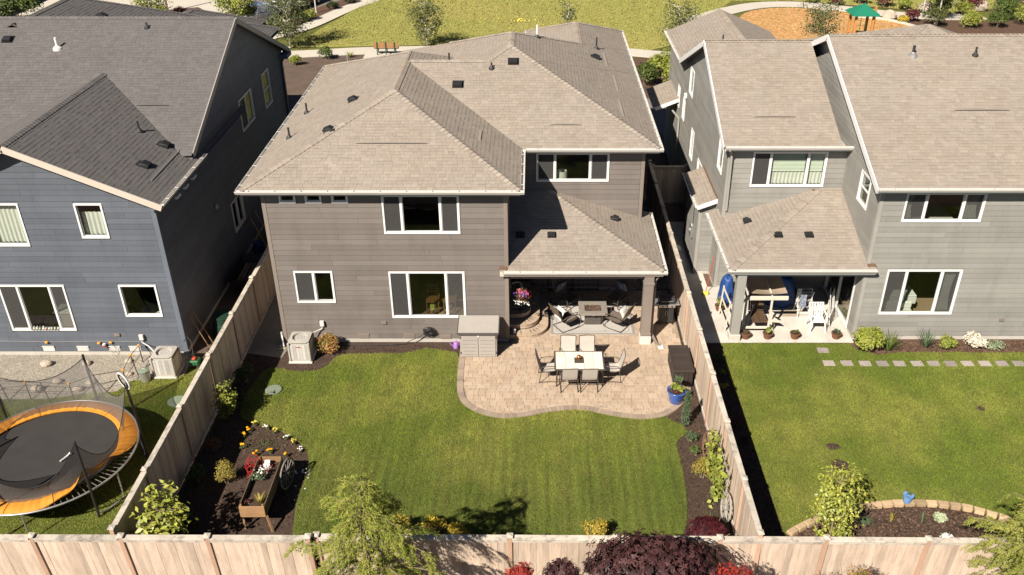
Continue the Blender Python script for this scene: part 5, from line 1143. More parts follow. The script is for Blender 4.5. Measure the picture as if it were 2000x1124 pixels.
P, N_ = blob_points(70, (4.40, 22.02, .55), .17, .10, .07, 4); leaves('dark_leaves', P, .08, 'leaf_burgundy', bp, N_, .7)
hb = thing('hanging_basket', 'hanging basket of pink, red and violet flowers beside the patio steps', 'hanging basket', (-.40, 25.82, 1.7))
MB().lathe([(.06, -.12), (.13, -.06), (.17, .02)], (-.40, 25.82, 1.72), 14, cap=False).build('basket', 'slat_brown', hb); m = MB()
for a in (0, 2.1, 4.2): m.tube([(-.40+.16*math.cos(a), 25.82+.16*math.sin(a), 1.74), (-.40, 25.82, 2.18)], .004, 4)
m.tube([(-.84, 25.72, 2.10), (-.7, 25.75, 2.24), (-.5, 25.8, 2.26), (-.40, 25.82, 2.18)], .009, 6); m.build('hanger', 'dark_metal', hb)
P, N_ = blob_points(260, (-.40, 25.82, 1.78), .27, .25, .19, 8); leaves('leaves', P, .06, 'leaf_green', hb, N_)
for mt, n, sd in (('flower_pink', 90, 1), ('flower_violet', 45, 2), ('flower_red', 40, 3), ('flower_yellow', 25, 4)):
    P, N_ = blob_points(n, (-.40+(.08 if mt == 'flower_red' else 0), 25.82, 1.80), .29, .27, .21, 7, .9); leaves('blossoms', P, .05, mt, hb, N_, .95, bend=.1)
P = np.array([(-.40+random.uniform(-.26, .24), 25.70+random.uniform(-.06, .04), 1.50+random.uniform(-.07, .1)) for i in range(40)]); leaves('trailing_blossoms', P, .06, 'flower_white', hb, None, .95, bend=.1); P = np.array([(-.38+random.uniform(-.2, .24), 25.74+random.uniform(-.08, .08), 1.62+random.uniform(-.12, .1)) for i in range(70)]); leaves('trailing_leaves', P, .06, 'leaf_rust', hb)
ln = thing('patio_lantern', 'small white lantern on the lowest patio step by the wall', 'lantern', (-.66, 25.86, .2))
MB().cbox(-.71, -.61, 25.80, 25.90, .2, .22, .004).build('base', 'white_paint', ln); MB().lathe([(.045, 0), (.05, .1), (.04, .12)], (-.66, 25.85, .22), 10).build('body', 'white_paint', ln); MB().lathe([(.06, 0), (.0001, .05)], (-.66, 25.85, .34), 10, cap=False).build('lid', 'white_paint', ln)
for i, x in enumerate((.55, 1.52)):
    tr = thing('metal_trellis', ['black grid trellis against the shaded patio wall, left of two', 'black grid trellis against the shaded patio wall, right of two'][i], 'trellis', (x+.45, 29.02, .03), 'trellises on the patio wall'); m = MB()
    for q in (x, x+.92): m.beam((q, 29.03, .03), (q, 29.03, 1.75), .03, .03)
    for z in (.1, 1.74): m.beam((x, 29.03, z), (x+.92, 29.03, z), .03, .03)
    m.build('frame', 'dark_metal', tr); m = MB()
    for k in range(1, 5): m.beam((x+k*.184, 29.035, .1), (x+k*.184, 29.035, 1.74), .012, .012)
    for k in range(1, 9): m.beam((x, 29.04, .1+k*.182), (x+.92, 29.04, .1+k*.182), .012, .012)
    m.build('grid', 'dark_metal', tr)
# things seen through the windows
lp = thing('table_lamp', 'table lamp with pale drum shade in the upper right window', 'lamp', (1.02, 29.75, 4.0))
MB().lathe([(.09, 0), (.09, .02), (.03, .05), (.05, .2), (.02, .36)], (1.02, 29.46, 4.1), 14).build('base', 'cushion_white', lp, smooth=True); MB().lathe([(.2, 0), (.17, .3)], (1.02, 29.46, 4.44), 18, cap=False).build('shade', 'lamp_shade', lp, smooth=True)
MB().cbox(.6, 1.5, 29.32, 29.75, 3.06, 4.1, .01).build('dresser', 'chair_wood'); tag(bpy.data.objects['dresser'], 'wooden dresser under the lamp inside the upper right window', 'dresser')
for i, x in enumerate((-3.55, -2.95)):
    c = thing('wooden_chair', ['left wooden dining chair inside the lower window', 'right wooden dining chair inside the lower window'][i], 'chair', (x, 26.95, .45), 'dining chairs inside the middle house')
    for sx in (-.2, .2):
        for sy, z in ((-.2, .45), (.2, 1.0)): MB().beam((x+sx, 26.95+sy, .45), (x+sx, 26.95+sy, .45+z), .04, .04).build('leg', 'chair_wood', c)
    MB().cbox(x-.23, x+.23, 26.73, 27.18, .88, .92, .006).build('seat', 'chair_wood', c)
    for k in range(3): MB().box(x-.2, x+.2, 27.13, 27.16, 1.08+k*.12, 1.15+k*.12).build('slat', 'chair_wood', c)
sp = thing('sill_plant', 'small potted plant on the sill of the lower three-light window', 'potted plant', (-3.45, 25.8, 1.05))
MB().lathe([(.06, 0), (.08, .12)], (-3.45, 25.80, 1.06), 12).build('pot', 'terracotta', sp); P, N_ = blob_points(40, (-3.45, 25.80, 1.26), .13, .1, .12, 4); leaves('leaves', P, .11, 'leaf_lime', sp, N_)
# ------------------------------------------------------------------ plant builders
def needles(name, P, D, size, mat, parent, asp=.22, spread=.45):
    n = len(P); d = D+RNG.normal(0, spread, (n, 3)); d /= np.linalg.norm(d, axis=1)[:, None]; s_ = np.cross(d, RNG.normal(0, 1, (n, 3))); s_ /= np.linalg.norm(s_, axis=1)[:, None]
    L = (size*RNG.uniform(.6, 1.3, n))[:, None]; V = np.stack([P, P+d*L*.5-s_*L*asp*.5, P+d*L, P+d*L*.5+s_*L*asp*.5], 1)
    F = np.array([[0, 1, 2], [0, 2, 3]])[None]+np.arange(n)[:, None, None]*4
    return np_mesh(name, V.reshape(-1, 3), F.reshape(-1, 3), mat, np.repeat(RNG.uniform(-1, 1, n), 2), parent, 'stuff')
def conifer(label, loc, h, r, limbs, mat, z0=.25, twigs=26, group=None, size=.085, droop=.35, per=15):
    t = thing('conifer', label, 'tree', loc, group); x, y, z = loc; m = MB()
    m.tube([(x, y, z-.1), (x+.03, y, z+h*.4), (x-.02, y+.02, z+h*.8), (x+.10, y, z+h*.97), (x+.2, y-.02, z+h)], [.11, .08, .035, .012, .006], 8); m.build('trunk', 'bark', t, smooth=True)
    m = MB(); PP = []; DD = []
    for i in range(limbs):
        f = z0+(1-z0)*((i+.5)/limbs)**.85; L = r*(1-f)**.85*random.uniform(.42, 1.22)+.12; a = i*2.39996+random.uniform(-.3, .3); c, s_ = math.cos(a), math.sin(a); zb = z+h*f
        rise = random.uniform(.1, .45)*L; pts = []
        for k in range(7):
            u = k/6; pts.append((x+c*L*u, y+s_*L*u, zb+rise*u*1.6-(rise*.6+droop*L)*u*u))
        m.tube(pts, [.018*(1-f)+.006-.0008*k for k in range(7)], 5, caps=False)
        nt_ = max(4, int(twigs*L/r))
        for j in range(nt_):
            u = random.uniform(.1, 1.0); k = min(int(u*6), 5); q = u*6-k; p = np.array(pts[k])*(1-q)+np.array(pts[k+1])*q; d = np.array(pts[k+1])-np.array(pts[k]); d /= np.linalg.norm(d)
            sd = np.array((-s_, c, 0))*random.choice((-1, 1))*random.uniform(.2, 1.); td = d*.6+sd*.75+np.array((0, 0, -random.uniform(.0, .55))); td /= np.linalg.norm(td); tl = random.uniform(.12, .27)*(1.15-.5*u)*(.6+.4*r)
            uu = RNG.random(per)[:, None]; PP.append(p+td*uu*tl+RNG.normal(0, .012, (per, 3))+np.array((0, 0, -1))*(uu**2)*tl*.3); DD.append(np.tile(td+np.array((0, 0, -.15)), (per, 1)))
    m.build('limbs', 'twig', t); needles('needle_sprays', np.concatenate(PP), np.concatenate(DD), size, mat, t); return t
def tree(name, label, loc, h, cr, cz, limbs, nleaf, leaf, mat, bark='bark', group=None, tr=.05, asp=.6, sig=.16, lean=(0, 0)):
    t = thing(name, label, 'tree', loc, group); x, y, z = loc; m = MB(); tp = [(x+lean[0]*f, y+lean[1]*f, z+h*.92*f) for f in (0, .3, .6, .85, 1)]
    m.tube([(p[0]+random.uniform(-.03, .03), p[1]+random.uniform(-.03, .03), p[2]) for p in tp], [tr, tr*.8, tr*.55, tr*.3, tr*.12], 7); m.build('trunk', bark, t, smooth=True); m = MB(); C = []
    for i in range(limbs):
        f = random.uniform(cz/h, .95); a = i*2.4+random.uniform(-.4, .4); L = cr*math.sqrt(max(.05, 1-((f-(cz/h+1)/2)/((1-cz/h)/2+.08))**2))*random.uniform(.6, 1.1)
        b = np.array((x+lean[0]*f, y+lean[1]*f, z+h*f*.92)); e = b+np.array((math.cos(a)*L, math.sin(a)*L, L*random.uniform(.1, .7))); mid = (b+e)/2+np.array((0, 0, .06*L))
        m.tube([tuple(b), tuple(mid), tuple(e)], [tr*.35, tr*.22, tr*.08], 5, caps=False)
        for u in (.45, .7, .9, 1.0): C.append(b*(1-u)+e*u)
    m.build('branches', bark, t); C = np.array(C); k = RNG.integers(0, len(C), nleaf); P = C[k]+RNG.normal(0, sig, (nleaf, 3)); N_ = P-np.array((x, y, z+h*.6)); N_ /= np.linalg.norm(N_, axis=1)[:, None]+1e-6
    leaves('crown', P, leaf, mat, t, N_, asp); return t
# ------------------------------------------------------------------ middle back yard
def make_ac(label, loc, badge=True, group='air conditioning units'):
    x, y, z = loc; t = thing('air_conditioner', label, 'air conditioner', loc, group); h, a = .78, .33
    MB().cbox(x-a-.06, x+a+.06, y-a-.06, y+a+.06, z, z+.07, .01).build('pad', 'concrete', t); MB().box(x-a+.03, x+a-.03, y-a+.03, y+a-.03, z+.08, z+h-.03).build('coil', 'ac_coil', t); m = MB()
    for sx in (-1, 1):
        for sy in (-1, 1): m.cbox(x+sx*a-.035, x+sx*a+.035, y+sy*a-.035, y+sy*a+.035, z+.07, z+h, .012)
    m.cbox(x-a, x+a, y-a, y+a, z+.07, z+.13, .006); m.build('corner_posts', 'ac_beige', t)
    for s_ in (-1, 1):
        for i in range(6):
            q = -.25+i*.1; MB().box(x+q-.046, x+q+.047, y+s_*a-.008 if s_ < 0 else y+a-.004, y+s_*a+.004 if s_ < 0 else y+a+.008, z+.14, z+h-.09, random.uniform(-1, 1)).build('louvre', 'ac_coil', t)
            MB().box(x+s_*a-.008 if s_ < 0 else x+a-.004, x+s_*a+.004 if s_ < 0 else x+a+.008, y+q-.046, y+q+.047, z+.14, z+h-.09, random.uniform(-1, 1)).build('louvre', 'ac_coil', t)
    n = 28; V = []; F = []                                  # top with a round opening
    for j in range(n):
        b = 2*math.pi*j/n; c, s_ = math.cos(b), math.sin(b); k = 1/max(abs(c), abs(s_)); V += [(x+c*k*a*1.03, y+s_*k*a*1.03, z+h), (x+c*k*a*1.03, y+s_*k*a*1.03, z+h+.03), (x+c*.255, y+s_*.255, z+h+.045), (x+c*.25, y+s_*.25, z+h-.06)]
    for j in range(n):
        q = (j+1) % n
        for e in range(3): F.append((4*j+e, 4*q+e, 4*q+e+1, 4*j+e+1))
    MB().add(V, F).build('top_panel', 'ac_beige', t); fo = MB().lathe([(.25, 0), (.0001, 0)], (x, y, z+h-.16), 24, cap=False).build('fan_well', 'fan_black', t); m = MB()
    for j in range(4):
        b = j*math.pi/2+.5; c, s_ = math.cos(b), math.sin(b); m.add([(x+c*.05-s_*.05, y+s_*.05+c*.05, z+h-.10), (x+c*.05+s_*.05, y+s_*.05-c*.05, z+h-.13), (x+c*.23+s_*.11, y+s_*.23-c*.11, z+h-.13), (x+c*.23-s_*.10, y+s_*.23+c*.10, z+h-.09)], [(0, 1, 2, 3)])
    m.lathe([(.06, -.14), (.06, -.08), (.0001, -.07)], (x, y, z+h), 12, cap=False); m.build('fan', 'steel', t); m = MB()
    for rr in (.08, .17): m.tube([(x+rr*math.cos(q), y+rr*math.sin(q), z+h+.045+.01*(1-rr*4)) for q in np.linspace(0, 6.283, 21)[:-1]], .002, 4, True)
    for q in np.linspace(0, 6.283, 9)[:-1]: m.tube([(x+.03*math.cos(q), y+.03*math.sin(q), z+h+.06), (x+.25*math.cos(q), y+.25*math.sin(q), z+h+.046)], .002, 4)
    m.build('fan_guard', 'dark_metal', t)
    if badge: MB().box(x-.09, x+.06, y-a-.016, y-a-.009, z+h-.17, z+h-.14).build('badge', 'badge_red', t)
    return t
make_ac('beige air conditioner in the mulch by the left corner of the taupe house', (-7.73, 24.66, .0)); make_ac('beige air conditioner beside the blue house, near the lidded can', (-11.93, 23.80, .0), False)
def disconnect(label, x, y, z, run):
    t = thing('switch_box', label, 'electrical box', (x, y, z), 'switch boxes on the house walls'); MB().cbox(x-.07, x+.07, y-.1, y-.02, z-.1, z+.1, .008).build('box', 'gutter_white', t); MB().tube([(x, y-.05, z-.1), (x-.02, y-.06, z-.2)]+run, .018, 6).build('conduit', 'gutter_white', t)
disconnect('small white switch box on the taupe wall above the bush', -7.18, 25.57, .80, [(-7.3, 25.5, .55), (-7.6, 25.3, .5)]); disconnect('small white switch box on the blue wall above the air conditioner', -13.02, 24.78, .76, [(-12.8, 24.6, .5), (-12.4, 24.2, .45)])
hs = thing('garden_hose', 'black garden hose coiled on the taupe wall beside the window', 'hose', (-3.55, 25.5, .5)); m = MB()
for i in range(8):
    cx, cz, rx = -3.55+random.uniform(-.05, .05), .50+random.uniform(-.05, .04), random.uniform(.13, .2); m.tube([(cx+rx*math.cos(a), 25.50-.012*i+random.uniform(-.01, .01), cz+rx*.72*math.sin(a)) for a in np.linspace(0, 6.283, 17)[:-1]], .013, 5, True)
m.build('coil', 'hose_black', hs); MB().tube([(-3.7, 25.46, .42), (-4.0, 25.4, .28), (-4.4, 25.36, .10), (-4.9, 25.34, .04), (-5.9, 25.33, .03), (-6.9, 25.36, .03)], .013, 6).build('run', 'hose_black', hs); MB().cbox(-3.6, -3.5, 25.48, 25.57, .55, .62, .006).build('hanger', 'dark_metal', hs)
dn = thing('downspout_foot', 'white downspout elbow and gravel at the left corner of the taupe house', 'downspout', (-8.6, 25.4, 0)); MB().tube([(-8.62, 25.55, .42), (-8.62, 25.55, .3), (-8.58, 25.4, .12), (-8.5, 25.2, .06)], .035, 8).build('pipe', 'gutter_white', dn)
for i in range(6): MB().ball((-8.55+random.uniform(-.12, .15), 25.2+random.uniform(-.12, .1), .04), .06, .05, .04, jit=.2).build('stone', 'boulder', dn)
shrub('nandina', 'orange and green bushy shrub beside the air conditioner', 'shrub', (-6.93, 24.98, 0), .50, .42, .44, 1800, .07, 'leaf_orange', lumps=11, stems=9)
shrub('shade_shrub', 'dark loose shrub in the fence shade near the lawn corner', 'shrub', (-9.2, 23.2, 0), .38, .45, .45, 700, .08, 'leaf_green'); shrub('shade_shrub', 'rounded dark shrub beside the lime upright shrub by the left fence', 'shrub', (-9.15, 22.05, 0), .3, .3, .36, 500, .06, 'leaf_dark')
lt = tree('upright_shrub', 'slim lime green shrub catching sun above the shaded left fence bed', (-9.28, 21.25, 0), 1.45, .30, .35, 26, 800, .085, 'leaf_lime', 'twig', tr=.018, sig=.07, lean=(.18, -.05)); lt['category'] = 'shrub'
shrub('golden_cypress', 'golden yellow feathery shrub left of the wagon planter', 'shrub', (-8.46, 18.55, 0), .31, .30, .52, 2400, .055, 'leaf_gold', lumps=13, asp=.3, up=.9, shell=.3)
shrub('shade_shrub', 'reddish dark shrub in the left fence shade, farther from the wagon', 'shrub', (-9.2, 19.9, 0), .3, .3, .3, 400, .07, 'leaf_rust'); shrub('shade_shrub', 'dark round shrub in the left fence shade level with the golden shrub', 'shrub', (-9.25, 18.6, 0), .36, .36, .36, 600, .07, 'leaf_green'); shrub('shade_shrub', 'dark low shrub in the left fence shade near the pear tree', 'shrub', (-9.0, 16.9, 0), .32, .32, .3, 500, .07, 'leaf_green')
tree('pear_tree', 'young pear tree with glossy lime leaves in the bottom left corner of the yard', (-9.0, 15.75, 0), 2.05, .78, .95, 26, 620, .165, 'leaf_pear', 'twig', tr=.03, asp=.5, sig=.11)
FL = [(-8.44, 20.73, 'flower_orange', 'pair of orange marigolds by the left edge of the planting bed'), (-8.52, 20.50, 'flower_orange', 'single orange marigold below the pair in the bed'), (-8.42, 19.97, 'flower_orange', 'cluster of three orange marigolds in the lower left of the bed'),
      (-8.36, 21.02, 'flower_yellow', 'pale yellow flower at the top corner of the bed'), (-7.96, 20.83, 'flower_white', 'white flower clump at the top of the bed'), (-7.65, 20.64, 'flower_yellow', 'pale yellow flower clump along the curved lawn edge'), (-7.26, 20.38, 'flower_white', 'white flower clump in the middle of the curved bed edge'),
      (-6.98, 20.15, 'flower_yellow', 'pale yellow flower clump nearest the wagon wheel side of the bed edge'), (-6.70, 19.83, 'flower_white', 'white flower clump at the right end of the bed edge'), (-7.55, 19.78, 'flower_orange', 'orange marigolds behind the middle of the wagon planter'), (-7.96, 19.62, 'flower_orange', 'orange marigolds at the left rear corner of the wagon planter'), (-7.10, 19.64, 'flower_orange', 'orange marigolds behind the wagon wheel')]
for x, y, mt, lb in FL:
    t = thing('bedding_flower', lb, 'flower', (x, y, 0), 'bedding flowers in the curved bed'); P, N_ = blob_points(60, (x, y, .09), .10, .10, .08, 4); leaves('leaves', P, .045, 'leaf_green', t, N_); k = 3 if mt == 'flower_orange' else 7; m = MB()
    for i in range(k):
        a = random.random()*6.28; rr = random.uniform(.02, .09) if k > 1 else 0; rad = .04 if mt == 'flower_orange' else .024; m.ball((x+rr*math.cos(a), y+rr*math.sin(a), .17+random.uniform(-.02, .02)), rad, rad, rad*.6, 8, 5, random.uniform(-1, 1), .12)
    m.build('blooms', mt, t)
t = thing('seedlings', 'scattered small green seedlings in the curved bed', 'seedlings', (-7.8, 20.2, 0)); P = np.array([(-7.8+random.gauss(0, .32), 20.2+random.gauss(0, .2), .05+random.random()*.05) for i in range(190)]); leaves('leaves', P, .05, 'leaf_green', t)['kind'] = 'stuff'
# wagon planter
wg = thing('wagon_planter', 'wooden wagon planter box with soil and flowers in the curved bed', 'planter', (-7.25, 17.95, 0)); x0, x1, y0, y1, zb, zt_ = -7.52, -6.88, 16.82, 18.74, .43, .79
MB().box(x0+.03, x1-.03, y0+.03, y1-.03, zb, zb+.03).build('floor', 'wagon_dark', wg); MB().box(x0+.035, x1-.035, y0+.035, y1-.035, zb+.03, zb+.20).build('potting_soil', 'mulch', wg)
for j in range(2):
    z0, z1 = zb+j*.18+.002, zb+j*.18+.178
    MB().cbox(x0-.005, x1+.005, y0-.01, y0+.022, z0, z1, .004, random.uniform(-.5, 1)).build('end_board', 'wagon_wood', wg); MB().cbox(x0-.005, x1+.005, y1-.022, y1+.01, z0, z1, .004, random.uniform(-.5, 1)).build('end_board', 'wagon_wood', wg)
    MB().cbox(x0-.012, x0+.018, y0+.024, y1-.024, z0, z1+.002, .004).build('side_board', 'wagon_dark', wg); MB().cbox(x1-.018, x1+.012, y0+.024, y1-.024, z0, z1+.002, .004).build('side_board', 'wagon_dark', wg)
for x in (x0+.04, x1-.04):
    for y in (y0+.05, y1-.05): MB().cbox(x-.025, x+.025, y-.025, y+.025, zb, zt_+.03, .004).build('corner_stake', 'wagon_wood', wg)
MB().beam((x1+.02, y0+.02, .46), (x1+.15, y0-.10, .02), .05, .06).build('prop_leg', 'wagon_wood', wg); MB().beam((x0+.05, y0+.05, .46), (x0+.05, y0, .02), .05, .05).build('prop_leg', 'wagon_wood', wg); MB().beam((-7.2, 18.4, .3), (-7.2, 18.4, .43), .5, .1).build('axle', 'wagon_dark', wg)
def spoked_wheel(label, loc, r, rot, mat, cat='wagon wheel', spokes=12):  # wooden wagon wheel, stood loose in the garden as decoration
    t = thing('wagon_wheel', label, cat, loc, 'wooden wagon wheels'); t.rotation_euler = rot; ORI[t.name] = Vector((0, 0, 0)); m = MB(); n = 36; V = []; F = []
    for j in range(n):
        a = 2*math.pi*j/n; c, s_ = math.cos(a), math.sin(a)
        for rr, yy in ((r, -.02), (r, .02), (r-.045, .02), (r-.045, -.02)): V.append((rr*c, yy, rr*s_))
    for j in range(n):
        q = (j+1) % n
        for e in range(4): F.append((4*j+e, 4*q+e, 4*q+(e+1) % 4, 4*j+(e+1) % 4))
    m.add(V, F); m.build('rim', mat, t, local=True)
    for j in range(spokes): a = 2*math.pi*j/spokes; MB().beam((.05*math.cos(a), 0, .05*math.sin(a)), ((r-.04)*math.cos(a), 0, (r-.04)*math.sin(a)), .028, .022, up=(0, 1, 0)).build('spoke', mat, t, local=True)
    MB().lathe([(.065, -.05), (.065, .05)], n=14).xf(Matrix.Rotation(R(90), 4, 'X')).build('hub', mat, t, local=True); return t
spoked_wheel('weathered grey spoked wheel leaning on the side of the wagon planter', (-6.72, 18.45, .44), .44, (R(0), R(0), R(80)), 'wheel_grey')
spoked_wheel('brown spoked wagon wheel leaning on the sunny fence', (4.98, 19.62, .43), .44, (R(11), 0, R(97)), 'wheel_brown'); spoked_wheel('whitewashed spoked wagon wheel at the fence near the dark maple', (5.02, 17.2, .40), .40, (R(8), 0, R(92)), 'wheel_white')
cg = thing('tomato_cages', 'tangle of red wire plant cages leaning on the wagon planter', 'plant cages', (-7.75, 18.55, 0)); m = MB()
for i in range(9):
    c = Vector((-7.62+random.uniform(-.28, .22), 18.6+random.uniform(-.25, .3), .55+random.uniform(-.25, .25))); a1 = Vector((random.gauss(0, 1), random.gauss(0, 1), random.gauss(0, .5))).normalized(); a2 = a1.orthogonal().normalized(); rr = random.uniform(.12, .2); m.tube([c+(a1*math.cos(q)+a2*math.sin(q))*rr for q in np.linspace(0, 6.283, 19)[:-1]], .006, 5, True)
for i in range(5): p = Vector((-7.85+random.uniform(-.1, .4), 18.3+random.uniform(-.1, .6), .02)); m.tube([p, p+Vector((random.uniform(-.05, .25), random.uniform(-.1, .1), .75))], .006, 5)
m.build('wire', 'wire_red', cg)
P, N_ = blob_points(420, (-7.30, 18.0, .76), .26, .36, .13, 8); t = thing('planter_flowers', 'leafy white-flecked plants in the middle of the wagon planter', 'plants', (-7.3, 18.0, .64)); leaves('leaves', P, .075, 'leaf_bluegreen', t, N_); P, N_ = blob_points(60, (-7.26, 18.1, .82), .24, .32, .12, 7, .9); leaves('blossoms', P, .05, 'flower_white', t, N_, .9); P, N_ = blob_points(50, (-7.18, 18.2, .84), .18, .25, .1, 5, .9); leaves('red_leaves', P, .05, 'leaf_scarlet', t, N_)
blade_tuft('grass_clump', 'yellowish grass clump at the front of the wagon planter', 'ornamental grass', (-7.08, 17.1, .63), 46, .26, 'leaf_gold', .26, .016); shrub('violet_plant', 'small purple-leaved plant at the front left of the wagon planter', 'plant', (-7.38, 17.1, .63), .12, .12, .09, 90, .06, 'leaf_burgundy', stems=2)
for i, (x, y, z, s_) in enumerate(((-7.24, 18.58, .64, .07), (-7.22, 18.44, .64, .08))):
    t = thing('ceramic_house', ['white ceramic block at the rear of the wagon planter', 'larger white ceramic block beside the first in the wagon planter'][i], 'ornament', (x, y, z)); MB().cbox(x-s_, x+s_, y-s_*.7, y+s_*.7, z, z+.12, .006).build('walls', 'white_paint', t); MB().add([(x-s_, y-s_*.8, z+.12), (x+s_, y-s_*.8, z+.12), (x+s_, y+s_*.8, z+.12), (x-s_, y+s_*.8, z+.12), (x-s_, y, z+.17), (x+s_, y, z+.17)], [(0, 1, 5, 4), (2, 3, 4, 5), (0, 4, 3), (1, 2, 5)]).build('roof', 'white_paint', t)
t = thing('pebble_ring', 'pale pebbles scattered in the shade beside the wagon wheel', 'pebbles', (-6.5, 18.7, 0)); m = MB()
for i in range(16): m.ball((-6.55+random.uniform(-.15, .3), 18.7+random.uniform(-.45, .45), .02), .03, .03, .02, 7, 4, 0, .2)
m.build('pebbles', 'white_paint', t)
# shrubs along the rear fence, foreground trees
for x, y, rx, rz, lb in ((1.55, 16.42, .38, .50, 'bright yellow mounded shrub at the rear fence near the maple'), (-2.55, 16.45, .46, .52, 'golden yellow shrub at the rear fence right of the conifer, the larger'), (-1.95, 16.38, .32, .40, 'lower yellow-green shrub at the rear fence beside the larger golden one'), (-3.4, 16.6, .30, .48, 'yellow flowering shrub half hidden by the conifer')):
    shrub('golden_shrub', lb, 'shrub', (x, y, 0), rx, .28, rz, 1300, .05, 'leaf_yellow', group='yellow shrubs along the rear fence', lumps=6, asp=.7)
for i, (x, lb) in enumerate(((-.95, 'leftmost of the small yellow plants along the rear fence'), (-.6, 'second of the small yellow plants along the rear fence'), (-.15, 'sparse green plant between the small yellow ones at the rear fence'), (.2, 'rightmost of the small plants along the rear fence'))): shrub('small_perennial', lb, 'plant', (x, 16.36, 0), .16, .12, .2, 90, .06, 'leaf_yellow' if i < 2 else 'leaf_green', stems=3)
conifer('drooping golden-green conifer rising over the rear fence', (-3.45, 13.1, -.1), 5.2, 3.2, 62, 'leaf_conifer', .16, 84, size=.062, per=52, droop=.42)
conifer('spreading golden-green conifer at the bottom right corner', (11.0, 13.4, -.1), 4.7, 3.0, 80, 'leaf_conifer_right', .25, 74, size=.066, droop=.25, per=50)
def maple(label, loc, rx, ry, rz, zc, n, size, mat, lumps=16):
    t = thing('japanese_maple', label, 'tree', loc); m = MB(); x, y, z = loc
    for i in range(9):
        a = i*.7+random.random(); e = (x+rx*.75*math.cos(a), y+ry*.75*math.sin(a), zc+rz*random.uniform(-.2, .5)); m.tube([(x, y, z-.1), (x+rx*.18*math.cos(a), y+ry*.18*math.sin(a), z+(zc-z)*.55), e], [.05, .03, .008], 6)
    m.build('trunk', 'bark', t); P, N_ = blob_points(n, (x, y, zc), rx, ry, rz, lumps, .55); leaves('crown', P, size, mat, t, N_, .5, .7, .6, lobes=5, bend=.35); return t
maple('large dark burgundy Japanese maple in front of the rear fence', (2.62, 13.45, 0), 1.75, 1.15, 1.2, 2.12, 3200, .18, 'leaf_maple'); maple('dark red Japanese maple inside the yard at the fence corner', (4.35, 16.0, 0), .75, .55, .55, .68, 1500, .13, 'leaf_maple_red', 9)
def sprig(label, x, y, z, r, n, size, mat, lobes=5, cat='shrub', name='bushy_sprig'):
    t = thing(name, label, cat, (x, y, 0)); m = MB()
    for i in range(6): a = i*1.05; m.tube([(x, y, -.1), (x+.1*math.cos(a), y+.1*math.sin(a), z*.7), (x+r*math.cos(a), y+r*.7*math.sin(a), z+r*.3)], [.025, .016, .005], 5)
    m.build('stem', 'twig', t); P, N_ = blob_points(n, (x, y, z), r, r*.8, r*.7, 8); leaves('foliage', P, size, mat, t, N_, .5, .5, lobes=lobes); return t
sprig('scarlet leafy spray at the bottom edge below the middle lawn', -.28, 13.2, 2.35, .42, 420, .11, 'leaf_scarlet'); sprig('dull purple leafy spray left of the large maple', .62, 13.35, 2.3, .4, 330, .13, 'leaf_maple'); sprig('yellow-green leafy spray under the purple one at the bottom edge', .80, 13.1, 2.15, .25, 200, .09, 'leaf_gold', 0)
sprig('bright scarlet leafy shrub at the bottom edge right of the maple', 4.2, 13.1, 2.35, .5, 650, .10, 'leaf_scarlet'); sprig('rusty orange shrub at the bottom edge, left of two', 5.95, 12.95, 2.25, .48, 800, .06, 'leaf_rust', 0); sprig('rusty green shrub at the bottom edge, right of two', 6.75, 13.05, 2.35, .5, 900, .06, 'leaf_orange', 0)
# right bed of the middle yard
t = thing('columnar_juniper', 'slim columnar juniper by the patio edge and sunny fence', 'shrub', (4.52, 21.02, 0)); MB().tube([(4.52, 21.02, 0), (4.53, 21.02, .7), (4.56, 21.02, 1.2)], [.02, .015, .005], 5).build('stem', 'twig', t); n = 1500; hz = RNG.random(n)**.8; rr = .15*(1-hz)**.35*(.6+.4*np.sin(hz*17)**2)*np.sqrt(RNG.random(n)); aa = RNG.random(n)*6.283; P = np.stack([4.52+rr*np.cos(aa)+.04*hz, 21.02+rr*np.sin(aa), .05+hz*1.22], 1); needles('needle_sprays', P, np.tile((0, 0, 1.), (n, 1))+np.stack([np.cos(aa), np.sin(aa), 0*aa], 1)*.5, .07, 'leaf_bluegreen', t, .4)
shrub('small_azalea', 'small green shrub with red tips below the juniper', 'shrub', (4.62, 20.32, 0), .21, .2, .24, 380, .06, 'leaf_bluegreen', stems=5); shrub('small_azalea', 'small dark green shrub between the juniper and the golden shrub', 'shrub', (4.66, 19.72, 0), .22, .2, .22, 380, .06, 'leaf_green', stems=5)
shrub('golden_cypress', 'golden feathery shrub beside the grapevine', 'shrub', (4.68, 18.75, 0), .33, .33, .42, 2300, .055, 'leaf_gold', lumps=13, asp=.3, up=.9, shell=.3)
gv = thing('grapevine', 'bright green grapevine climbing a white slat trellis on the sunny fence', 'vine', (5.0, 18.1, 0)); m = MB()
for y in (17.5, 18.1, 18.7, 19.25): m.beam((5.02, y, 0), (5.09, y+.02, 1.45), .035, .012)
for z in (.45, .85, 1.25): m.beam((5.05, 17.4, z), (5.05, 19.4, z), .012, .03)
m.build('trellis', 'wheel_white', gv); MB().tube([(4.95, 18.1, 0), (4.97, 18.15, .5), (4.95, 18.4, .9), (4.98, 18.7, 1.2)], [.025, .02, .014, .008], 6).build('stem', 'bark', gv)
P = np.concatenate([RNG.normal((4.88, 18.5, .95), (.10, .26, .26), (130, 3)), RNG.normal((4.90, 18.0, .85), (.11, .26, .26), (130, 3)), RNG.normal((4.82, 17.8, .45), (.10, .2, .16), (50, 3)), RNG.normal((4.95, 18.9, 1.25), (.06, .16, .12), (36, 3))]); leaves('leaves', P, .13, 'leaf_vine', gv, None, .95, bend=.2, up=.5)
blade_tuft('hosta', 'small green clump at the lawn side of the red maple', 'plant', (4.6, 17.0, 0), 40, .3, 'leaf_green', .25, .02)
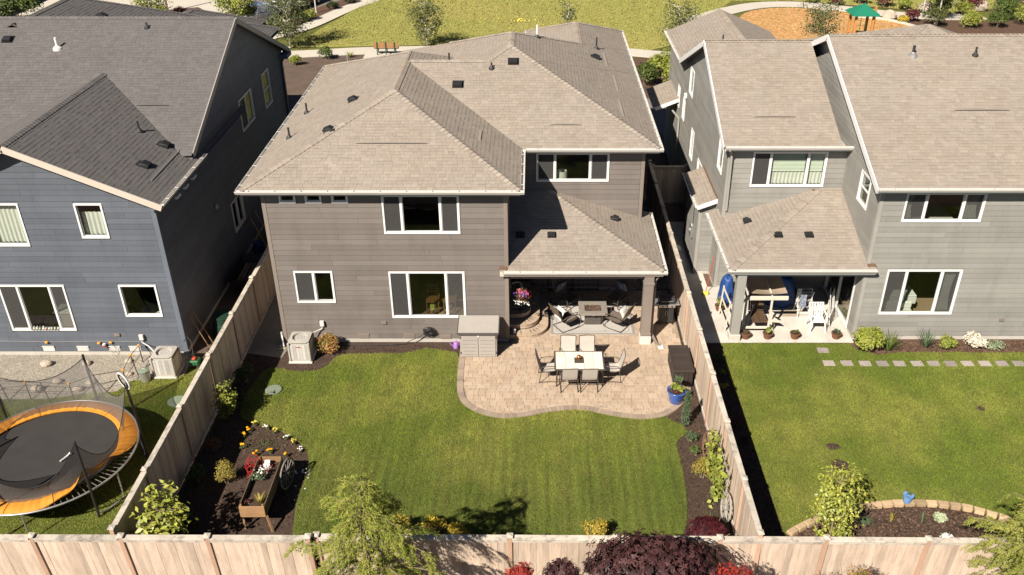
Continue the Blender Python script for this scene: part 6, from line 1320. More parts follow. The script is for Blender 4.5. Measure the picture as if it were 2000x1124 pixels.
# ------------------------------------------------------------------ left back yard
TC = (-13.3, 18.75); TR = 2.35; TZ = .9
tp = thing('trampoline', 'round trampoline with torn orange pad, black mat and sagging safety net', 'trampoline', (*TC, 0))
def ring(r, z, n=72, a0=0, a1=2*math.pi): return [(TC[0]+r*math.cos(a), TC[1]+r*math.sin(a), z) for a in np.linspace(a0, a1, n+1)[:-1 if abs(a1-a0) > 6.2 else None]]
MB().tube(ring(TR, TZ), .028, 8, True).build('rim', 'galvanised', tp, smooth=True)
m = MB(); V = [(*TC, TZ-.05)]; n = 64
for k, r_ in enumerate((.6, 1.2, 1.7, 1.93)): V += ring(r_, TZ-.045+.008*k, n)
F = [(0, 1+j, 1+(j+1) % n) for j in range(n)]
for k in range(3): F += [(1+k*n+j, 1+(k+1)*n+j, 1+(k+1)*n+(j+1) % n, 1+k*n+(j+1) % n) for j in range(n)]
m.add(V, F); m.build('jump_mat', 'mat_black', tp); m = MB()
for a in np.linspace(0, 6.283, 97)[:-1]: m.tube([(TC[0]+1.93*math.cos(a), TC[1]+1.93*math.sin(a), TZ-.03), (TC[0]+2.33*math.cos(a), TC[1]+2.33*math.sin(a), TZ)], .010, 4)
m.build('springs', 'galvanised', tp)['kind'] = 'stuff'
NS = 12                                                     # pad in stitched sections; the front-right ones have slipped off the rim and stand up
for k in range(NS):
    a0, a1 = 2*math.pi*k/NS+.004, 2*math.pi*(k+1)/NS-.004; V = []; nn = 24
    for i in range(nn+1):
        a = a0+(a1-a0)*i/nn; dg = math.degrees(a) % 360; slip = math.exp(-((((dg-332+180) % 360)-180)/26.)**2); wv = .07*math.sin(a*13)*slip; ri = 1.84-.02*slip+wv; ro = TR-.01-.36*slip+wv
        for j in range(5):
            u = j/4; r_ = ri+(ro-ri)*u; z_ = TZ+.035+(.025+.011*math.sin(a*71+2*u)+.008*math.sin(a*33))*math.sin(u*math.pi)+slip*(.34*u+.06*math.sin(a*17)*u)-.05*(u > .95)*(1-slip); V.append((TC[0]+r_*math.cos(a), TC[1]+r_*math.sin(a), z_))
    m = MB(); m.add(V, [(i*5+j, i*5+j+1, (i+1)*5+j+1, (i+1)*5+j) for i in range(nn) for j in range(4)]); m.add([(x, y, z-.025) for x, y, z in V], [(i*5+j, (i+1)*5+j, (i+1)*5+j+1, i*5+j+1) for i in range(nn) for j in range(4)], -.4)
    m.build('pad_section', 'pad_orange', tp, smooth=True)
PA = [R(21+60*k) for k in range(6)]
for a in PA:
    c, s_ = math.cos(a), math.sin(a); pl_ = MB().tube([(TC[0]+(TR+.05)*c, TC[1]+(TR+.05)*s_, .02), (TC[0]+(TR+.06)*c, TC[1]+(TR+.06)*s_, 1.2), (TC[0]+(TR+.02)*c, TC[1]+(TR+.02)*s_, 2.5)], .036, 8).build('net_pole', 'pipe_black', tp); MB().ball((TC[0]+(TR+.02)*c, TC[1]+(TR+.02)*s_, 2.52), .042, n=8, m=5).build('pole_cap', 'black_plastic', pl_)
    MB().tube([(TC[0]+TR*math.cos(a+.35), TC[1]+TR*math.sin(a+.35), TZ-.03), (TC[0]+TR*math.cos(a+.35), TC[1]+TR*math.sin(a+.35), .04), (TC[0]+TR*math.cos(a+.12), TC[1]+TR*math.sin(a+.12), .03), (TC[0]+TR*math.cos(a+.02), TC[1]+TR*math.sin(a+.02), .1)], .022, 7).build('leg', 'galvanised', tp)
for k in range(6):
    a0, a1 = PA[k], PA[k]+R(60); m = MB(); V = []; nu, nv = 12, 7; sag = (.75, .5, .9, 1.0, 1.15, 1.2)[k]
    p0 = np.array((TC[0]+(TR-.03)*math.cos(a0), TC[1]+(TR-.03)*math.sin(a0))); p1 = np.array((TC[0]+(TR-.03)*math.cos(a1), TC[1]+(TR-.03)*math.sin(a1)))
    for i in range(nu+1):
        u = i/nu; a = a0+(a1-a0)*u; top = (*(p0*(1-u)+p1*u), 2.45-sag*4*u*(1-u)*.92); bot = (TC[0]+1.96*math.cos(a), TC[1]+1.96*math.sin(a), TZ+.02)
        for j in range(nv+1): v = j/nv; b = .12*math.sin(v*math.pi)*math.sin(u*math.pi); V.append((bot[0]*(1-v)+top[0]*v-(top[0]-TC[0])*b*.25, bot[1]*(1-v)+top[1]*v-(top[1]-TC[1])*b*.25, bot[2]*(1-v)+top[2]*v))
    m.add(V, [(i*(nv+1)+j, (i+1)*(nv+1)+j, (i+1)*(nv+1)+j+1, i*(nv+1)+j+1) for i in range(nu) for j in range(nv)]); no = m.build('safety_net', 'trampoline_net', tp, smooth=True); MB().tube([V[i*(nv+1)+nv] for i in range(nu+1)], .011, 5).build('net_edge', 'pipe_black', no)
hp = thing('ball_hoop', 'white and black hoop fixed on top of the right trampoline pole', 'hoop', (-11.2, 19.55, 2.5)); va = Vector((-11.16, 19.6, -14.3)).normalized(); nn_ = Vector((.6, -.4, -.69)).cross(va)+va*.28; mt = Matrix.Translation((-11.16, 19.66, 2.66)) @ nn_.to_track_quat('Z', 'Y').to_matrix().to_4x4()
MB().tube([(.26*math.cos(a), .26*math.sin(a), 0) for a in np.linspace(0, 6.283, 25)[:-1]], .022, 7, True).xf(mt).build('outer_ring', 'plastic_white', hp); MB().tube([(.20*math.cos(a), .20*math.sin(a), 0) for a in np.linspace(0, 6.283, 25)[:-1]], .022, 7, True).xf(mt).build('inner_ring', 'black_plastic', hp); MB().tube([(-11.12, 19.58, 2.45), (-11.14, 19.62, 2.6)], .02, 6).build('bracket', 'black_plastic', hp)
tb = thing('toy_bat', 'white toy bat lying on the trampoline mat', 'toy', (-12.7, 18.6, .9)); MB().tube([(-12.78, 18.42, .90), (-12.72, 18.55, .90), (-12.66, 18.70, .90)], [.02, .022, .032], 8).build('shaft', 'plastic_white', tb); MB().ball((-12.65, 18.73, .90), .045, n=10, m=6).build('head', 'plastic_white', tb)
gf = thing('folding_garden_fence', 'low black folding wire fence with orange caps around the gravel', 'garden fence', (-14.6, 22.3, 0))
GP = [(-17.05, 22.2), (-16.39, 22.27), (-15.70, 22.30), (-15.03, 22.17), (-14.30, 22.22), (-13.55, 22.55), (-12.95, 22.94), (-12.88, 23.64), (-12.99, 24.36)]
TP = [(x+(-.28 if i < 6 else -.20)*(1 if i % 2 else .6), y+.22, .62 if i % 2 else .52) for i, (x, y) in enumerate(GP)]
for i, ((x, y), t_) in enumerate(zip(GP, TP)):
    po = MB().tube([(x, y, 0), t_], .016, 6).build('post', 'pipe_black', gf)
    if i % 2 == 0 or i > 5: MB().cbox(t_[0]-.035, t_[0]+.035, t_[1]-.03, t_[1]+.03, t_[2]-.02, t_[2]+.05, .008).build('cap', 'orange_cap', po)
for i in range(len(GP)-1):
    MB().tube([TP[i], TP[i+1]], .011, 5).build('top_bar', 'pipe_black', gf)
    a, b = Vector((*GP[i], 0)).lerp(Vector(TP[i]), .55), Vector((*GP[i+1], 0)).lerp(Vector(TP[i+1]), .55); MB().tube([a, b], .009, 5).build('mid_bar', 'pipe_black', gf)
for i, (x, z, lb) in enumerate(((-16.24, .55, 'leftmost orange wall clip low on the blue wall'), (-14.50, .52, 'orange wall clip left of the hose tap on the blue wall'), (-14.10, .55, 'orange wall clip right of the hose tap on the blue wall'))): tag(MB().cbox(x-.05, x+.05, 24.70, 24.78, z-.03, z+.03, .012).build('wall_clip', 'orange_cap', at=(x, 24.75, z)), lb, 'clip', 'orange clips on the blue wall')
hb_ = thing('hose_tap', 'white and red hose tap with thin hose on the blue wall', 'tap', (-14.3, 24.72, .45)); MB().lathe([(.05, -.05), (.055, 0), (.05, .06)], (-14.32, 24.70, .45), 12).build('body', 'plastic_white', hb_); MB().cbox(-14.36, -14.28, 24.63, 24.66, .42, .48, .006).build('valve', 'red_tool', hb_); MB().tube([(-14.28, 24.70, .45), (-14.15, 24.66, .3), (-14.05, 24.68, .14), (-13.95, 24.7, .30), (-14.1, 24.72, .6)], .008, 5).build('hose', 'hose_black', hb_)
tag(MB().tube([(-19, 24.765, .60), (-16, 24.765, .55), (-14.5, 24.765, .58), (-13.0, 24.765, .55)], .003, 4).build('wall_wire', 'gutter_white', at=(-16, 24.765, .57)), 'thin pale wire strung low along the blue wall', 'wire')
cn = thing('lidded_can', 'white can with grey lid on the gravel beside the left air conditioner', 'can', (-12.5, 23.34, 0)); MB().lathe([(.13, 0), (.15, .02), (.17, .36), (.175, .38)], (-12.5, 23.34, 0), 18).build('body', 'galvanised', cn); MB().lathe([(.17, .0), (.18, .03), (.09, .06), (.0001, .065)], (-12.5, 23.34, .38), 18, cap=False).build('lid', 'lid_green', cn); MB().tube([(-12.55, 23.34, .44), (-12.5, 23.34, .48), (-12.45, 23.34, .44)], .01, 6).build('handle', 'plastic_white', cn)
for x, y, r_, lb in ((-16.11, 24.18, .19, 'tan rock on the gravel under the big blue-wall window'), (-14.80, 24.22, .15, 'flat grey rock behind the trampoline pole'), (-13.46, 24.36, .13, 'small rock at the foot of the blue wall near the orange cap'), (-13.16, 23.64, .12, 'dark small rock on the gravel left of the lidded can'), (-15.75, 22.78, .2, 'grey rock behind the net at the left'), (-14.45, 22.8, .17, 'grey rock behind the net near the right trampoline pole'), (-15.3, 23.2, .16, 'pale flat rock showing through the net'), (-14.2, 23.15, .15, 'brownish flat rock showing through the net')):
    tag(MB().ball((x, y, r_*.4), r_, r_*.8, r_*.65, 11, 7, 0, .1).build('garden_rock', 'boulder', at=(x, y, 0)), lb, 'rock', 'rocks on the gravel')
# clutter in the dark side yard
cb = thing('compost_bin', 'round dark green compost bin in the shaded side yard', 'compost bin', (-10.75, 26.1, 0)); MB().lathe([(.42, 0), (.40, .25), (.39, .26), (.36, .5), (.35, .51), (.32, .75)], (-10.75, 26.1, 0), 22).build('body', 'compost_green', cb); MB().lathe([(.34, 0), (.33, .06), (.0001, .1)], (-10.75, 26.1, .75), 22, cap=False).build('lid', 'compost_green', cb)
ct = thing('garden_cart', 'black garden cart holding firewood in the shaded side yard', 'cart', (-10.65, 29.2, 0)); m = MB(); m.add([(-11.1, 28.6, .35), (-10.3, 28.6, .35), (-10.3, 30, .35), (-11.1, 30, .35), (-11.25, 28.4, .85), (-10.15, 28.4, .85), (-10.15, 30.3, .95), (-11.25, 30.3, .95)], [(3, 2, 1, 0), (0, 1, 5, 4), (1, 2, 6, 5), (2, 3, 7, 6), (3, 0, 4, 7)]); m.build('tub', 'black_plastic', ct)
for x in (-11.3, -10.1): MB().lathe([(.22, -.03), (.22, .03)], n=16).xf(Matrix.Translation((x, 29.4, .22)) @ Matrix.Rotation(R(90), 4, 'Y')).build('wheel', 'rubber', ct)
MB().tube([(-10.9, 30.2, .9), (-10.9, 30.9, 1.15), (-10.5, 30.9, 1.15), (-10.5, 30.2, .9)], .02, 6).build('handle', 'dark_metal', ct)
for i in range(5): tag(MB().tube([(-11.0+i*.15, 28.7, .62+.03*(i % 2)), (-10.95+i*.14, 29.9, .72)], .055, 7).build('firewood_log', 'bark', at=(-10.9+i*.15, 29.2, .65)), ['split log nearest the blue wall in the black garden cart', 'second split log from the blue wall in the black garden cart', 'middle split log in the black garden cart', 'fourth split log from the blue wall in the black garden cart', 'split log nearest the fence in the black garden cart'][i], 'log', 'logs in the garden cart')
for i, (x, y, hm, lb) in enumerate(((-11.42, 25.25, 'wagon_wood', 'wooden-handled rake leaning on the shaded blue wall, nearest the corner'), (-11.40, 25.55, 'wagon_wood', 'wooden-handled shovel leaning on the shaded blue wall behind the rake'), (-11.35, 32.6, 'orange_cap', 'orange-handled edger leaning on the shaded blue wall'), (-11.38, 33.3, 'orange_cap', 'second orange-handled tool leaning on the shaded blue wall'))):
    t = thing('garden_tool', lb, 'garden tool', (x+.4, y-.1, 0), 'long-handled tools in the side yard'); MB().tube([(x+.45, y-.15, .02), (x-.12, y, 1.35)], .016, 6).build('handle', hm, t); MB().box(x+.35, x+.55, y-.2, y-.1, .0, .04).build('head', 'dark_metal', t)
mw = thing('lawn_edger', 'green and black power edger behind the left air conditioner', 'edger', (-11.15, 24.15, 0)); MB().cbox(-11.3, -11.0, 24.0, 24.3, .1, .28, .03).build('engine', 'green_tool', mw); MB().cbox(-11.22, -11.1, 24.05, 24.2, .28, .36, .02).build('cap', 'red_tool', mw); MB().tube([(-11.2, 24.2, .25), (-11.3, 24.5, .75), (-11.45, 24.6, .85), (-11.5, 24.4, .8)], .014, 6).build('handle', 'dark_metal', mw)
for y in (24.0, 24.3): MB().lathe([(.09, -.02), (.09, .02)], n=12).xf(Matrix.Translation((-10.97, y, .09)) @ Matrix.Rotation(R(90), 4, 'Y')).build('wheel', 'rubber', mw)
lm = thing('lime_watering_can', 'lime green plastic can behind the left air conditioner', 'can', (-10.75, 24.35, 0)); MB().lathe([(.09, 0), (.11, .05), (.08, .3), (.04, .34)], (-10.75, 24.35, 0), 14).build('body', 'lime_plastic', lm); MB().tube([(-10.68, 24.35, .1), (-10.6, 24.36, .22), (-10.66, 24.35, .32)], .012, 6).build('handle', 'lime_plastic', lm)
wb = thing('blue_barrel', 'narrow dark blue barrel in the deepest shade of the side yard', 'barrel', (-10.9, 31.3, 0)); MB().lathe([(.2, 0), (.22, .3), (.22, .6), (.2, .9)], (-10.9, 31.3, 0), 16).build('body', 'navy_plastic', wb); MB().lathe([(.21, 0), (.19, .04)], (-10.9, 31.3, .9), 16).build('lid', 'navy_plastic', wb)
# interior glimpses
for x, y, z, w_, d_, lb in ((-15.6, 26.0, .45, 1.3, .9, 'pale covered table inside the big lower window of the blue house'), (-12.9, 25.9, .45, .9, .7, 'dark cabinet with white cloth inside the small lower window of the blue house')):
    t = thing('covered_table', lb, 'table', (x, y, z)); MB().cbox(x-w_/2, x+w_/2, y-d_/2, y+d_/2, z+.70, z+.74, .01).build('cloth_top', 'curtain', t); MB().box(x-w_/2+.05, x+w_/2-.05, y-d_/2+.05, y+d_/2-.05, z, z+.70).build('body', 'black_plastic' if x > -14 else 'sling_tan', t)
for i in range(9):
    x = -16.55+i*.1; tag(MB().lathe([(.025, 0), (.03, .05), (.02, random.uniform(.08, .14))], (x, 24.71, 1.065), 10).build('sill_ornament', random.choice(['cushion_white', 'granite', 'copper', 'leaf_green']), at=(x, 24.71, 1.065)), 'little jar in the row on the sill of the big lower blue-house window', 'ornament', 'jars on the sill')
# ------------------------------------------------------------------ right back yard
for i, (x, y) in enumerate(STEPS):
    o = MB().cbox(x-.19, x+.19, y-.15, y+.15, 0, .042, .008, random.uniform(-.8, .8)).build('stepping_stone', 'stone_slab', at=(x, y, 0)); o.rotation_euler.z = R(random.uniform(-3, 3)); ordn = ['first', 'second', 'third', 'fourth', 'fifth', 'sixth', 'seventh', 'eighth', 'ninth', 'tenth', 'eleventh', 'twelfth']
    tag(o, 'square stepping stone set apart above the row, nearest the terrace' if i == 0 else f'{ordn[i-1]} square stepping stone from the left in the row on the right lawn', 'stepping stone', 'stepping stones on the right lawn')
ed = thing('stone_edging', 'curved row of tan edging blocks round the mulch bed by the rear fence', 'edging', (9.5, 17.5, 0)); ds = [0]
for a, b in zip(RING[:-1], RING[1:]): ds.append(ds[-1]+math.dist(a, b))
s_ = 0
while s_ < ds[-1]-.2:
    def at2(q): j = min(np.searchsorted(ds, q, 'right')-1, len(RING)-2); f = (q-ds[j])/(ds[j+1]-ds[j]); return np.array(RING[j])*(1-f)+np.array(RING[j+1])*f
    a, b = at2(s_), at2(s_+.3); d = (b-a)/np.linalg.norm(b-a); n = np.array((-d[1], d[0])); a = a+d*.006; b = b-d*.006; z = .125+random.uniform(-.012, .008); e = .03
    P4 = [a-n*.10+d*e, a+n*.07, b+n*.07, b-n*.10-d*e]; Pt = [tuple(p+(np.mean(P4, 0)-p)*.07) for p in P4]
    MB().add([(*p, -.02) for p in P4]+[(*p, z-.02) for p in P4]+[(*p, z) for p in Pt], [(0, 1, 5, 4), (1, 2, 6, 5), (2, 3, 7, 6), (3, 0, 4, 7), (4, 5, 9, 8), (5, 6, 10, 9), (6, 7, 11, 10), (7, 4, 8, 11), (8, 9, 10, 11)], random.uniform(-1, 1)).build('edging_block', 'retaining_block', ed); s_ += .3
bt = thing('blue_plant_pot', 'small sky blue plant pot standing on the edging blocks', 'pot', (9.98, 17.72, .12)); MB().lathe([(.09, 0), (.13, .22), (.14, .24), (.12, .24), (.0001, .20)], (9.98, 17.70, .125), 18, cap=False).build('pot', 'pot_blue', bt); P, N_ = blob_points(70, (9.99, 17.70, .40), .13, .12, .08, 4); leaves('foliage', P, .06, 'leaf_bluegreen', bt, N_)
tree('fruit_tree', 'young fruit tree with yellow-green leaves at the left end of the edged bed', (7.42, 16.15, 0), 2.75, .58, .35, 50, 2000, .085, 'leaf_pear', 'twig', tr=.03, sig=.12)
shrub('thyme_mound', 'low grey-green mound in the edged mulch bed', 'plant', (8.63, 16.95, 0), .24, .2, .17, 420, .05, 'leaf_bluegreen', stems=3, asp=.3); blade_tuft('fern_sprout', 'slim fern-like sprout in the middle of the edged bed', 'plant', (9.36, 17.08, 0), 22, .30, 'leaf_gold', .12, .03); blade_tuft('bulb_sprout', 'few upright green blades in the edged bed', 'plant', (10.15, 17.05, 0), 12, .32, 'leaf_bluegreen', .14, .025)
shrub('pale_plant', 'very pale green spreading plant at the right of the edged bed', 'plant', (10.68, 17.18, 0), .24, .22, .09, 170, .11, 'leaf_pale', stems=2, asp=.8); shrub('white_bloom', 'white flowers showing above the rear fence cap at the edged bed', 'flower', (10.55, 16.4, 0), .22, .14, .16, 130, .07, 'flower_white', stems=3); shrub('bed_seedling', 'small green sprig behind the rear fence in the edged bed', 'plant', (9.25, 16.35, 0), .16, .1, .08, 60, .06, 'leaf_lime', stems=2)
for i, (x, y, r_, mt, lb) in enumerate(((6.05, 22.9, .16, 'leaf_yellow', 'yellow-leaved plant in the strip between fence and right lawn'), (6.2, 24.5, .22, 'leaf_green', 'green creeping plant at the terrace end of the fence strip'), (6.05, 21.0, .26, 'leaf_burgundy', 'burgundy shrub in the fence strip'), (6.2, 20.3, .16, 'leaf_burgundy', 'smaller burgundy shrub below the first in the fence strip'), (6.15, 23.7, .14, 'leaf_lime', 'small lime plant in the fence strip below the creeping plant'))): shrub('strip_plant', lb, 'plant', (x, y, 0), r_, r_, r_*.8, 160, .07, mt, stems=4)
# foundation planting
shrub('lime_shrub', 'bushy lime green shrub at the corner of the grey house', 'shrub', (11.35, 25.05, 0), .72, .48, .60, 1700, .11, 'leaf_lime', lumps=12, asp=.7, stems=8); blade_tuft('daylily', 'arching green daylily clump right of the lime shrub', 'daylily', (12.0, 25.0, 0), 70, .62, 'leaf_green', .55, .035); blade_tuft('ornamental_grass', 'spiky grass clump under the lower right window', 'ornamental grass', (13.35, 25.2, 0), 110, .55, 'leaf_bluegreen', .5, .018)
shrub('green_perennial', 'low bright green clump right of the spiky grass', 'plant', (14.05, 25.2, 0), .42, .32, .32, 900, .08, 'leaf_vine', stems=5); shrub('cream_flower_bush', 'cream flowering bush under the grey wall', 'flowering bush', (15.02, 25.22, 0), .44, .36, .36, 1200, .075, 'flower_cream', stems=5, asp=.9); shrub('silver_foliage', 'silvery grey foliage clump at the right edge by the wall', 'plant', (15.75, 25.15, 0), .45, .28, .18, 520, .09, 'leaf_silver', stems=5, asp=.4)
# terrace clutter
for i, (x, y, mt, lb) in enumerate(((7.33, 25.76, 'leaf_green', 'terracotta pot with a thin sprout by the terrace post'), (8.09, 25.76, 'leaf_lime', 'terracotta pot with bright lettuce-green leaves on the terrace edge'), (9.03, 25.76, 'leaf_green', 'terracotta pot in the middle of the terrace edge'), (10.46, 25.76, 'leaf_bluegreen', 'terracotta pot at the house end of the terrace edge'), (6.76, 27.6, 'leaf_lime', 'terracotta pot of yellow-green plants on the left side of the terrace'))):
    t = thing('terracotta_pot', lb, 'pot', (x, y, .05), 'terracotta pots on the terrace'); MB().lathe([(.11, 0), (.125, .02), (.165, .18), (.18, .19), (.18, .22), (.155, .22), (.15, .18), (.0001, .17)], (x, y, .05), 20, cap=False).build('pot', 'terracotta', t, smooth=False); MB().lathe([(.15, .185), (.0001, .19)], (x, y, .05), 14, cap=False).build('potting_soil', 'mulch', t)
    r_ = (.08, .17, .13, .13, .26)[i]; P, N_ = blob_points((30, 110, 60, 60, 190)[i], (x, y, .05+.24+r_*.5), r_, r_, r_*.7, 5); leaves('foliage', P, .075, mt, t, N_)
sw = thing('canopy_swing', 'cream-framed garden swing with sagging tan canopy and brown slat seat on the right terrace', 'garden swing', (8.0, 26.7, .05)); m = MB(); V = []; n = 8
for j in range(n+1):
    for i in range(n+1): u, v = i/n, j/n; V.append((7.42+1.25*u, 26.15+1.3*v, 1.62+.10*v-.20*math.sin(math.pi*u)*math.sin(math.pi*v)-.05*math.sin(math.pi*u)))
F = [(j*(n+1)+i, j*(n+1)+i+1, (j+1)*(n+1)+i+1, (j+1)*(n+1)+i) for j in range(n) for i in range(n)]; m.add(V, F); m.build('canopy', 'swing_tan', sw, smooth=True)
MB().cbox(7.25, 8.72, 26.10, 26.17, 1.36, 1.50, .008).build('front_beam', 'swing_frame', sw); MB().cbox(7.35, 8.70, 27.45, 27.51, 1.62, 1.70, .008).build('rear_beam', 'swing_frame', sw)
for x in (7.30, 8.18): MB().beam((x, 26.14, .05), (x, 26.14, 1.40), .07, .06, b=.006).build('front_leg', 'swing_frame', sw); MB().beam((x, 27.48, .05), (x, 27.48, 1.65), .07, .06, b=.006).build('rear_leg', 'swing_frame', sw); MB().beam((x, 26.17, 1.45), (x, 27.48, 1.66), .05, .06).build('side_beam', 'swing_frame', sw)
MB().cbox(7.34, 8.14, 26.08, 26.14, .22, .30, .006).build('seat_rail', 'swing_frame', sw)
for i in range(7): MB().cbox(7.62+i*.078, 7.69+i*.078, 26.16, 26.9, .42+.0, .45, .004, random.uniform(-1, 1)).build('seat_slat', 'slat_brown', sw); MB().beam((7.655+i*.078, 26.92, .46), (7.655+i*.078, 27.12, 1.1), .07, .02).build('back_slat', 'slat_brown', sw)
MB().beam((7.4, 26.2, .1), (7.75, 26.75, .8), .03, .03).build('brace', 'swing_frame', sw)
for y in (26.2, 26.6): MB().prism([(8.3, y), (8.62, y-.05), (8.42, y+.34)], .42, .45).build('side_tray', 'swing_frame', sw)
for x, y in ((8.42, 26.3), (8.5, 26.7)): MB().beam((x, y, .05), (x, y, .42), .04, .04).build('tray_leg', 'slat_brown', sw)
def tarp(label, x, y, rx, ry, h, seed):
    t = thing('covered_bundle', label, 'tarp bundle', (x, y, .05)); r = random.Random(seed); V = []; n, mm = 26, 9
    for j in range(mm+1):
        f = j/mm; z = h*(1-f**2.2)
        for i in range(n): a = 2*math.pi*i/n; k = (.25+.75*f**.55)*(1+.09*math.sin(a*5+seed+f*2)*f+.05*r.uniform(-1, 1)); V.append((x+rx*k*math.cos(a), y+ry*k*math.sin(a), .05+z+.04*math.sin(a*3+seed)*(1-f)))
    V.append((x, y, .05+h+.02)); F = [(j*n+i, (j+1)*n+i, (j+1)*n+(i+1) % n, j*n+(i+1) % n) for j in range(mm) for i in range(n)]+[(len(V)-1, i, (i+1) % n) for i in range(n)]
    MB().add(V, F).build('tarp', 'tarp_blue', t, smooth=True); MB().tube([(x+rx*.93*math.cos(a), y+ry*.93*math.sin(a), .05+h*.30) for a in np.linspace(0, 6.283, 25)[:-1]], .008, 5, True).build('cord', 'hose_black', t); return t
tarp('big bundle under a blue tarp behind the garden swing', 9.05, 28.2, .55, .45, 1.15, 1); tarp('bundle under a blue tarp at the left rear of the terrace', 7.12, 28.35, .28, .36, 1.0, 4)
pc = thing('plastic_armchair', 'white moulded plastic armchair on the sunny terrace', 'chair', (9.92, 26.35, .05)); x, y = 9.92, 26.35
MB().cbox(x-.24, x+.24, y-.22, y+.22, .43, .46, .01).build('seat', 'plastic_white', pc)
for sx in (-1, 1):
    for sy in (-1, 1): MB().beam((x+sx*.28, y+sy*.28, .05), (x+sx*.22, y+sy*.2, .45), .05, .035).build('leg', 'plastic_white', pc)
    MB().cbox(x+sx*.27-.03, x+sx*.27+.03, y-.22, y+.26, .66, .69, .008).build('armrest', 'plastic_white', pc); MB().beam((x+sx*.27, y-.2, .44), (x+sx*.27, y-.18, .67), .04, .03).build('arm_post', 'plastic_white', pc)
for i in range(6): u = (i-2.5)*.085; MB().beam((x+u, y+.22, .45), (x+u*1.1, y+.34, .92), .05, .02).build('back_slat', 'plastic_white', pc)
MB().beam((x-.26, y+.34, .92), (x+.26, y+.34, .92), .05, .03).build('top_rail', 'plastic_white', pc)
dr_ = thing('drying_rack', 'white wire drying rack with cloths beside the terrace door', 'drying rack', (9.75, 27.3, .05)); m = MB()
for s_ in (-1, 1):
    for k in (0, .5): m.tube([(9.45+k, 27.3-.3*s_, .05), (9.45+k, 27.3+.12*s_, 1.05)], .012, 5)
    for k in range(6): f = k/5; m.tube([(9.42, 27.3+s_*(-.3+.42*f), .05+f), (9.98, 27.3+s_*(-.3+.42*f), .05+f)], .009, 5)
m.build('frame', 'plastic_white', dr_); MB().box(9.48, 9.70, 27.12, 27.14, .45, 1.0).build('cloth', 'pillow_blue', dr_); MB().box(9.44, 9.6, 27.44, 27.46, .5, 1.05).build('cloth', 'cushion_white', dr_)
lx = thing('lattice_panel', 'white lattice panel propped against the terrace door', 'lattice', (10.55, 26.9, .05)); m = MB()
for k in range(9): m.beam((10.25+.05*k, 26.35+.16*k, .08), (10.45+.05*k, 26.4+.16*k, .95), .02, .012); m.beam((10.28+.05*k, 26.35+.16*k, .95), (10.42+.05*k, 26.4+.16*k, .08), .02, .012)
for z in (.1, .5, .95): m.beam((10.27, 26.33, z), (10.72, 27.7, z), .025, .025)
m.build('slats', 'lattice_white', lx)
mt_ = thing('door_mat', 'tan door mat with curled motif on the terrace', 'mat', (9.25, 27.35, .05)); MB().cbox(8.95, 9.55, 27.15, 27.6, .052, .066, .004).build('mat', 'mat_tan', mt_); m = MB()
for x in (9.12, 9.36): m.tube([(x+.07*(1-a/9)*math.cos(a), 27.38+.07*(1-a/9)*math.sin(a), .068) for a in np.linspace(0, 7, 22)], .006, 4)
m.build('motif', 'slat_brown', mt_)
jk = thing('clutter_pile', 'dark heap of boots and bags in the shaded corner of the terrace', 'clutter', (9.6, 28.7, .05))
for i in range(7): MB().ball((9.35+random.uniform(0, .75), 28.3+random.uniform(0, .6), .14), random.uniform(.1, .2), None, None, 9, 6, random.uniform(-1, 1), .18).build('bag', random.choice(['black_plastic', 'granite', 'sling_brown']), jk)
fl = thing('clothes_horse', 'cream wooden clothes horse leaning at the left side of the terrace', 'clothes horse', (6.85, 26.6, .05))
for x, y in ((6.70, 26.2), (6.68, 27.3)): MB().beam((x, y, .05), (x+.1, y+.1, 1.2), .04, .05).build('upright', 'swing_frame', fl)
for z in (.35, .75, 1.15): MB().beam((6.69+z*.08, 26.2, z), (6.67+z*.08, 27.35, z), .05, .03).build('rung', 'swing_frame', fl)
br = thing('red_broom', 'red-handled broom leaning on the wall beside the walkway', 'broom', (6.55, 29.0, .03)); MB().tube([(6.45, 28.75, .1), (6.72, 29.2, 1.4)], .014, 6).build('handle', 'red_tool', br); MB().cbox(6.33, 6.55, 28.68, 28.8, .03, .16, .01).build('bristles', 'flower_yellow', br)
bw = thing('white_bag', 'crumpled white bag on the dark ground between the houses', 'bag', (5.75, 32.2, .02)); MB().ball((5.75, 32.2, .16), .28, .24, .16, 12, 8, 0, .2).build('bag', 'plastic_white', bw); MB().ball((5.62, 32.1, .32), .08, .07, .06, 8, 5, 0, .2).build('knot', 'plastic_white', bw)
# interiors
it = thing('dining_table_inside', 'table with white cloth inside the lower window of the grey house', 'table', (12.6, 27.2, .4)); MB().cbox(11.9, 13.4, 26.75, 27.7, 1.12, 1.17, .01).build('cloth_top', 'curtain', it); MB().box(11.9, 13.4, 26.74, 26.752, .85, 1.12).build('cloth_drop', 'curtain', it)
for x in (12.0, 13.3):
    for y in (26.85, 27.6): MB().beam((x, y, .4), (x, y, 1.12), .06, .06).build('leg', 'chair_wood', it)
cs = thing('pale_settee', 'pale settee below the table inside the lower window of the grey house', 'settee', (12.55, 26.2, .4)); MB().cbox(11.95, 13.15, 26.0, 26.5, .5, .85, .04).build('seat', 'curtain', cs); MB().cbox(11.95, 13.15, 26.42, 26.55, .85, 1.1, .03).build('back', 'curtain', cs)
bd = thing('bed', 'made bed inside the upper right window of the grey house', 'bed', (13.0, 27, 3.05)); MB().cbox(12.1, 13.9, 26.3, 28.2, 3.05, 4.25, .04).build('mattress', 'rug', bd); MB().cbox(12.1, 13.9, 28.2, 28.3, 3.05, 4.9, .02).build('headboard', 'chair_wood', bd)
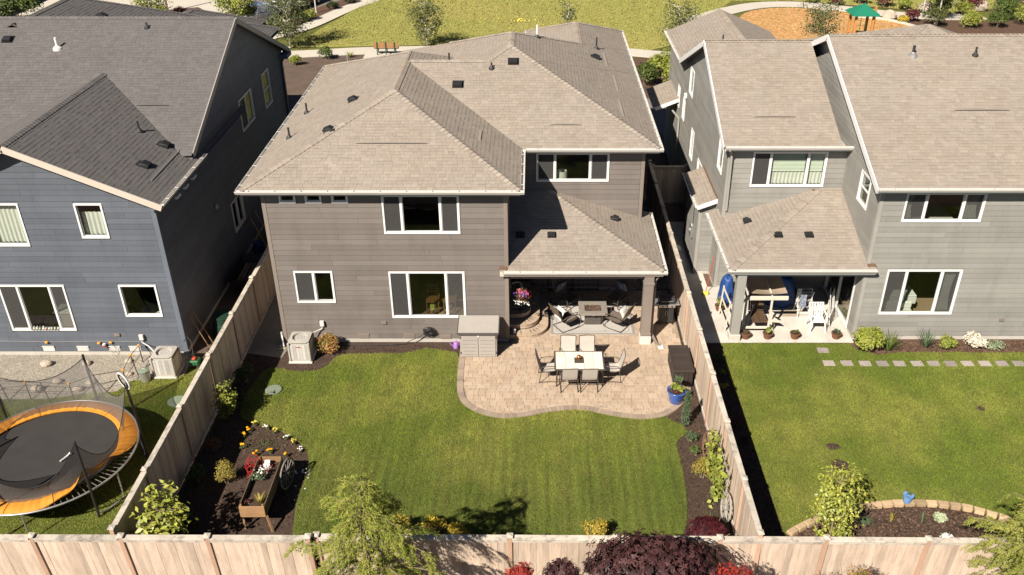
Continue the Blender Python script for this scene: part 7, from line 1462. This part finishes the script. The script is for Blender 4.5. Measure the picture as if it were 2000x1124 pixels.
# ------------------------------------------------------------------ park and street beyond
bn = thing('park_bench', 'wooden park bench with green metal frame beside the park path', 'bench', (-10.2, 61.6, 0))
for i in range(4): MB().cbox(-11.05, -9.35, 61.42, 61.46, .50+i*.10, .58+i*.10, .006, random.uniform(-1, 1)).build('back_slat', 'bench_wood', bn)
for i in range(4): MB().cbox(-11.05, -9.35, 61.55+i*.11, 61.64+i*.11, .42, .46, .006, random.uniform(-1, 1)).build('seat_slat', 'bench_wood', bn)
for x in (-10.8, -10.2, -9.6): MB().beam((x, 61.40, .03), (x, 61.40, .93), .07, .05).build('back_post', 'bench_green', bn); MB().beam((x, 61.95, .03), (x, 61.95, .42), .06, .05).build('front_leg', 'bench_green', bn); MB().beam((x, 61.38, .40), (x, 61.98, .40), .05, .04).build('seat_bar', 'bench_green', bn)
sheet('bench_pad', [(-11.7, 60.7), (-8.9, 60.7), (-8.9, 62.0), (-11.7, 62.0)], .026, 'concrete_far')
tree('birch_tree', 'slender young birch standing on the park lawn behind the bench', (-7.65, 63.9, 0), 3.5, 1.35, .5, 42, 2400, .13, 'leaf_birch', 'bark_white', 'young park trees', .06, sig=.20)
tree('birch_tree', 'young birch crown showing just above the middle roof', (2.6, 68, 0), 2.3, .75, .5, 26, 600, .13, 'leaf_birch', 'bark_white', 'young park trees', .05, sig=.18)
tree('birch_tree', 'airy birch rising behind the grey house by the shrubs', (9.6, 59.5, 0), 4.2, 1.5, .8, 44, 1900, .13, 'leaf_birch', 'bark_white', 'young park trees', .06, sig=.22)
tree('birch_tree', 'yellow-green young tree beside the playground bark', (19.6, 61.2, 0), 3.6, 1.35, .8, 44, 2200, .13, 'leaf_birch', 'bark_white', 'young park trees', .06, sig=.2)
tree('street_tree', 'grey-green tree at the end of the blue house roof', (-17.3, 63.4, 0), 3.9, 1.75, .7, 54, 3800, .14, 'leaf_birch', 'bark_white', 'street trees', .07, sig=.24)
tree('street_tree', 'bushy lime tree by the street above the blue roof', (-22.6, 69.2, 0), 3.2, 1.5, .6, 50, 3600, .15, 'leaf_vine', 'bark', 'street trees', .07, sig=.24)
tree('street_tree', 'small lime tree beside the driveway at the top left', (-29.6, 70.4, 0), 3.0, 1.5, .7, 44, 2400, .15, 'leaf_vine', 'bark', 'street trees', .07, sig=.26)
shrub('box_shrub', 'round clipped green shrub in the bed nearest the blue house', 'shrub', (-15.9, 59.0, 0), .48, .48, .5, 1100, .09, 'leaf_vine', 'round shrubs by the park path', stems=5); shrub('box_shrub', 'larger round green shrub in the bed beside the path', 'shrub', (-14.2, 60.6, 0), .62, .6, .58, 1400, .09, 'leaf_green', 'round shrubs by the park path', stems=5)
shrub('bed_shrub', 'small rusty shrub at the eave end of the middle house', 'shrub', (-12.8, 52.5, 0), .5, .5, .4, 500, .1, 'leaf_rust'); blade_tuft('bed_grass', 'pale green grass clump near the bench', 'ornamental grass', (-12.6, 60.9, 0), 60, .4, 'leaf_vine', .5, .03)
SV = [(-18.25, 70.6, .75, 'leaf_green', 'green shrub in the street bed nearest the blue house'), (-17.75, 71.6, .7, 'leaf_vine', 'yellow-green shrub in the street bed beside the pale post'), (-16.6, 75.2, .55, 'leaf_dark', 'dark upright shrub in the street bed past the pale post'), (-15.6, 77.4, .7, 'leaf_dark', 'dark shrub at the top end of the street bed')]
for x, y, r_, mt, lb in SV: shrub('street_shrub', lb, 'shrub', (x, y, 0), r_, r_, r_*.8, 900, .12, mt, 'shrubs along the street bed')
BG = [(8.3, 56.2, 1.15, 'leaf_vine', 'big leafy shrub between the middle and right-hand roofs'), (7.0, 54.6, .95, 'leaf_green', 'darker leafy shrub at the edge of the middle roof gutter'), (9.0, 54.6, 1.0, 'leaf_vine', 'leafy shrub against the grey house wall'), (10.2, 57.6, 1.2, 'leaf_green', 'tall leafy shrub under the airy birch')]
for x, y, r_, mt, lb in BG: shrub('leafy_shrub', lb, 'shrub', (x, y, 0), r_, r_, r_, 1800, .15, mt, 'shrubs between the houses', lumps=12)
RS = [(25.4, 76.9, .9, 'leaf_burgundy', 'burgundy shrub left of the play tower roof'), (27.6, 77.2, 1.0, 'leaf_burgundy', 'burgundy shrub directly behind the play tower roof'), (29.3, 76.2, 1.1, 'leaf_burgundy', 'large burgundy shrub right of the play tower roof'), (23.6, 77.6, .8, 'leaf_vine', 'yellow-green shrub at the far left of the park bed'), (30.7, 75.4, .75, 'leaf_vine', 'bright green ball shrub behind the path end'),
      (29.7, 71.2, .75, 'leaf_burgundy', 'burgundy ball shrub at the end of the curved path'), (36.3, 75.2, .95, 'leaf_burgundy', 'burgundy shrub near the far right driveway'), (34.7, 73.2, .9, 'leaf_vine', 'clipped bright green mound in the right park bed'), (32.7, 72.4, 1.35, 'leaf_birch', 'grey-green arching shrub in the right park bed'), (31.0, 69.6, 1.2, 'leaf_birch', 'grey-green shrub behind the grey house ridge'),
      (33.6, 69.2, 1.05, 'leaf_lime', 'lime green mound just above the grey house ridge'), (35.6, 69.2, .95, 'leaf_green', 'green shrub right of the lime mound'), (37.0, 71.6, 1.5, 'leaf_green', 'large green shrub at the right of the park bed'), (38.4, 70.0, 1.4, 'leaf_vine', 'yellow-green sprawling shrub beside the right street'), (38.2, 73.8, 1.3, 'leaf_dark', 'dark tall shrub at the top right of the park bed'), (28.8, 70.5, .5, 'leaf_yellow', 'small yellow shrub at the foot of the burgundy ball')]
for x, y, r_, mt, lb in RS: shrub('park_shrub', lb, 'shrub', (x, y, 0), r_, r_, r_*.82, int(900*r_+400), .14, mt, 'shrubs of the park bed', lumps=10)
for x, y, h, lb in ((31.0, 72.2, 4.6, 'white-trunked birch nearest the play tower'), (31.4, 70.2, 4.0, 'white-trunked birch in front of the arching shrub'), (35.3, 76.2, 4.5, 'white-trunked birch at the top right of the frame')): tree('birch_tree', lb, (x, y, 0), h, 1.3, 2.2, 26, 1000, .13, 'leaf_birch', 'bark_white', 'white-trunked birches in the park bed', .08, sig=.25)
for x, y, lb in ((36.9, 75.0, 'pale boulder beside the burgundy shrub at the top right'), (32.2, 74.6, 'pale boulder behind the arching shrub'), (39.6, 70.2, 'pale boulder at the corner of the right street'), (28.2, 71.8, 'pale boulder at the end of the playground kerb')): tag(MB().ball((x, y, .3), .6, .5, .45, 11, 7, 0, .12).build('boulder', 'boulder', at=(x, y, 0)), lb, 'boulder', 'boulders in the park bed')
# play tower
pw = thing('play_tower', 'wooden play tower with green metal hip roof on the orange bark', 'play tower', (22.9, 63.2, 0)); cx, cy, hw = 22.95, 63.2, .60
for sx in (-1, 1):
    for sy in (-1, 1): MB().cbox(cx+sx*hw-.08, cx+sx*hw+.08, cy+sy*hw-.08, cy+sy*hw+.08, 0, 2.55, .01, random.uniform(-.5, .5)).build('post', 'play_wood', pw)
MB().cbox(cx-hw, cx+hw, cy-hw, cy+hw, 1.0, 1.08, .01).build('deck', 'play_wood', pw); e = .95
for k in range(4):
    a0 = k*math.pi/2+math.pi/4; pA = (cx+e*math.sqrt(2)*math.cos(a0), cy+e*math.sqrt(2)*math.sin(a0), 2.48); pB = (cx+e*math.sqrt(2)*math.cos(a0+math.pi/2), cy+e*math.sqrt(2)*math.sin(a0+math.pi/2), 2.48); ap = (cx, cy, 3.12)
    ro_ = MB().add([pA, pB, ap, (pA[0], pA[1], 2.44), (pB[0], pB[1], 2.44)], [(0, 1, 2), (3, 4, 1, 0)]).build('roof_panel', 'play_roof', pw)
    for j in range(1, 8): f = j/8; q = Vector(pA).lerp(Vector(pB), f); g = 1-abs(2*f-1); tpz = Vector(pA).lerp(Vector(ap), g) if f < .5 else Vector(pB).lerp(Vector(ap), g); tpz = q.lerp(Vector(ap), g) if False else Vector((q.x+(ap[0]-(pA[0]+pB[0])/2)*g, q.y+(ap[1]-(pA[1]+pB[1])/2)*g, q.z+.64*g)); MB().beam(q+Vector((0, 0, .02)), tpz+Vector((0, 0, .02)), .03, .03).build('standing_seam', 'play_roof', ro_)
for x in (-.25, .1): MB().tube([(cx+x, cy-hw, 0), (cx+x, cy-hw, 2.3)], .02, 6).build('climbing_pole', 'bench_green', pw)
for z in (.4, .75, 1.4, 1.75): MB().tube([(cx-hw, cy-hw, z), (cx-.25, cy-hw, z)], .018, 6).build('ladder_rung', 'bench_green', pw)
MB().cbox(cx+.85, cx+1.0, cy+.1, cy+.25, 0, 2.9, .01).build('side_post', 'play_wood', pw); MB().beam((cx+.6, cy, .9), (cx+2.0, cy-.1, .35), .5, .04).build('slide', 'play_wood', pw)
# cars and posts
def car(label, loc, rz, L, Wd, H_, mat, suv=False):
    t = thing('parked_car', label, 'car', loc, 'cars parked on the street'); t.rotation_euler = (0, 0, rz); ORI[t.name] = Vector((0, 0, 0)); w = Wd/2; hood = H_*.62 if not suv else H_*.60
    prof = [(-L/2, .35), (-L/2+.04, hood*.92), (-L/2+.15, hood), (-L/2+(.35 if suv else .75), hood*1.02), (-L/2+(.55 if suv else 1.25), H_*.97), (-L/2+1.6, H_), (L*.10, H_*.985), (L*.27, hood*1.03), (L/2-.25, hood*.90), (L/2-.02, hood*.68), (L/2, .35)]
    V = []; n = len(prof)
    for s_ in (-1, 1):
        for x, z in prof: V.append((x, s_*w*(1 if z <= hood*1.04 else .80), z))
    m = MB(); m.add(V, [(i, i+1, n+i+1, n+i) for i in range(n-1)]+[tuple(range(n)), tuple(range(n, 2*n))[::-1], (0, n, 2*n-1, n-1)]); b = m.build('body', mat, t, local=True); z0, z1 = hood*1.07, H_*.93; r0, r1 = -L/2+(.5 if suv else 1.0), L*.235
    for s_ in (-1, 1):
        for q0, q1 in ((r0+.12, -.25), (-.18, r1-.15)):
            f0 = .25 if q0 < -.3 else 0; f1 = .35 if q1 > .3 else 0; MB().add([(q0, s_*w*.985, z0), (q1, s_*w*.985, z0), (q1-f1, s_*w*.83, z1), (q0+f0, s_*w*.83, z1)], [(0, 1, 2, 3)]).build('side_window', 'car_glass', b, local=True)
        for x in (-L*.3, L*.31): wo_ = MB().lathe([(.33, -.1), (.33, .1)], n=20).xf(Matrix.Translation((x, s_*(w-.08), .33)) @ Matrix.Rotation(R(90), 4, 'X')).build('wheel', 'rubber', t, local=True); MB().lathe([(.2, -.105), (.2, .105)], n=14).xf(Matrix.Translation((x, s_*(w-.08), .33)) @ Matrix.Rotation(R(90), 4, 'X')).build('rim', 'steel', wo_, local=True)
        MB().cbox(L/2-.1, L/2+.01, s_*w*.72-.16, s_*w*.72+.16, hood*.70, hood*.84, .02).build('headlight', 'vinyl_white', t, local=True); MB().cbox(-L/2-.01, -L/2+.08, s_*w*.8-.1, s_*w*.8+.1, hood*.72, hood*.92, .02).build('tail_light', 'badge_red', t, local=True)
    MB().add([(L*.105, -w*.74, H_*.965), (L*.105, w*.74, H_*.965), (L*.262, w*.86, hood*1.07), (L*.262, -w*.86, hood*1.07)], [(0, 1, 2, 3)]).xf(Matrix.Translation((.012, 0, .012))).build('windscreen', 'car_glass', b, local=True); MB().add([(r0-.40, -w*.82, hood*1.1), (r0-.40, w*.82, hood*1.1), (r0+.2, w*.72, H_*.95), (r0+.2, -w*.72, H_*.95)], [(0, 1, 2, 3)]).xf(Matrix.Translation((-.03, 0, .02))).build('rear_window', 'car_glass', b, local=True); return t
car('white car half hidden by the lime tree', (-21.3, 71.0, 0), R(62), 4.4, 1.8, 1.45, 'car_white'); car('dark blue sport utility vehicle at the top of the frame', (-19.6, 76.2, 0), R(250), 4.9, 1.95, 1.8, 'car_blue', True)
sp_ = thing('street_pole', 'pale slender pole in the street bed', 'pole', (-17.7, 73.9, 0)); MB().tube([(-17.7, 73.9, 0), (-17.7, 73.9, 4)], .06, 8).build('shaft', 'bark_white', sp_); MB().lathe([(.12, 0), (.1, .1)], (-17.7, 73.9, 0), 10).build('base', 'concrete_far', sp_)
sp_ = thing('street_pole', 'brown wooden pole beside the driveway at the top left', 'pole', (-29.9, 74.2, 0)); MB().tube([(-29.9, 74.2, 0), (-30.0, 74.2, 4)], .10, 8).build('shaft', 'post_wood', sp_); MB().lathe([(.16, 0), (.13, .1)], (-29.9, 74.2, 0), 10).build('base', 'post_wood', sp_)
sheet('planting_bed', [(-33, 70), (-25.5, 70.5), (-25.8, 73.2), (-28, 76), (-33, 74)], .012, 'mulch_red'); shrub('burgundy_shrub', 'burgundy shrub at the foot of the wooden pole', 'shrub', (-28.2, 72.4, 0), .7, .6, .55, 700, .12, 'leaf_burgundy'); shrub('lime_shrub', 'lime shrub beside the wooden pole at the top left', 'shrub', (-29.9, 73.2, 0), .7, .6, .5, 700, .12, 'leaf_lime')
hg = shrub('hedge', 'dark hedge in shade at the top left corner', 'hedge', (-40.5, 71, 0), 2.6, 2.2, 1.8, 3600, .2, 'leaf_green', lumps=14); shrub('hedge', 'yellow-green end of the hedge at the top left', 'hedge', (-36.4, 73.5, 0), 1.6, 1.5, 1.3, 1600, .18, 'leaf_vine', lumps=10)
fh = thing('house', 'sliver of a dark roofed house in the top left corner', 'house', (-50, 74, 0), 'houses in a row'); MB().box(-58, -45.6, 66, 82, 0, 5.5).build('wall', 'siding_blue', fh); MB().add([(-58.5, 65.5, 5.5), (-45.2, 65.5, 5.5), (-45.2, 82.5, 5.5), (-58.5, 82.5, 5.5), (-52, 70, 8), (-52, 78, 8)], [(0, 1, 4), (1, 2, 5, 4), (2, 3, 5), (3, 0, 4, 5)]).build('roof', 'shingle_grey', fh)
b2 = thing('path_bollard', 'small grey post at the edge of the planting bed near the middle roof', 'post', (-11.9, 58.5, 0)); MB().tube([(-12.2, 58.0, 0), (-12.2, 58.0, .9)], .05, 8).build('shaft', 'galvanised', b2); MB().lathe([(.06, 0), (.0001, .05)], (-12.2, 58.0, .9), 8, cap=False).build('cap', 'galvanised', b2)
P = sample_poly(PF, 12); t = tag(leaves('meadow_flowers', np.column_stack([P[:, 0], P[:, 1], np.full(len(P), .06)]), .12, 'park_blade', None, np.tile((0, 0, 1.), (len(P), 1)), .8), 'tufts of uneven grass across the park field', 'grass')
blades('field_grass', [(-17.4, 64), (4, 64.4), (8, 63), (14, 68), (15, 74), (17, 78), (30, 79), (30, 84), (-13, 84), (-14.2, 78)], 110, 'park_blade', 'uneven grass of the park field', (.04, .09), .05, z=0)
P = np.concatenate([RNG.normal((-2.2, 71.5), (1.4, .5), (40, 2)), RNG.normal((-1.0, 71.0), (.4, .3), (26, 2))]); tag(leaves('wild_flowers', np.column_stack([P, np.full(len(P), .14)]), .12, 'flower_yellow', None, np.tile((0, 0, 1.), (len(P), 1)), .9), 'yellow wildflowers in the park field above the middle roof', 'flowers')

P = np.concatenate([sample_poly(lawn_poly, 1.6), sample_poly(PATIO, 1.2), sample_poly([(6.5, 17.8), (17, 17.8), (17, 24.8), (6.5, 24.8)], .7), sample_poly([(-9.6, 15.2), (-6.4, 15.2), (-6.4, 21), (-9.6, 21)], 7), sample_poly([(4.2, 16), (5.1, 16), (5.1, 21.5), (4.2, 21.5)], 9)])
tag(leaves('fallen_leaves', np.column_stack([P, np.full(len(P), .075)]), .045, 'leaf_rust', None, np.tile((0, 0, 2.), (len(P), 1)), .7, spread=.4), 'few small fallen leaves strewn over lawn, patio and mulch', 'fallen leaves')
